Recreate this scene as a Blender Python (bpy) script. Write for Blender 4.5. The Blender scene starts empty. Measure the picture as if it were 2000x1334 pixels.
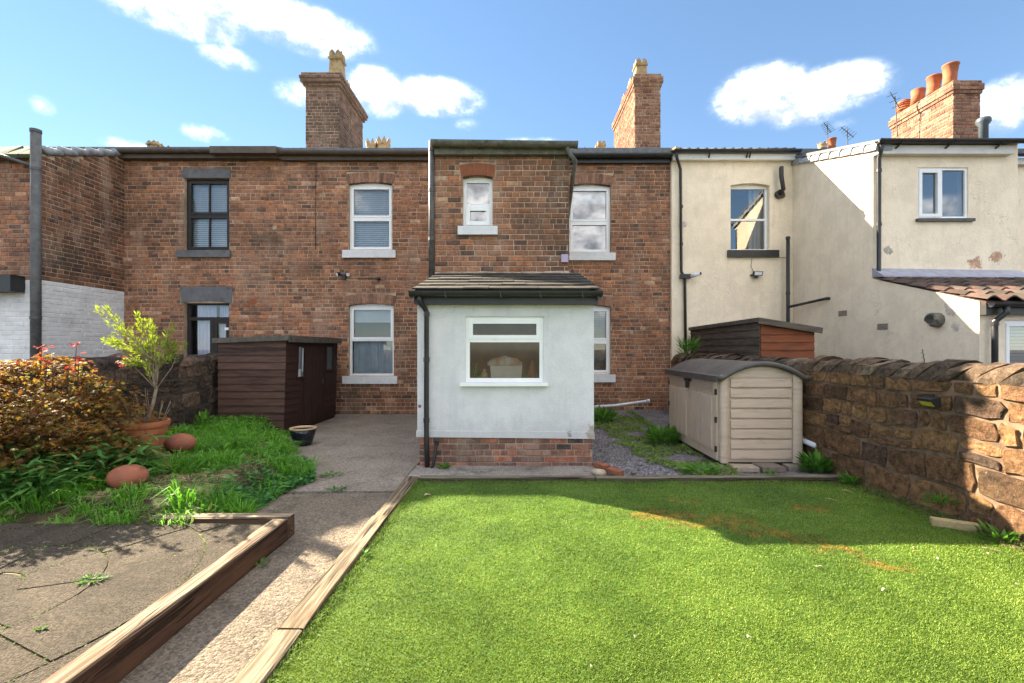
import bpy, math, random
import numpy as np
from mathutils import Vector, Matrix, noise as mnoise

random.seed(11)
RNG = np.random.default_rng(11)
S = bpy.context.scene
COL = S.collection
R = math.radians
EYE = 1.6
FOC = 889.0

# ------------------------------------------------------------------ camera
cd = bpy.data.cameras.new('camera')
cam = bpy.data.objects.new('camera', cd)
COL.objects.link(cam)
cam.location = (0, 0, EYE)
cam.rotation_euler = (R(90), 0, 0)
cd.sensor_fit = 'HORIZONTAL'
cd.sensor_width = 36
cd.lens = 36 * FOC / 2000
cd.shift_x = -0.0015
cd.shift_y = 0.0065
cd.clip_start = 0.05
cd.clip_end = 2000
S.camera = cam

# ------------------------------------------------------------------ light
SUN_DIR = Vector((1.48, -1.0, -1.07)).normalized()      # the way the light travels
ELEV = math.asin(-SUN_DIR.z)
AZ = math.atan2(-SUN_DIR.x, -SUN_DIR.y)               # from +Y towards +X
sd = bpy.data.lights.new('sun', 'SUN')
sd.energy = 2.7
sd.angle = R(0.5)
sd.color = (1.0, 0.87, 0.66)
sun = bpy.data.objects.new('sun', sd)
COL.objects.link(sun)
sun.location = (-12, 10, 14)
sun.rotation_euler = SUN_DIR.to_track_quat('-Z', 'Y').to_euler()

S.view_settings.view_transform = 'Standard'
S.view_settings.look = 'None'
S.view_settings.gamma = 1.0
S.view_settings.exposure = 3.42
S.view_settings.use_curve_mapping = False
S.render.engine = 'CYCLES'
S.cycles.use_denoising = True
S.cycles.use_adaptive_sampling = True
S.cycles.adaptive_threshold = 0.02
S.cycles.max_bounces = 6
S.cycles.diffuse_bounces = 3
S.cycles.glossy_bounces = 3
S.cycles.transmission_bounces = 4
S.cycles.transparent_max_bounces = 16
S.cycles.sample_clamp_indirect = 6


# ------------------------------------------------------------------ node helpers
def nd(nt, typ, props=None, ins=None):
    n = nt.nodes.new(typ)
    for k, v in (props or {}).items():
        setattr(n, k, v)
    for k, v in (ins or {}).items():
        if isinstance(v, bpy.types.NodeSocket):
            nt.links.new(v, n.inputs[k])
        else:
            n.inputs[k].default_value = v
    return n


def c4(c):
    return (c[0], c[1], c[2], 1.0)


def srgb(r, g, b):
    def f(x):
        x /= 255.0
        return x / 12.92 if x <= 0.04045 else ((x + 0.055) / 1.055) ** 2.4
    return (f(r), f(g), f(b))


def mixc(nt, fac, a, b, blend='MIX'):
    n = nd(nt, 'ShaderNodeMix', {'data_type': 'RGBA', 'blend_type': blend, 'clamp_factor': True})
    for idx, v in ((0, fac), (6, a), (7, b)):
        if isinstance(v, bpy.types.NodeSocket):
            nt.links.new(v, n.inputs[idx])
        elif idx == 0:
            n.inputs[0].default_value = v
        else:
            n.inputs[idx].default_value = c4(v)
    return n.outputs[2]


def math_(nt, op, a, b=None, c=None, clamp=False):
    n = nd(nt, 'ShaderNodeMath', {'operation': op, 'use_clamp': clamp})
    for i, v in enumerate((a, b, c)):
        if v is None:
            continue
        if isinstance(v, bpy.types.NodeSocket):
            nt.links.new(v, n.inputs[i])
        else:
            n.inputs[i].default_value = v
    return n.outputs[0]


def vmul(nt, v, s):
    n = nd(nt, 'ShaderNodeVectorMath', {'operation': 'MULTIPLY'})
    nt.links.new(v, n.inputs[0])
    n.inputs[1].default_value = s
    return n.outputs[0]


def noi(nt, vec, scale, detail=4.0, rough=0.6, dist=0.0):
    n = nd(nt, 'ShaderNodeTexNoise', {}, {'Vector': vec, 'Scale': scale, 'Detail': detail, 'Roughness': rough, 'Distortion': dist})
    return n.outputs['Fac']


def mapr(nt, v, a, b, c=0.0, d=1.0, smooth=True):
    n = nd(nt, 'ShaderNodeMapRange', {'interpolation_type': 'SMOOTHSTEP' if smooth else 'LINEAR'},
           {'Value': v, 'From Min': a, 'From Max': b, 'To Min': c, 'To Max': d})
    return n.outputs[0]


def ramp(nt, fac, stops, interp='LINEAR'):
    n = nd(nt, 'ShaderNodeValToRGB', {}, {'Fac': fac})
    cr = n.color_ramp
    cr.interpolation = interp
    while len(cr.elements) > 1:
        cr.elements.remove(cr.elements[-1])
    cr.elements[0].position = stops[0][0]
    cr.elements[0].color = c4(stops[0][1])
    for p, c in stops[1:]:
        e = cr.elements.new(p)
        e.color = c4(c)
    return n.outputs['Color']


def pos(nt):
    return nd(nt, 'ShaderNodeNewGeometry').outputs['Position']


def rnd(nt):
    g = nd(nt, 'ShaderNodeNewGeometry').outputs['Random Per Island']
    o = nd(nt, 'ShaderNodeObjectInfo').outputs['Random']
    return math_(nt, 'FRACT', math_(nt, 'ADD', g, o))


def newmat(name):
    m = bpy.data.materials.new(name)
    m.use_nodes = True
    m.node_tree.nodes.clear()
    return m, m.node_tree


def bump(nt, h, strength, dist=0.01):
    return nd(nt, 'ShaderNodeBump', {}, {'Height': h, 'Strength': strength, 'Distance': dist}).outputs['Normal']


def finish(m, nt, col, rough=0.85, normal=None, spec=0.25, metallic=0.0):
    b = nd(nt, 'ShaderNodeBsdfPrincipled', {}, {'Roughness': rough, 'Metallic': metallic, 'Specular IOR Level': spec})
    if isinstance(col, bpy.types.NodeSocket):
        nt.links.new(col, b.inputs['Base Color'])
    else:
        b.inputs['Base Color'].default_value = c4(col)
    if normal is not None:
        nt.links.new(normal, b.inputs['Normal'])
    o = nd(nt, 'ShaderNodeOutputMaterial')
    nt.links.new(b.outputs[0], o.inputs['Surface'])
    return m


MATS = {}


def simple(name, col, col2=None, scale=6.0, rough=0.8, bs=0.15, bscale=60.0, bd=0.004, var=0.0, spec=0.25, stretch=(1, 1, 1),
           metallic=0.0, dirt=None, dscale=1.5, dlo=0.5, dhi=0.75):
    m, nt = newmat(name)
    p = vmul(nt, pos(nt), stretch)
    if col2 is None:
        col2 = tuple(c * 0.75 for c in col)
    f = mapr(nt, noi(nt, p, scale, 6), 0.3, 0.7)
    c = mixc(nt, f, col, col2)
    if dirt is not None:
        df = mapr(nt, noi(nt, p, dscale, 7, 0.65), dlo, dhi)
        c = mixc(nt, df, c, dirt)
    if var > 0:
        r = rnd(nt)
        v = mapr(nt, r, 0, 1, 1 - var, 1 + var, False)
        hs = nd(nt, 'ShaderNodeHueSaturation', {}, {'Color': c, 'Value': v})
        c = hs.outputs[0]
    nrm = bump(nt, noi(nt, p, bscale, 3), bs, bd) if bs > 0 else None
    MATS[name] = finish(m, nt, c, rough, nrm, spec, metallic)
    return m


# ------------------------------------------------------------------ world: Nishita sky with fair-weather clouds
world = bpy.data.worlds.new('World')
S.world = world
world.use_nodes = True
world.cycles.sampling_method = 'MANUAL'
world.cycles.sample_map_resolution = 256
wt = world.node_tree
wt.nodes.clear()
sky = nd(wt, 'ShaderNodeTexSky', {'sky_type': 'NISHITA', 'sun_disc': False, 'sun_elevation': ELEV, 'sun_rotation': AZ,
                                  'air_density': 1.0, 'dust_density': 0.0, 'ozone_density': 2.5, 'altitude': 1500.0})
wdir = nd(wt, 'ShaderNodeTexCoord').outputs['Generated']


def az_el(px, py):
    v = Vector(((px - 1003) / FOC, 1.0, -(py - 680) / FOC)).normalized()
    return math.atan2(v.x, v.y), math.asin(v.z)


wsep = nd(wt, 'ShaderNodeSeparateXYZ', {}, {0: wdir})
w_az = math_(wt, 'ARCTAN2', wsep.outputs[0], wsep.outputs[1])
w_el = math_(wt, 'ARCSINE', wsep.outputs[2])
wvec = nd(wt, 'ShaderNodeCombineXYZ', {}, {0: w_az, 1: w_el}).outputs[0]
wn1 = noi(wt, nd(wt, 'ShaderNodeVectorMath', {'operation': 'ADD'}, {0: vmul(wt, wdir, (1, 1, 1.6)), 1: (3.7, 1.3, 5.1)}).outputs[0], 7.0, 5, 0.62)
wn2 = noi(wt, vmul(wt, wdir, (1, 1, 1.3)), 26.0, 5, 0.65)
wn = math_(wt, 'ADD', math_(wt, 'MULTIPLY', wn1, 0.62), math_(wt, 'MULTIPLY', wn2, 0.38))
CLOUDS = [  # px, py, half width, half height, strength
    (340, 20, 160, 44, .88), (560, 48, 180, 42, .92), (448, 113, 70, 24, .78),
    (735, 180, 70, 42, .95), (850, 190, 105, 34, .9), (585, 186, 70, 34, .62),
    (1480, 183, 90, 48, 1.0), (1600, 188, 120, 46, 1.0),
    (1968, 205, 62, 52, 1.0), (400, 262, 60, 24, .7), (80, 205, 42, 32, .5), (250, 287, 60, 20, .7),
    (910, 243, 45, 18, .5), (1030, 278, 90, 14, .6), (1650, 240, 60, 20, .5)]
BLOBS = []
for px, py, w, h, s in CLOUDS:
    a, e = az_el(px, py)
    BLOBS.append((a, e, w / FOC * math.cos(a) ** 1.3, h / FOC * math.cos(a), s))
best = dens = None
for a, e, w, h, s in BLOBS:
    m_ = nd(wt, 'ShaderNodeVectorMath', {'operation': 'MULTIPLY_ADD'}, {0: wvec})
    m_.inputs[1].default_value = (1 / w, 1 / h, 0)
    m_.inputs[2].default_value = (-a / w, -e / h, 0)
    q = nd(wt, 'ShaderNodeVectorMath', {'operation': 'DOT_PRODUCT'}, {0: m_.outputs[0], 1: m_.outputs[0]}).outputs['Value']
    val = math_(wt, 'MULTIPLY_ADD', q, -0.62, s, True)
    bs_ = nd(wt, 'ShaderNodeSeparateXYZ', {}, {0: m_.outputs[0]}).outputs[1]
    best = math_(wt, 'MULTIPLY', bs_, val) if best is None else math_(wt, 'MULTIPLY_ADD', bs_, val, best)
    dens = val if dens is None else math_(wt, 'MAXIMUM', dens, val)
# bright broken cloud added in the unseen sky to lift the fill light
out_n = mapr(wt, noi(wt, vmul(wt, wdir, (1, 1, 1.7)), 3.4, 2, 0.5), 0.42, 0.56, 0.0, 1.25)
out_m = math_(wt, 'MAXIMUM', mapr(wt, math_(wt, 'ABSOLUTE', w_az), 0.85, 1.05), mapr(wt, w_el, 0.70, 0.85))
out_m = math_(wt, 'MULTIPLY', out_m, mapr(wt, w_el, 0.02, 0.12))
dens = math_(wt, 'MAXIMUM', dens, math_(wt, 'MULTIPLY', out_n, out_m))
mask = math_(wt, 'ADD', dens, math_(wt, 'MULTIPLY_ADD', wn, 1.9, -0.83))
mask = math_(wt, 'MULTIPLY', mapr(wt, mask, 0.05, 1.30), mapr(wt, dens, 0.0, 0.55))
shade = math_(wt, 'ADD', math_(wt, 'MULTIPLY', best, 0.9), math_(wt, 'MULTIPLY_ADD', wn2, 2.2, -1.0))
ccol = mixc(wt, mapr(wt, shade, -0.45, 0.95), (1.85, 1.98, 2.3), (11.5, 11.2, 10.9))
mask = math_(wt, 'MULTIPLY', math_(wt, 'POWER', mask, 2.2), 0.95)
skg = nd(wt, 'ShaderNodeGamma', {}, {'Color': sky.outputs[0], 'Gamma': 0.7})
hs = nd(wt, 'ShaderNodeHueSaturation', {}, {'Color': skg.outputs[0], 'Saturation': 1.2, 'Value': 0.76})
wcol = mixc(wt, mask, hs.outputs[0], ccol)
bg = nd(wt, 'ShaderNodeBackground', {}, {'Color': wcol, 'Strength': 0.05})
wo = nd(wt, 'ShaderNodeOutputWorld')
wt.links.new(bg.outputs[0], wo.inputs['Surface'])


# ------------------------------------------------------------------ mesh helpers
def wx(px, d):
    return (px - 1003) * d / FOC


def wz(py, d):
    return EYE - (py - 680) * d / FOC


class Fr:
    """wall frame: a along the wall, z up, p out of the wall"""
    def __init__(s, o, u):
        s.o = Vector(o)
        s.u = Vector(u).normalized()
        s.n = s.u.cross(Vector((0, 0, 1)))

    def pt(s, a, z, p=0.0):
        return s.o + s.u * a + s.n * p + Vector((0, 0, z))


class MB:
    def __init__(s):
        s.v = []
        s.f = []

    def add(s, vs, fs):
        b = len(s.v)
        s.v.extend([tuple(q) for q in vs])
        s.f.extend([tuple(i + b for i in f) for f in fs])

    def hexa(s, v8):
        s.add(v8, [(0, 3, 2, 1), (4, 5, 6, 7), (0, 1, 5, 4), (1, 2, 6, 5), (2, 3, 7, 6), (3, 0, 4, 7)])

    def fbox(s, F, a0, a1, z0, z1, p0, p1):
        s.hexa([F.pt(a0, z0, p0), F.pt(a1, z0, p0), F.pt(a1, z1, p0), F.pt(a0, z1, p0),
                F.pt(a0, z0, p1), F.pt(a1, z0, p1), F.pt(a1, z1, p1), F.pt(a0, z1, p1)])
        return s

    def box(s, x0, x1, y0, y1, z0, z1):
        s.hexa([(x0, y0, z0), (x1, y0, z0), (x1, y1, z0), (x0, y1, z0), (x0, y0, z1), (x1, y0, z1), (x1, y1, z1), (x0, y1, z1)])
        return s

    def bar(s, p, q, w, h, up=(0, 0, 1)):
        p = Vector(p); q = Vector(q)
        d = (q - p).normalized()
        r = d.cross(Vector(up))
        if r.length < 1e-4:
            r = d.cross(Vector((1, 0, 0)))
        r.normalize()
        t = r.cross(d).normalized()
        r *= w / 2; t *= h / 2
        s.hexa([p - r - t, p + r - t, q + r - t, q - r - t, p - r + t, p + r + t, q + r + t, q - r + t])
        return s

    def tube(s, path, r, seg=10, r2=None, caps=True):
        path = [Vector(p) for p in path]
        n = len(path)
        rings = []
        t0 = (path[1] - path[0]).normalized()
        ref = Vector((0, 0, 1)) if abs(t0.z) < 0.9 else Vector((1, 0, 0))
        nrm = t0.cross(ref).normalized()
        for i, p in enumerate(path):
            if i == 0:
                t = t0
            elif i == n - 1:
                t = (path[i] - path[i - 1]).normalized()
            else:
                t = ((path[i + 1] - path[i]).normalized() + (path[i] - path[i - 1]).normalized()).normalized()
            nrm = (nrm - t * nrm.dot(t)).normalized()
            bn = t.cross(nrm)
            rr = r if r2 is None else r + (r2 - r) * i / (n - 1)
            rings.append([p + (nrm * math.cos(k * math.tau / seg) + bn * math.sin(k * math.tau / seg)) * rr for k in range(seg)])
        vs = [q for ring in rings for q in ring]
        fs = []
        for i in range(n - 1):
            for k in range(seg):
                k2 = (k + 1) % seg
                fs.append((i * seg + k, i * seg + k2, (i + 1) * seg + k2, (i + 1) * seg + k))
        if caps:
            fs.append(tuple(reversed(range(seg))))
            fs.append(tuple((n - 1) * seg + k for k in range(seg)))
        s.add(vs, fs)
        return s

    def lathe(s, c, prof, seg=24, sx=1.0, sy=1.0):
        c = Vector(c)
        vs = []
        fs = []
        for r, z in prof:
            for k in range(seg):
                a = k * math.tau / seg
                vs.append(c + Vector((math.cos(a) * r * sx, math.sin(a) * r * sy, z)))
        for i in range(len(prof) - 1):
            for k in range(seg):
                k2 = (k + 1) % seg
                fs.append((i * seg + k, i * seg + k2, (i + 1) * seg + k2, (i + 1) * seg + k))
        if prof[0][0] > 1e-4:
            fs.append(tuple(reversed(range(seg))))
        if prof[-1][0] > 1e-4:
            b = (len(prof) - 1) * seg
            fs.append(tuple(b + k for k in range(seg)))
        s.add(vs, fs)
        return s

    def prism(s, F, poly, p0, p1):
        n = len(poly)
        vs = [F.pt(a, z, p0) for a, z in poly] + [F.pt(a, z, p1) for a, z in poly]
        fs = [tuple(reversed(range(n))), tuple(range(n, 2 * n))]
        for i in range(n):
            j = (i + 1) % n
            fs.append((i, j, n + j, n + i))
        s.add(vs, fs)
        return s

    def slab(s, poly, z0, z1):
        """horizontal polygon (ccw) extruded from z0 to z1"""
        n = len(poly)
        vs = [(x, y, z0) for x, y in poly] + [(x, y, z1) for x, y in poly]
        fs = [tuple(reversed(range(n))), tuple(range(n, 2 * n))]
        for i in range(n):
            j = (i + 1) % n
            fs.append((i, j, n + j, n + i))
        s.add(vs, fs)
        return s

    def build(s, name, mat, parent=None, smooth=False, kind=None):
        me = bpy.data.meshes.new(name)
        me.from_pydata(s.v, [], s.f)
        me.update()
        return mkobj(name, me, mat, parent, smooth, kind)


def mkobj(name, me, mat, parent=None, smooth=False, kind=None):
    if mat is not None and not me.materials:
        me.materials.append(MATS[mat] if isinstance(mat, str) else mat)
    if smooth:
        me.polygons.foreach_set('use_smooth', [True] * len(me.polygons))
    o = bpy.data.objects.new(name, me)
    COL.objects.link(o)
    if parent is not None:
        o.parent = parent
        if parent.type == 'EMPTY':
            o.matrix_parent_inverse = Matrix.Translation(-Vector(parent.location))
    if kind:
        o['kind'] = kind
    return o


def tag(o, label, cat=None, group=None, kind=None):
    o['label'] = label
    if cat:
        o['category'] = cat
    if group:
        o['group'] = group
    if kind:
        o['kind'] = kind
    return o


def thing(name, label, cat, loc=(0, 0, 0), group=None):
    o = bpy.data.objects.new(name, None)
    COL.objects.link(o)
    o.location = loc
    o.empty_display_size = 0.2
    return tag(o, label, cat, group)


def np_mesh(name, verts, faces, mat, parent=None, kind=None, smooth=False):
    """verts (N,3), faces (M,k) arrays"""
    me = bpy.data.meshes.new(name)
    verts = np.asarray(verts, dtype=np.float32)
    faces = np.asarray(faces, dtype=np.int32)
    k = faces.shape[1]
    me.vertices.add(len(verts))
    me.vertices.foreach_set('co', verts.ravel())
    me.loops.add(faces.size)
    me.loops.foreach_set('vertex_index', faces.ravel())
    me.polygons.add(len(faces))
    me.polygons.foreach_set('loop_start', np.arange(0, faces.size, k, dtype=np.int32))
    me.polygons.foreach_set('loop_total', np.full(len(faces), k, dtype=np.int32))
    me.update(calc_edges=True)
    me.validate()
    return mkobj(name, me, mat, parent, smooth, kind)


def unit(v):
    return v / np.maximum(np.linalg.norm(v, axis=1, keepdims=True), 1e-9)


def leaves(base, d, nrm, L, W, bend=0.0):
    """lance leaves as 2 quads each (6 verts): base (n,3), direction d, normal nrm, arrays L, W"""
    n = len(base)
    d = unit(d)
    side = unit(np.cross(d, nrm))
    up = np.cross(side, d)
    L = np.broadcast_to(L, (n,))[:, None]
    W = np.broadcast_to(W, (n,))[:, None]
    v = np.empty((n, 6, 3))
    v[:, 0] = base - side * W * 0.12
    v[:, 1] = base + side * W * 0.12
    v[:, 2] = base + d * L * 0.45 + side * W * 0.5 + up * L * bend * 0.4
    v[:, 3] = base + d * L * 0.45 - side * W * 0.5 + up * L * bend * 0.4
    v[:, 4] = base + d * L + side * W * 0.05
    v[:, 5] = base + d * L - side * W * 0.05
    b = (np.arange(n) * 6)[:, None]
    f = np.concatenate([b + np.array([[0, 1, 2, 3]]), b + np.array([[3, 2, 4, 5]])], axis=0)
    return v.reshape(-1, 3), f


def blades(base, H, W, lean, lean_dir=None, curl=1.0):
    """grass blades, 5 verts -> quad + degenerate quad tip kept as quads"""
    n = len(base)
    ang = RNG.uniform(0, math.tau, n)
    side = np.stack([np.cos(ang), np.sin(ang), np.zeros(n)], 1)
    la = RNG.uniform(0, math.tau, n)
    ld = np.stack([np.cos(la), np.sin(la), np.zeros(n)], 1)
    if lean_dir is not None:
        ld = unit(ld + np.array(lean_dir))
    H = np.broadcast_to(H, (n,))[:, None]
    W = np.broadcast_to(W, (n,))[:, None]
    lean = np.broadcast_to(lean, (n,))[:, None]
    up = np.array([[0, 0, 1.0]])
    mid = base + up * H * 0.6 + ld * H * lean * 0.35
    tip = base + up * H * (1 - 0.25 * lean * curl) + ld * H * lean
    v = np.empty((n, 6, 3))
    v[:, 0] = base - side * W * 0.5
    v[:, 1] = base + side * W * 0.5
    v[:, 2] = mid + side * W * 0.4
    v[:, 3] = mid - side * W * 0.4
    v[:, 4] = tip + side * W * 0.06
    v[:, 5] = tip - side * W * 0.06
    b = (np.arange(n) * 6)[:, None]
    f = np.concatenate([b + np.array([[0, 1, 2, 3]]), b + np.array([[3, 2, 4, 5]])], axis=0)
    return v.reshape(-1, 3), f


def nz(x, y, z=0.0, s=1.0):
    return mnoise.noise(Vector((x * s, y * s, z * s)))

# ------------------------------------------------------------------ materials
def brick_mat(name, stops, soot=0.5, moss=0.15, pale=0.25):
    m, nt = newmat(name)
    P = pos(nt)
    r = rnd(nt)
    col = ramp(nt, r, stops)
    big = noi(nt, P, 0.55, 5, 0.6)
    hsv = nd(nt, 'ShaderNodeHueSaturation', {}, {'Color': col, 'Value': mapr(nt, noi(nt, P, 13, 8, 0.8), 0.36, 0.64, 0.55, 1.42, False)})
    col = hsv.outputs[0]
    fine = noi(nt, P, 55, 4, 0.7)
    col = mixc(nt, mapr(nt, fine, 0.52, 0.75, 0, 0.6), col, (0.46, 0.31, 0.22))
    col = mixc(nt, mapr(nt, noi(nt, P, 34, 5, 0.75), 0.46, 0.3, 0, 0.7), col, (0.05, 0.028, 0.022))
    sf = math_(nt, 'MULTIPLY', mapr(nt, big, 0.45, 0.7), soot)
    col = mixc(nt, sf, col, (0.055, 0.042, 0.036))
    wx_ = noi(nt, vmul(nt, P, (1.6, 1.6, .5)), 1.4, 7, 0.7)
    col = mixc(nt, mapr(nt, wx_, 0.50, 0.66, 0, 0.45), col, (0.38, 0.27, 0.20))
    col = mixc(nt, mapr(nt, wx_, 0.46, 0.34, 0, 0.5), col, (0.10, 0.065, 0.05))
    mf = math_(nt, 'MULTIPLY', mapr(nt, noi(nt, P, 1.1, 6, 0.65), 0.55, 0.72), moss)
    col = mixc(nt, mf, col, (0.07, 0.075, 0.04))
    pf = math_(nt, 'MULTIPLY', mapr(nt, noi(nt, P, 2.6, 8, 0.75), 0.58, 0.72), pale)
    col = mixc(nt, pf, col, (0.42, 0.34, 0.28))
    h = math_(nt, 'ADD', noi(nt, P, 70, 4, 0.7), math_(nt, 'MULTIPLY', noi(nt, P, 18, 3), 0.8))
    MATS[name] = finish(m, nt, col, 0.92, bump(nt, h, 0.55, 0.006), 0.15)


BR = [(0.0, (0.10, 0.064, 0.056)), (0.09, (0.18, 0.096, 0.074)), (0.2, (0.235, 0.116, 0.080)), (0.5, (0.275, 0.134, 0.088)), (0.78, (0.32, 0.160, 0.104)),
      (0.90, (0.36, 0.162, 0.092)), (0.94, (0.43, 0.18, 0.088)), (1.0, (0.46, 0.33, 0.255))]
BR = [(p, (c[0] * 1.14, c[1] * 1.06, c[2] * 0.92)) for p, c in BR]
brick_mat('brick', BR, 0.45, 0.2, 0.32)
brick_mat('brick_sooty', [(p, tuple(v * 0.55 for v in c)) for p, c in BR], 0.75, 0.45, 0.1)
brick_mat('brick_dark', [(p, tuple(v * 0.78 for v in c)) for p, c in BR], 0.6, 0.35, 0.15)
brick_mat('brick_clean', [(0.0, (0.1462, 0.0645, 0.0473)), (0.3, (0.2322, 0.1032, 0.0645)), (0.6, (0.2924, 0.1376, 0.0817)), (1.0, (0.344, 0.1892, 0.1204))], 0.35, 0.2, 0.3)
brick_mat('brick_soot', [(0.0, (0.12, 0.08, 0.06)), (0.5, (0.20, 0.125, 0.09)), (1.0, (0.29, 0.165, 0.115))], 0.4, 0.55, 0.2)
brick_mat('brick_plinth', [(0.0, (0.07, 0.05, 0.048)), (0.2, (0.17, 0.085, 0.065)), (0.6, (0.26, 0.115, 0.08)), (0.9, (0.36, 0.13, 0.075)), (1.0, (0.30, 0.19, 0.15))], 0.3, 0.25, 0.85)
simple('mortar', (0.58, 0.44, 0.31), (0.28, 0.205, 0.14), 2.2, 0.95, 0.4, 90)
simple('mortar_pale', (0.40, 0.33, 0.25), (0.2, 0.155, 0.12), 2.2, 0.95, 0.4, 90)
simple('painted_brick', (0.72, 0.72, 0.70), (0.62, 0.62, 0.61), 5.0, 0.75, 0.35, 45, 0.006, var=0.05, dirt=(0.36, 0.35, 0.32), dlo=0.55, dhi=0.8)
simple('arch_brick', (0.32, 0.175, 0.115), (0.19, 0.10, 0.07), 12, 0.9, 0.4, 60, var=0.35)
simple('air_brick', (0.30, 0.10, 0.05), (0.22, 0.08, 0.04), 12, 0.9, 0.3, 60)
simple('upvc', (0.88, 0.88, 0.87), (0.83, 0.83, 0.82), 3, 0.35, 0.0, spec=0.4, dirt=(0.60, 0.59, 0.55), dscale=6, dlo=0.6, dhi=0.9)
simple('sill_paint', (0.72, 0.73, 0.73), (0.62, 0.63, 0.63), 7, 0.7, 0.2, 60, dirt=(0.34, 0.34, 0.33), dscale=5, dlo=0.6, dhi=0.85)
simple('sill_lilac', (0.46, 0.40, 0.52), (0.38, 0.33, 0.44), 7, 0.7, 0.2, 60)
simple('grey_stone_paint', (0.16, 0.16, 0.165), (0.12, 0.12, 0.125), 6, 0.75, 0.25, 50, dirt=(0.07, 0.065, 0.06), dscale=4)
simple('dark_timber', (0.030, 0.022, 0.018), (0.018, 0.014, 0.012), 12, 0.45, 0.15, 60, spec=0.4)
simple('black_plastic', (0.020, 0.020, 0.021), (0.030, 0.030, 0.030), 5, 0.38, 0.05, 40, spec=0.45, dirt=(0.075, 0.07, 0.06), dscale=8, dlo=0.6, dhi=0.8)
simple('cast_iron', (0.10, 0.10, 0.095), (0.055, 0.055, 0.055), 9, 0.55, 0.3, 70, spec=0.4, dirt=(0.13, 0.125, 0.11), dscale=7, dlo=0.55, dhi=0.8)
simple('gutter_brown', (0.13, 0.10, 0.08), (0.085, 0.068, 0.055), 7, 0.65, 0.2, 60, dirt=(0.09, 0.08, 0.05), dscale=4)
simple('gutter_grey', (0.20, 0.19, 0.155), (0.12, 0.115, 0.095), 9, 0.8, 0.3, 80, dirt=(0.05, 0.05, 0.04), dscale=6)
simple('fascia_white', (0.70, 0.68, 0.63), (0.6, 0.58, 0.54), 3, 0.5, 0.0, dirt=(0.42, 0.38, 0.32), dscale=5, dlo=0.55, dhi=0.85)
simple('slate', (0.14, 0.15, 0.165), (0.09, 0.095, 0.105), 9, 0.65, 0.3, 60, var=0.2, dirt=(0.16, 0.15, 0.09), dscale=7)
simple('ridge_tile', (0.30, 0.32, 0.34), (0.2, 0.21, 0.22), 9, 0.7, 0.3, 60, var=0.18, dirt=(0.12, 0.13, 0.10), dscale=5)
simple('mossy_tile', (0.11, 0.12, 0.10), (0.06, 0.07, 0.05), 7, 0.9, 0.6, 40, var=0.2, dirt=(0.08, 0.11, 0.03), dscale=6, dlo=0.4, dhi=0.6)
simple('flat_tile', (0.050, 0.042, 0.036), (0.028, 0.024, 0.021), 7, 0.85, 0.5, 60, var=0.25, dirt=(0.075, 0.07, 0.04), dscale=5, dlo=0.5, dhi=0.7)
simple('pantile', (0.13, 0.072, 0.055), (0.07, 0.043, 0.036), 6, 0.85, 0.5, 60, var=0.3, dirt=(0.06, 0.05, 0.04), dscale=3, dlo=0.4, dhi=0.62)
simple('lead', (0.36, 0.36, 0.42), (0.27, 0.26, 0.31), 6, 0.55, 0.2, 30, dirt=(0.17, 0.10, 0.08), dscale=5, dlo=0.6, dhi=0.75)
simple('terracotta_pot', (0.42, 0.14, 0.06), (0.30, 0.10, 0.05), 9, 0.8, 0.2, 60, var=0.15, dirt=(0.12, 0.06, 0.04), dscale=7, dlo=0.6, dhi=0.8)
simple('buff_pot', (0.42, 0.31, 0.165), (0.30, 0.21, 0.11), 7, 0.85, 0.3, 60, var=0.12, dirt=(0.10, 0.08, 0.05), dscale=4, dlo=0.52, dhi=0.7)
simple('planter', (0.36, 0.12, 0.055), (0.30, 0.10, 0.045), 6, 0.7, 0.15, 50, dirt=(0.20, 0.09, 0.05), dscale=5)
simple('terracotta_ball', (0.33, 0.115, 0.065), (0.25, 0.085, 0.05), 8, 0.85, 0.35, 70, dirt=(0.18, 0.10, 0.075), dscale=7)
simple('soil', (0.055, 0.040, 0.028), (0.03, 0.022, 0.016), 14, 1.0, 0.9, 40, 0.02)
simple('straw_soil', (0.10, 0.075, 0.04), (0.045, 0.033, 0.022), 9, 1.0, 0.9, 60, 0.02, dirt=(0.34, 0.27, 0.14), dscale=2.6, dlo=0.5, dhi=0.62)
simple('roof_felt', (0.14, 0.125, 0.105), (0.075, 0.068, 0.058), 9, 0.95, 0.6, 120, dirt=(0.11, 0.11, 0.07), dscale=5)
simple('shed_brown', (0.115, 0.060, 0.043), (0.075, 0.040, 0.030), 4, 0.75, 0.45, 30, 0.006, var=0.14, stretch=(1, 1, 7), dirt=(0.030, 0.019, 0.015), dscale=0.8, dlo=0.5, dhi=0.7)
simple('shed_door', (0.052, 0.025, 0.018), (0.034, 0.017, 0.013), 5, 0.75, 0.45, 30, 0.006, var=0.14, stretch=(5, 5, 1), dirt=(0.1, 0.05, 0.03), dscale=3, dlo=0.68, dhi=0.8)
simple('shed_weathered', (0.135, 0.105, 0.080), (0.08, 0.062, 0.048), 4, 0.85, 0.5, 30, 0.006, var=0.15, stretch=(1, 1, 7), dirt=(0.05, 0.05, 0.03), dscale=1.6)
simple('shed_red', (0.22, 0.065, 0.022), (0.15, 0.045, 0.018), 4, 0.7, 0.4, 30, 0.006, var=0.12, stretch=(1, 1, 7), dirt=(0.09, 0.035, 0.02), dscale=1.8)
simple('resin_tan', (0.57, 0.445, 0.345), (0.51, 0.395, 0.305), 5, 0.6, 0.35, 30, 0.004, stretch=(1, 1, 6), dirt=(0.30, 0.25, 0.18), dscale=2.5, dlo=0.55, dhi=0.8)
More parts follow.
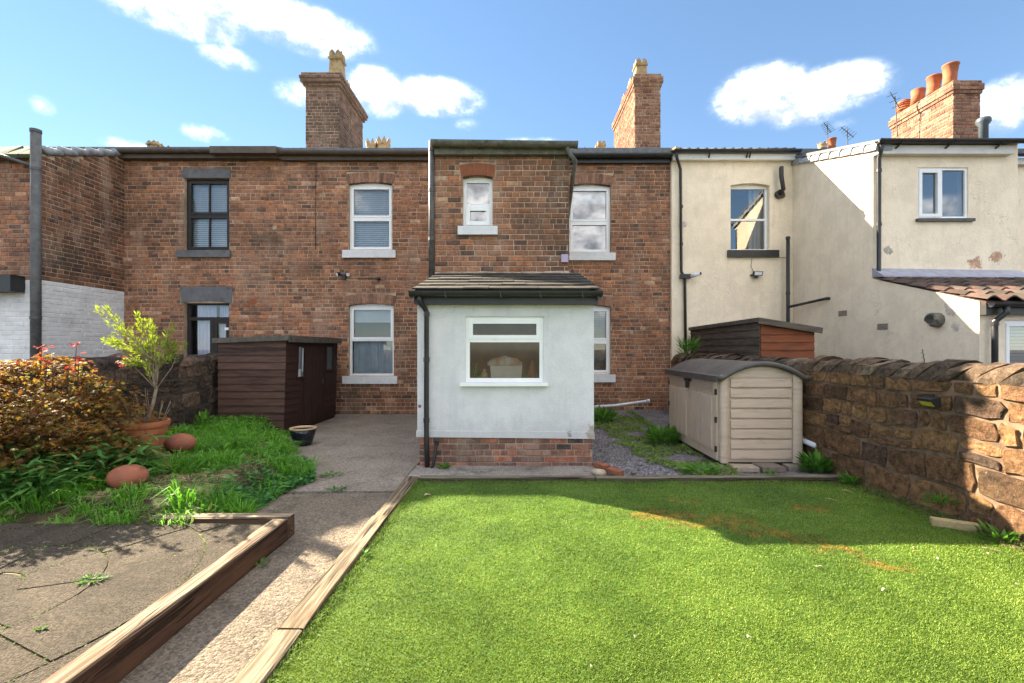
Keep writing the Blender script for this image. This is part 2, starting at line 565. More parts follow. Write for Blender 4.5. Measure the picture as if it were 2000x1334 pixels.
simple('resin_tan_door', (0.57, 0.445, 0.345), (0.51, 0.395, 0.305), 5, 0.6, 0.35, 30, 0.004, stretch=(6, 6, 1), dirt=(0.30, 0.25, 0.18), dscale=2.5, dlo=0.55, dhi=0.8)
simple('resin_roof', (0.10, 0.088, 0.080), (0.070, 0.062, 0.057), 6, 0.6, 0.4, 50, dirt=(0.11, 0.10, 0.085), dscale=3, dlo=0.52, dhi=0.75)
simple('resin_dark', (0.030, 0.027, 0.025), None, 6, 0.6, 0.2, 50)
simple('sleeper', (0.30, 0.195, 0.11), (0.17, 0.10, 0.055), 5, 0.85, 0.9, 30, 0.01, stretch=(9, 1, 9), dirt=(0.075, 0.036, 0.020), dscale=2.2, dlo=0.42, dhi=0.62)
simple('sleeper_cross', (0.34, 0.25, 0.16), (0.2, 0.14, 0.085), 5, 0.85, 0.9, 30, 0.01, stretch=(1, 9, 9), dirt=(0.09, 0.05, 0.03), dscale=2.2, dlo=0.5, dhi=0.66)
simple('lawn_timber', (0.42, 0.30, 0.17), (0.25, 0.165, 0.09), 5, 0.85, 1.0, 26, 0.012, stretch=(11, 1, 11), dirt=(0.10, 0.062, 0.035), dscale=2.4, dlo=0.48, dhi=0.66)
simple('lawn_timber_cross', (0.19, 0.165, 0.115), (0.10, 0.085, 0.06), 5, 0.9, 0.8, 26, 0.012, stretch=(1, 11, 11), dirt=(0.07, 0.085, 0.04), dscale=2.4)
simple('paving_block', (0.26, 0.21, 0.16), (0.16, 0.13, 0.1), 12, 0.95, 0.5, 80, var=0.25, dirt=(0.08, 0.08, 0.06), dscale=5)
simple('loose_brick', (0.30, 0.11, 0.06), (0.2, 0.075, 0.045), 14, 0.95, 0.5, 60, dirt=(0.12, 0.10, 0.07), dscale=8)
simple('pale_stone', (0.44, 0.36, 0.26), (0.3, 0.24, 0.18), 14, 0.9, 0.4, 60)
simple('cut_timber', (0.42, 0.33, 0.17), (0.3, 0.23, 0.12), 5, 0.85, 0.5, 40, stretch=(2, 8, 8))
simple('slate_chip', (0.34, 0.31, 0.33), (0.19, 0.175, 0.19), 9, 0.8, 0.3, 60, var=0.4)
simple('glazed_pot', (0.008, 0.010, 0.016), (0.012, 0.014, 0.02), 5, 0.18, 0.0, spec=0.5)
simple('pot_rim', (0.50, 0.37, 0.22), (0.42, 0.30, 0.17), 5, 0.45, 0.0)
simple('white_pipe', (0.72, 0.74, 0.78), (0.62, 0.64, 0.68), 5, 0.4, 0.0, dirt=(0.4, 0.4, 0.38), dscale=6, dlo=0.6, dhi=0.9)
simple('aluminium', (0.09, 0.085, 0.08), (0.06, 0.058, 0.055), 5, 0.5, 0.0, metallic=0.2)
simple('flue_metal', (0.10, 0.12, 0.14), (0.07, 0.085, 0.10), 5, 0.4, 0.0, metallic=0.3)
simple('lamp_yellow', (0.52, 0.43, 0.07), (0.42, 0.35, 0.06), 30, 0.4, 0.0)
simple('blind', (0.66, 0.68, 0.70), (0.60, 0.62, 0.64), 5, 0.6, 0.0)
simple('blind_wood', (0.30, 0.24, 0.17), (0.24, 0.19, 0.13), 5, 0.6, 0.0)
simple('curtain', (0.55, 0.60, 0.64), (0.46, 0.51, 0.55), 5, 0.9, 0.0)
simple('curtain_white', (0.62, 0.64, 0.80), (0.55, 0.57, 0.74), 5, 0.9, 0.0)
simple('room_wall', (0.40, 0.25, 0.14), (0.22, 0.15, 0.10), 2, 0.9, 0.0)
simple('room_dark', (0.10, 0.10, 0.11), (0.08, 0.08, 0.09), 2, 0.9, 0.0)
simple('basket', (0.72, 0.72, 0.74), (0.6, 0.6, 0.62), 4, 0.6, 0.0)
simple('cloth', (0.62, 0.66, 0.72), (0.5, 0.3, 0.2), 7, 0.9, 0.0)
simple('house_core', (0.10, 0.09, 0.08), None, 2, 0.95, 0.0)
simple('bark_pale', (0.33, 0.25, 0.18), (0.2, 0.15, 0.10), 16, 0.9, 0.5, 60)
simple('bark_dark', (0.10, 0.065, 0.045), (0.06, 0.04, 0.03), 16, 0.9, 0.5, 60)
simple('straw', (0.50, 0.40, 0.20), (0.4, 0.3, 0.14), 9, 0.9, 0.0, var=0.3)
simple('dirt_leaf', (0.13, 0.085, 0.045), (0.06, 0.04, 0.025), 9, 0.95, 0.0, var=0.5)
simple('litter', (0.55, 0.48, 0.34), (0.45, 0.36, 0.22), 9, 0.9, 0.0, var=0.3)


def wood_mat(name, top1, top2, side1, side2, axis):
    m, nt = newmat(name)
    g = nd(nt, 'ShaderNodeNewGeometry')
    P = g.outputs['Position']
    st = (1, .045, 1) if axis == 'y' else (.045, 1, 1)
    Ps = vmul(nt, P, st)
    n1 = noi(nt, Ps, 38, 5, 0.6, 0.4)
    n2 = noi(nt, vmul(nt, P, tuple(v * 1.0 if v == 1 else .16 for v in st)), 9, 6, 0.65)
    crack = mapr(nt, noi(nt, vmul(nt, P, tuple(v if v == 1 else .03 for v in st)), 20, 3, 0.5, 0.8), 0.60, 0.64)
    top = mixc(nt, mapr(nt, n1, 0.4, 0.6), top1, top2)
    top = mixc(nt, mapr(nt, n2, 0.5, 0.72, 0, 0.7), top, side1)
    side = mixc(nt, mapr(nt, n2, 0.35, 0.65), side1, side2)
    side = mixc(nt, mapr(nt, n1, 0.55, 0.75, 0, 0.4), side, top2)
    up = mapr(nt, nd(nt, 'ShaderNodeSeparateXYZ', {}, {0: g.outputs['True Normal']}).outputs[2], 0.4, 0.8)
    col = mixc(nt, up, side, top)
    col = mixc(nt, math_(nt, 'MULTIPLY', crack, 0.85), col, (0.022, 0.014, 0.009))
    h = math_(nt, 'SUBTRACT', math_(nt, 'ADD', n1, n2), math_(nt, 'MULTIPLY', crack, 2.5))
    MATS[name] = finish(m, nt, col, 0.88, bump(nt, h, 0.8, 0.012), 0.15)


wood_mat('sleeper', (0.27, 0.205, 0.14), (0.12, 0.08, 0.05), (0.095, 0.048, 0.027), (0.04, 0.021, 0.014), 'y')
wood_mat('sleeper_cross', (0.33, 0.26, 0.18), (0.17, 0.125, 0.08), (0.10, 0.06, 0.035), (0.05, 0.03, 0.02), 'x')
wood_mat('lawn_timber', (0.25, 0.195, 0.13), (0.105, 0.078, 0.05), (0.16, 0.095, 0.05), (0.07, 0.042, 0.024), 'y')
wood_mat('lawn_timber_cross', (0.22, 0.19, 0.13), (0.12, 0.10, 0.07), (0.09, 0.085, 0.05), (0.05, 0.045, 0.03), 'x')


def leaf_mat(name, stops, trans=0.45, rough=0.5):
    m, nt = newmat(name)
    r = rnd(nt)
    P = pos(nt)
    r2 = math_(nt, 'ADD', math_(nt, 'MULTIPLY', r, 0.72), math_(nt, 'MULTIPLY', mapr(nt, noi(nt, P, 3.5, 3), 0.3, 0.7), 0.28))
    col = ramp(nt, r2, stops)
    d = nd(nt, 'ShaderNodeBsdfPrincipled', {}, {'Base Color': col, 'Roughness': max(rough, 0.6), 'Specular IOR Level': 0.12})
    tcol = nd(nt, 'ShaderNodeHueSaturation', {}, {'Color': col, 'Value': 1.35, 'Saturation': 1.1}).outputs[0]
    t = nd(nt, 'ShaderNodeBsdfTranslucent', {}, {'Color': tcol})
    mx = nd(nt, 'ShaderNodeMixShader', {}, {'Fac': trans, 1: d.outputs[0], 2: t.outputs[0]})
    o = nd(nt, 'ShaderNodeOutputMaterial')
    nt.links.new(mx.outputs[0], o.inputs['Surface'])
    MATS[name] = m


leaf_mat('maple_leaf', [(0.0, (0.05, 0.024, 0.018)), (0.22, (0.13, 0.06, 0.028)), (0.42, (0.22, 0.105, 0.038)), (0.6, (0.27, 0.16, 0.04)), (0.75, (0.24, 0.19, 0.045)), (0.86, (0.12, 0.15, 0.035)), (1.0, (0.30, 0.13, 0.085))], 0.5)
leaf_mat('maple_shade_leaf', [(0.0, (0.030, 0.018, 0.018)), (0.5, (0.06, 0.033, 0.028)), (1.0, (0.10, 0.06, 0.035))], 0.35)
leaf_mat('maple_red_leaf', [(0.0, (0.24, 0.03, 0.03)), (0.6, (0.32, 0.06, 0.05)), (1.0, (0.34, 0.13, 0.09))], 0.5)
leaf_mat('shrub_leaf', [(0.0, (0.1152, 0.1584, 0.0216)), (0.5, (0.2016, 0.2592, 0.036)), (1.0, (0.3024, 0.3456, 0.0648))], 0.5)
leaf_mat('bamboo_leaf', [(0.0, (0.0562, 0.1406, 0.0375)), (0.6, (0.1031, 0.2438, 0.0562)), (1.0, (0.2063, 0.3937, 0.0938))], 0.4, 0.4)
leaf_mat('grass', [(0.0, (0.0765, 0.187, 0.0306)), (0.5, (0.1275, 0.306, 0.0408)), (0.93, (0.221, 0.442, 0.068)), (1.0, (0.612, 0.51, 0.204))], 0.45, 0.45)
leaf_mat('weed', [(0.0, (0.05, 0.125, 0.0225)), (0.6, (0.1, 0.2375, 0.0375)), (1.0, (0.2, 0.375, 0.0625))], 0.4, 0.5)
leaf_mat('ivy', [(0.0, (0.0352, 0.104, 0.0288)), (0.6, (0.064, 0.192, 0.0448)), (1.0, (0.144, 0.32, 0.08))], 0.3, 0.4)
leaf_mat('moss', [(0.0, (0.0938, 0.1594, 0.0338)), (0.6, (0.1594, 0.2438, 0.0525)), (1.0, (0.2625, 0.3187, 0.0938))], 0.3, 0.8)


# rust-coloured moss stain running across the artificial lawn: a shape of its own on the ground
def stain_mask(nt, P, segs, n_scale=5.0, edge=0.55):
    best = None
    for (x0, y0, x1, y1, w) in segs:
        d = Vector((x1 - x0, y1 - y0, 0)); L = d.length; d.normalize()
        nn = Vector((-d.y, d.x, 0))
        sub = nd(nt, 'ShaderNodeVectorMath', {'operation': 'SUBTRACT'}, {0: P}); sub.inputs[1].default_value = (x0, y0, 0)
        da = nd(nt, 'ShaderNodeVectorMath', {'operation': 'DOT_PRODUCT'}, {0: sub.outputs[0]}); da.inputs[1].default_value = d
        db = nd(nt, 'ShaderNodeVectorMath', {'operation': 'DOT_PRODUCT'}, {0: sub.outputs[0]}); db.inputs[1].default_value = nn
        t = math_(nt, 'SUBTRACT', da.outputs['Value'], math_(nt, 'MINIMUM', math_(nt, 'MAXIMUM', da.outputs['Value'], 0.0), L))
        q = math_(nt, 'SQRT', math_(nt, 'ADD', math_(nt, 'MULTIPLY', t, t), math_(nt, 'MULTIPLY', db.outputs['Value'], db.outputs['Value'])))
        v = math_(nt, 'SUBTRACT', 1.0, math_(nt, 'MULTIPLY', q, 1 / w))
        best = v if best is None else math_(nt, 'MAXIMUM', best, v)
    n = noi(nt, P, n_scale, 7, 0.7)
    return mapr(nt, math_(nt, 'ADD', math_(nt, 'MAXIMUM', best, -0.4), math_(nt, 'MULTIPLY_ADD', n, 3.2, -1.75)), edge - 0.15, edge + 0.35)


STAIN = [(1.25, 4.36, 2.1, 4.08, .60), (2.05, 4.1, 2.6, 3.58, .42), (2.6, 3.42, 2.78, 3.26, .18), (2.85, 4.55, 3.05, 4.5, .24), (1.65, 4.75, 1.9, 4.7, .14), (0.95, 2.02, 1.05, 1.98, .16)]


def lawn_mat(name, stops, leaf):
    m, nt = newmat(name)
    P = pos(nt)
    r = rnd(nt)
    big = noi(nt, P, 1.1, 9, 0.72)
    f = math_(nt, 'ADD', math_(nt, 'MULTIPLY', r if leaf else noi(nt, P, 60, 4), 0.70), math_(nt, 'MULTIPLY', mapr(nt, big, 0.36, 0.64), 0.28))
    col = ramp(nt, f, stops)
    col = mixc(nt, math_(nt, 'MULTIPLY', math_(nt, 'MULTIPLY', stain_mask(nt, P, STAIN), mapr(nt, noi(nt, P, 19, 7, .85), .36, .54)), 0.68), col, mixc(nt, mapr(nt, noi(nt, P, 9, 5), .42, .58), (0.33, 0.17, 0.03), (0.11, 0.06, 0.02)))
    d = nd(nt, 'ShaderNodeBsdfPrincipled', {}, {'Base Color': col, 'Roughness': 0.55, 'Specular IOR Level': 0.25})
    o = nd(nt, 'ShaderNodeOutputMaterial')
    if leaf:
        t = nd(nt, 'ShaderNodeBsdfTranslucent', {}, {'Color': col})
        mx = nd(nt, 'ShaderNodeMixShader', {}, {'Fac': 0.35, 1: d.outputs[0], 2: t.outputs[0]})
        nt.links.new(mx.outputs[0], o.inputs['Surface'])
    else:
        nt.links.new(d.outputs[0], o.inputs['Surface'])
    MATS[name] = m


lawn_mat('lawn_base', [(0.25, (0.035, 0.077, 0.0098)), (0.7, (0.077, 0.147, 0.0175))], False)
lawn_mat('lawn_blade', [(0.0, (0.0362, 0.0717, 0.0086)), (0.3, (0.0949, 0.1568, 0.0172)), (0.55, (0.1627, 0.2464, 0.0292)), (0.8, (0.2441, 0.3315, 0.0472)), (1.0, (0.4158, 0.448, 0.1201))], True)


def stone_mat(name, stops, ochre=0.3):
    m, nt = newmat(name)
    P = pos(nt)
    r = rnd(nt)
    col = ramp(nt, r, stops)
    v = mapr(nt, noi(nt, P, 12, 10, 0.85), 0.37, 0.63, 0.25, 1.8, False)
    col = nd(nt, 'ShaderNodeHueSaturation', {}, {'Color': col, 'Value': v}).outputs[0]
    col = mixc(nt, math_(nt, 'MULTIPLY', mapr(nt, noi(nt, P, 2.3, 7, 0.7), 0.5, 0.7), ochre), col, (0.30, 0.19, 0.075))
    col = mixc(nt, math_(nt, 'MULTIPLY', mapr(nt, noi(nt, P, 1.7, 7, 0.7), 0.54, 0.7), 0.6), col, (0.045, 0.036, 0.028))
    col = mixc(nt, math_(nt, 'MULTIPLY', mapr(nt, noi(nt, P, 38, 6, 0.85), 0.58, 0.66), 0.55), col, (0.42, 0.37, 0.28))
    col = mixc(nt, mapr(nt, noi(nt, P, 60, 6, 0.85), 0.45, 0.34, 0, 0.8), col, (0.03, 0.02, 0.014))
    h = math_(nt, 'ADD', noi(nt, P, 55, 6, 0.85), math_(nt, 'MULTIPLY', noi(nt, P, 14, 6, 0.7), 2.0))
    MATS[name] = finish(m, nt, col, 0.93, bump(nt, h, 1.0, 0.024), 0.15)


stone_mat('sandstone', [(0.0, (0.095, 0.0558, 0.0346)), (0.25, (0.1845, 0.0963, 0.05)), (0.5, (0.246, 0.1318, 0.0635)), (0.75, (0.3019, 0.1673, 0.075)), (0.9, (0.2124, 0.1065, 0.0616)), (1.0, (0.0615, 0.0466, 0.0385))], 0.4)
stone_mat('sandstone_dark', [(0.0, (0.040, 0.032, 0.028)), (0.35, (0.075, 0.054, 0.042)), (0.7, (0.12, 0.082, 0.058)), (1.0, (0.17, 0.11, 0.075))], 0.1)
stone_mat('coping', [(0.0, (0.0663, 0.0518, 0.0416)), (0.4, (0.116, 0.082, 0.0582)), (0.75, (0.1658, 0.1079, 0.0707)), (1.0, (0.2099, 0.1618, 0.1144))], 0.22)
simple('wall_mortar', (0.24, 0.155, 0.10), (0.11, 0.07, 0.046), 6, 0.95, 0.6, 60, 0.01, dirt=(0.05, 0.04, 0.03), dscale=1.5)
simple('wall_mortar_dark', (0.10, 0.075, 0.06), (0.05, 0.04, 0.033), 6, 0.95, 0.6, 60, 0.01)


def render_mat(name, base, base2, spots, streak=(0.45, 0.40, 0.30), bsz=26, bst=0.5, dirt_amt=0.5, grime=0):
    """painted render; spots = (x,y,z,r,colour) where the paint has come away"""
    m, nt = newmat(name)
    P = pos(nt)
    col = mixc(nt, mapr(nt, noi(nt, P, 2.4, 9, 0.75), 0.38, 0.62), base, tuple(v * .93 for v in base2))
    st = noi(nt, vmul(nt, P, (5, 5, 0.55)), 1.6, 7, 0.65)
    col = mixc(nt, math_(nt, 'MULTIPLY', mapr(nt, st, 0.52, 0.68), dirt_amt * .8), col, streak)
    fine = noi(nt, P, 9, 8, 0.75)
    col = mixc(nt, math_(nt, 'MULTIPLY', mapr(nt, fine, 0.62, 0.76), 0.35 * dirt_amt), col, streak)
    wv = nd(nt, 'ShaderNodeTexVoronoi', {'feature': 'DISTANCE_TO_EDGE'}, {'Vector': nd(nt, 'ShaderNodeVectorMath', {'operation': 'ADD'}, {0: P, 1: nd(nt, 'ShaderNodeTexNoise', {}, {'Vector': P, 'Scale': 3.0, 'Detail': 5.0}).outputs['Color']}).outputs[0], 'Scale': 0.8})
    ck = math_(nt, 'MULTIPLY', mapr(nt, wv.outputs['Distance'], 0.006, 0.0), mapr(nt, noi(nt, P, 0.9, 3), 0.52, 0.62))
    col = mixc(nt, math_(nt, 'MULTIPLY', ck, 0.55), col, tuple(v * 0.6 for v in streak))
    for (x, y, z, r, c) in spots:
        dn = nd(nt, 'ShaderNodeVectorMath', {'operation': 'DISTANCE'}, {0: P})
        dn.inputs[1].default_value = (x, y, z)
        q = math_(nt, 'SUBTRACT', 1.0, math_(nt, 'MULTIPLY', dn.outputs['Value'], 1 / r))
        q = math_(nt, 'ADD', q, math_(nt, 'MULTIPLY_ADD', noi(nt, P, 3.4 / r ** 0.5, 9, 0.75), 2.6, -1.38))
        col = mixc(nt, mapr(nt, q, 0.28, 0.36, 0, 0.35), col, (0.35, 0.30, 0.24))
        col = mixc(nt, mapr(nt, q, 0.38, 0.42), col, nd(nt, 'ShaderNodeHueSaturation', {}, {'Color': c4(c), 'Value': mapr(nt, fine, 0.3, 0.7, 0.6, 1.35)}).outputs[0])
    if grime:
        gz_ = mapr(nt, math_(nt, 'ADD', nd(nt, 'ShaderNodeSeparateXYZ', {}, {0: P}).outputs[2], math_(nt, 'MULTIPLY_ADD', noi(nt, P, 6, 7, .75), 0.7, -.35)), grime, grime + .28, .5, 0)
        col = mixc(nt, gz_, col, tuple(v * .62 for v in base))
    vor = nd(nt, 'ShaderNodeTexVoronoi', {'feature': 'SMOOTH_F1'}, {'Vector': P, 'Scale': bsz})
    h = math_(nt, 'ADD', noi(nt, P, bsz, 6, 0.65), math_(nt, 'MULTIPLY', vor.outputs['Distance'], 0.5))
    h = math_(nt, 'ADD', h, noi(nt, P, 5, 4, 0.6))
    MATS[name] = finish(m, nt, col, 0.8, bump(nt, h, bst, 0.012), 0.2)


PL = (0.56, 0.46, 0.40)
TERRA = (0.52, 0.31, 0.20)
BLK = (0.05, 0.045, 0.04)
render_mat('cream', (0.90, 0.765, 0.58), (0.85, 0.72, 0.54),
           [(wx(1335, 11.0), 11.0, wz(440, 11.0), .16, PL), (6.75, 7.0, wz(590, 7.05), .30, PL), (6.75, 6.95, wz(640, 6.9), .12, (.62, .53, .42)),
            (wx(1945, 8.55), 8.55, wz(503, 8.55), .2, TERRA), (wx(1905, 8.55), 8.55, wz(515, 8.55), .2, TERRA),
            (wx(1735, 8.55), 8.55, wz(490, 8.55), .15, (.4, .36, .29)),
            (6.75, 8.3, wz(520, 8.3), .18, (.16, .14, .10)), (wx(1527, 11), 11.0, wz(382, 11), .16, (.16, .13, .10)),
            (6.75, 7.6, 2.7, .05, (.3, .26, .2))], (0.60, 0.52, 0.39), 26, 0.5, 0.32)
render_mat('blue_render', (0.70, 0.685, 0.69), (0.665, 0.655, 0.665), [(1.06, 6.13, .47, .13, (.36, .28, .2)), (.75, 6.13, .44, .07, (.2, .12, .08)), (-1.27, 6.13, .82, .04, (.3, .15, .1))],
           (0.45, 0.46, 0.47), 70, 0.45, 0.34, 0.42)


def concrete_mat(name, c1, c2, agg=0.5, groove=0.0, asc=60, stain=(0.07, 0.062, 0.048)):
    m, nt = newmat(name)
    P = pos(nt)
    col = mixc(nt, mapr(nt, noi(nt, P, 1.3, 6, 0.65), 0.3, 0.7), c1, c2)
    vor = nd(nt, 'ShaderNodeTexVoronoi', {}, {'Vector': P, 'Scale': asc})
    gv = nd(nt, 'ShaderNodeSeparateColor', {}, {0: vor.outputs['Color']})
    val = mapr(nt, gv.outputs[0], 0, 1, 1 - agg, 1 + agg * 1.1, False)
    col = nd(nt, 'ShaderNodeHueSaturation', {}, {'Color': col, 'Value': val}).outputs[0]
    ag = noi(nt, P, asc * 0.55, 6, 0.9)
    col = mixc(nt, mapr(nt, ag, 0.47, 0.38, 0, agg * 1.5), col, tuple(v * 0.25 for v in c1))
    col = mixc(nt, mapr(nt, ag, 0.54, 0.63, 0, agg * 1.2), col, tuple(min(0.8, v * 1.9) for v in c1))
    dk = noi(nt, P, 2.3, 10, 0.8)
    col = mixc(nt, mapr(nt, dk, 0.5, 0.64, 0, 0.6), col, stain)
    h = math_(nt, 'ADD', noi(nt, P, asc * 0.8, 5, 0.85), math_(nt, 'MULTIPLY', noi(nt, P, 9, 4), 1.0))
    h = math_(nt, 'SUBTRACT', h, math_(nt, 'MULTIPLY', vor.outputs['Distance'], 0.9))
    if groove:
        h = math_(nt, 'ADD', h, math_(nt, 'MULTIPLY', noi(nt, vmul(nt, P, (1.2, 14, 1)), 3.0, 4), groove))
    MATS[name] = finish(m, nt, col, 0.95, bump(nt, h, 1.0, 0.016), 0.12)


concrete_mat('concrete', (0.26, 0.21, 0.158), (0.195, 0.16, 0.122), 0.36, 1.6, 70)
concrete_mat('concrete_back', (0.345, 0.288, 0.235), (0.26, 0.215, 0.175), 0.3, 0.8, 70, (0.18, 0.148, 0.12))
concrete_mat('concrete_pale', (0.44, 0.39, 0.34), (0.32, 0.28, 0.24), 0.35, 0, 100)
concrete_mat('patio_stone', (0.125, 0.102, 0.076), (0.075, 0.063, 0.049), 0.4, 0.6, 110, (0.055, 0.047, 0.037))
concrete_mat('gravel_base', (0.24, 0.22, 0.23), (0.17, 0.155, 0.165), 0.6, 0, 70)


def glass_mat(name, tint, refl, frost=0.0):
    m, nt = newmat(name)
    fr = nd(nt, 'ShaderNodeLayerWeight', {}, {'Blend': 0.35}).outputs['Fresnel']
    fac = math_(nt, 'MAXIMUM', fr, refl)
    g = nd(nt, 'ShaderNodeBsdfGlossy', {}, {'Color': (1, 1, 1, 1), 'Roughness': 0.02 + frost * 0.25})
    t = nd(nt, 'ShaderNodeBsdfTransparent', {}, {'Color': c4(tint)})
    mx = nd(nt, 'ShaderNodeMixShader', {}, {'Fac': fac, 1: t.outputs[0], 2: g.outputs[0]})
    last = mx.outputs[0]
    if frost:
        d = nd(nt, 'ShaderNodeBsdfTranslucent', {}, {'Color': (0.55, 0.5, 0.42, 1)})
        d2 = nd(nt, 'ShaderNodeBsdfDiffuse', {}, {'Color': (0.30, 0.21, 0.13, 1)})
        ad = nd(nt, 'ShaderNodeMixShader', {}, {'Fac': 0.5, 1: d.outputs[0], 2: d2.outputs[0]})
        mm = nd(nt, 'ShaderNodeMixShader', {}, {'Fac': frost, 1: last, 2: ad.outputs[0]})
        last = mm.outputs[0]
    o = nd(nt, 'ShaderNodeOutputMaterial')
    nt.links.new(last, o.inputs['Surface'])
    MATS[name] = m


glass_mat('glass', (0.92, 0.96, 0.98), 0.12)
glass_mat('glass_dark', (0.75, 0.8, 0.85), 0.2)
glass_mat('glass_frost', (0.9, 0.86, 0.78), 0.07, 0.22)

# ------------------------------------------------------------------ brickwork
UNIT_BRICK = {}


def brick_verts():
    i, j = 0.035, 0.09
    v = [(0, 0, 0), (1, 0, 0), (1, 1, 0), (0, 1, 0), (0, 0, .75), (1, 0, .75), (1, 1, .75), (0, 1, .75),
         (i, j, 1), (1 - i, j, 1), (1 - i, 1 - j, 1), (i, 1 - j, 1)]
    f = [(0, 1, 5, 4), (1, 2, 6, 5), (2, 3, 7, 6), (3, 0, 4, 7), (4, 5, 9, 8), (5, 6, 10, 9), (6, 7, 11, 10), (7, 4, 8, 11), (8, 9, 10, 11)]
    return v, f


BV, BF = brick_verts()


def unit_brick(mat):
    if mat not in UNIT_BRICK:
        me = bpy.data.meshes.new('brick')
        me.from_pydata(BV, [], BF)
        me.materials.append(MATS[mat])
        UNIT_BRICK[mat] = me
    return UNIT_BRICK[mat]


class House:
    def __init__(s, label, loc):
        s.root = thing('terrace_house', label, 'house', loc, 'row of terraced houses')
        s.bricks = []

    def finish(s, limit=300):
        s.bricks.sort(key=lambda b: -b[0])
        top, rest = s.bricks[:limit], s.bricks[limit:]
        for sc, F, a0, a1, z0, z1, p, wall, mat in top:
            o = bpy.data.objects.new('brick', unit_brick(mat))
            COL.objects.link(o)
            o.parent = wall
            q = F.pt(a0, z0, -0.012)
            u = F.u * (a1 - a0); w = Vector((0, 0, z1 - z0)); n = F.n * (p + 0.012)
            o.matrix_basis = Matrix(((u.x, w.x, n.x, q.x), (u.y, w.y, n.y, q.y), (u.z, w.z, n.z, q.z), (0, 0, 0, 1)))
        if not rest:
            return
        mats = sorted({b[8] for b in rest})
        mb = MB()
        idx = []
        for sc, F, a0, a1, z0, z1, p, wall, mat in rest:
            vs = [F.pt(a0 + (a1 - a0) * x, z0 + (z1 - z0) * y, -0.012 + (p + 0.012) * t) for x, y, t in BV]
            mb.add(vs, BF)
            idx += [mats.index(mat)] * len(BF)
        me = bpy.data.meshes.new('brickwork')
        me.from_pydata(mb.v, [], mb.f)
        for m in mats:
            me.materials.append(MATS[m])
        me.polygons.foreach_set('material_index', idx)
        mkobj('brickwork', me, None, s.root, kind='stuff')


def bricks(H, wall, F, a0, a1, z0, z1, holes, mat, ch=0.093, bl=0.24, ztop=None, seen=True, j=0.0145, rel=0.010, matfn=None):
    rr = random.Random(hash((round(a0 * 10), round(z0 * 10), round(F.o.x * 10), round(F.o.y * 10))) & 0xffff)
    n = max(1, int((z1 - z0) / ch + 0.3))
    for k in range(n + 1):
        zb = z0 + k * ch
        zt = zb + ch - j
        if zb > z1 - 0.02:
            break
        zt = min(zt, z1)
        header = (k % 5 == 2)
        L = bl / 2 if header else bl
        a = a0 - (L * 0.5 if k % 2 else L * 0.06) - rr.random() * 0.03
        wob = (rr.random() - 0.5) * 0.006
        while a < a1:
            Lr = L * rr.uniform(0.93, 1.07)
            b0, b1 = max(a, a0), min(a + Lr - j, a1)
            a += Lr
            if b1 - b0 < 0.03:
                continue
            if ztop and zt > ztop((b0 + b1) / 2):
                continue
            pieces = [(b0, b1, zb + wob, zt + wob)]
            for (h0, h1, y0, y1) in holes:
                new = []
                for (p0, p1, q0, q1) in pieces:
                    if p1 <= h0 or p0 >= h1 or q1 <= y0 or q0 >= y1:
                        new.append((p0, p1, q0, q1)); continue
                    if p0 < h0 - 0.02:
                        new.append((p0, h0 - 0.004, q0, q1))
                    if p1 > h1 + 0.02:
                        new.append((h1 + 0.004, p1, q0, q1))
                    m0, m1 = max(p0, h0), min(p1, h1)
                    if q0 < y0 - 0.02:
                        new.append((m0, m1, q0, y0 - 0.004))
                    if q1 > y1 + 0.02:
                        new.append((m0, m1, y1 + 0.004, q1))
                pieces = new
            for (p0, p1, q0, q1) in pieces:
                if p1 - p0 < 0.02:
                    continue
                c = F.pt((p0 + p1) / 2, (q0 + q1) / 2)
                sc = 0.0
                if seen and c.y > 1:
                    px = 1003 + c.x / c.y * FOC
                    if -5 < px < 2005 and (seen is True or seen(c)):
                        view = (Vector((0, 0, EYE)) - c).normalized()
                        sc = max(0.0, view.dot(F.n)) * (p1 - p0) * (q1 - q0) * (FOC / c.y) ** 2
                H.bricks.append((sc, F, p0, p1, q0, q1, rel + rr.uniform(-0.004, 0.004), wall, matfn(c) if matfn else mat))


def wall_back(name, F, a0, a1, z0, z1, holes, thick, mat, parent, p=0.0):
    us = sorted({a0, a1} | {min(max(h[i], a0), a1) for h in holes for i in (0, 1)})
    zs = sorted({z0, z1} | {min(max(h[i], z0), z1) for h in holes for i in (2, 3)})
    mb = MB()
    for zi in range(len(zs) - 1):
        run = None
        for ui in range(len(us) - 1):
            cu, cz = (us[ui] + us[ui + 1]) / 2, (zs[zi] + zs[zi + 1]) / 2
            solid = not any(h[0] < cu < h[1] and h[2] < cz < h[3] for h in holes)
            if solid:
                run = (run[0], us[ui + 1]) if run else (us[ui], us[ui + 1])
            if (not solid or ui == len(us) - 2) and run:
                mb.fbox(F, run[0], run[1], zs[zi], zs[zi + 1], p - thick, p)
                run = None
    return mb.build(name, mat, parent)


def arch(H_root, F, a0, a1, zb, rise, h, n, parent, mat='arch_brick', p=0.016):
    def low(t):
        return zb + rise * (1 - (2 * t - 1) ** 2)
    c = (a0 + a1) / 2
    for i in range(n):
        t0, t1 = (i + 0.06) / n, (i + 0.94) / n
        x0, x1 = a0 + (a1 - a0) * t0, a0 + (a1 - a0) * t1
        k = 1.10
        y0, y1 = c + (x0 - c) * k, c + (x1 - c) * k
        mb = MB()
        mb.prism(F, [(x0, low(t0)), (x1, low(t1)), (y1, low(t1) + h), (y0, low(t0) + h)], -0.05, p + random.uniform(-.003, .003))
        mb.build('arch_brick', mat, parent)
    return zb + rise + h


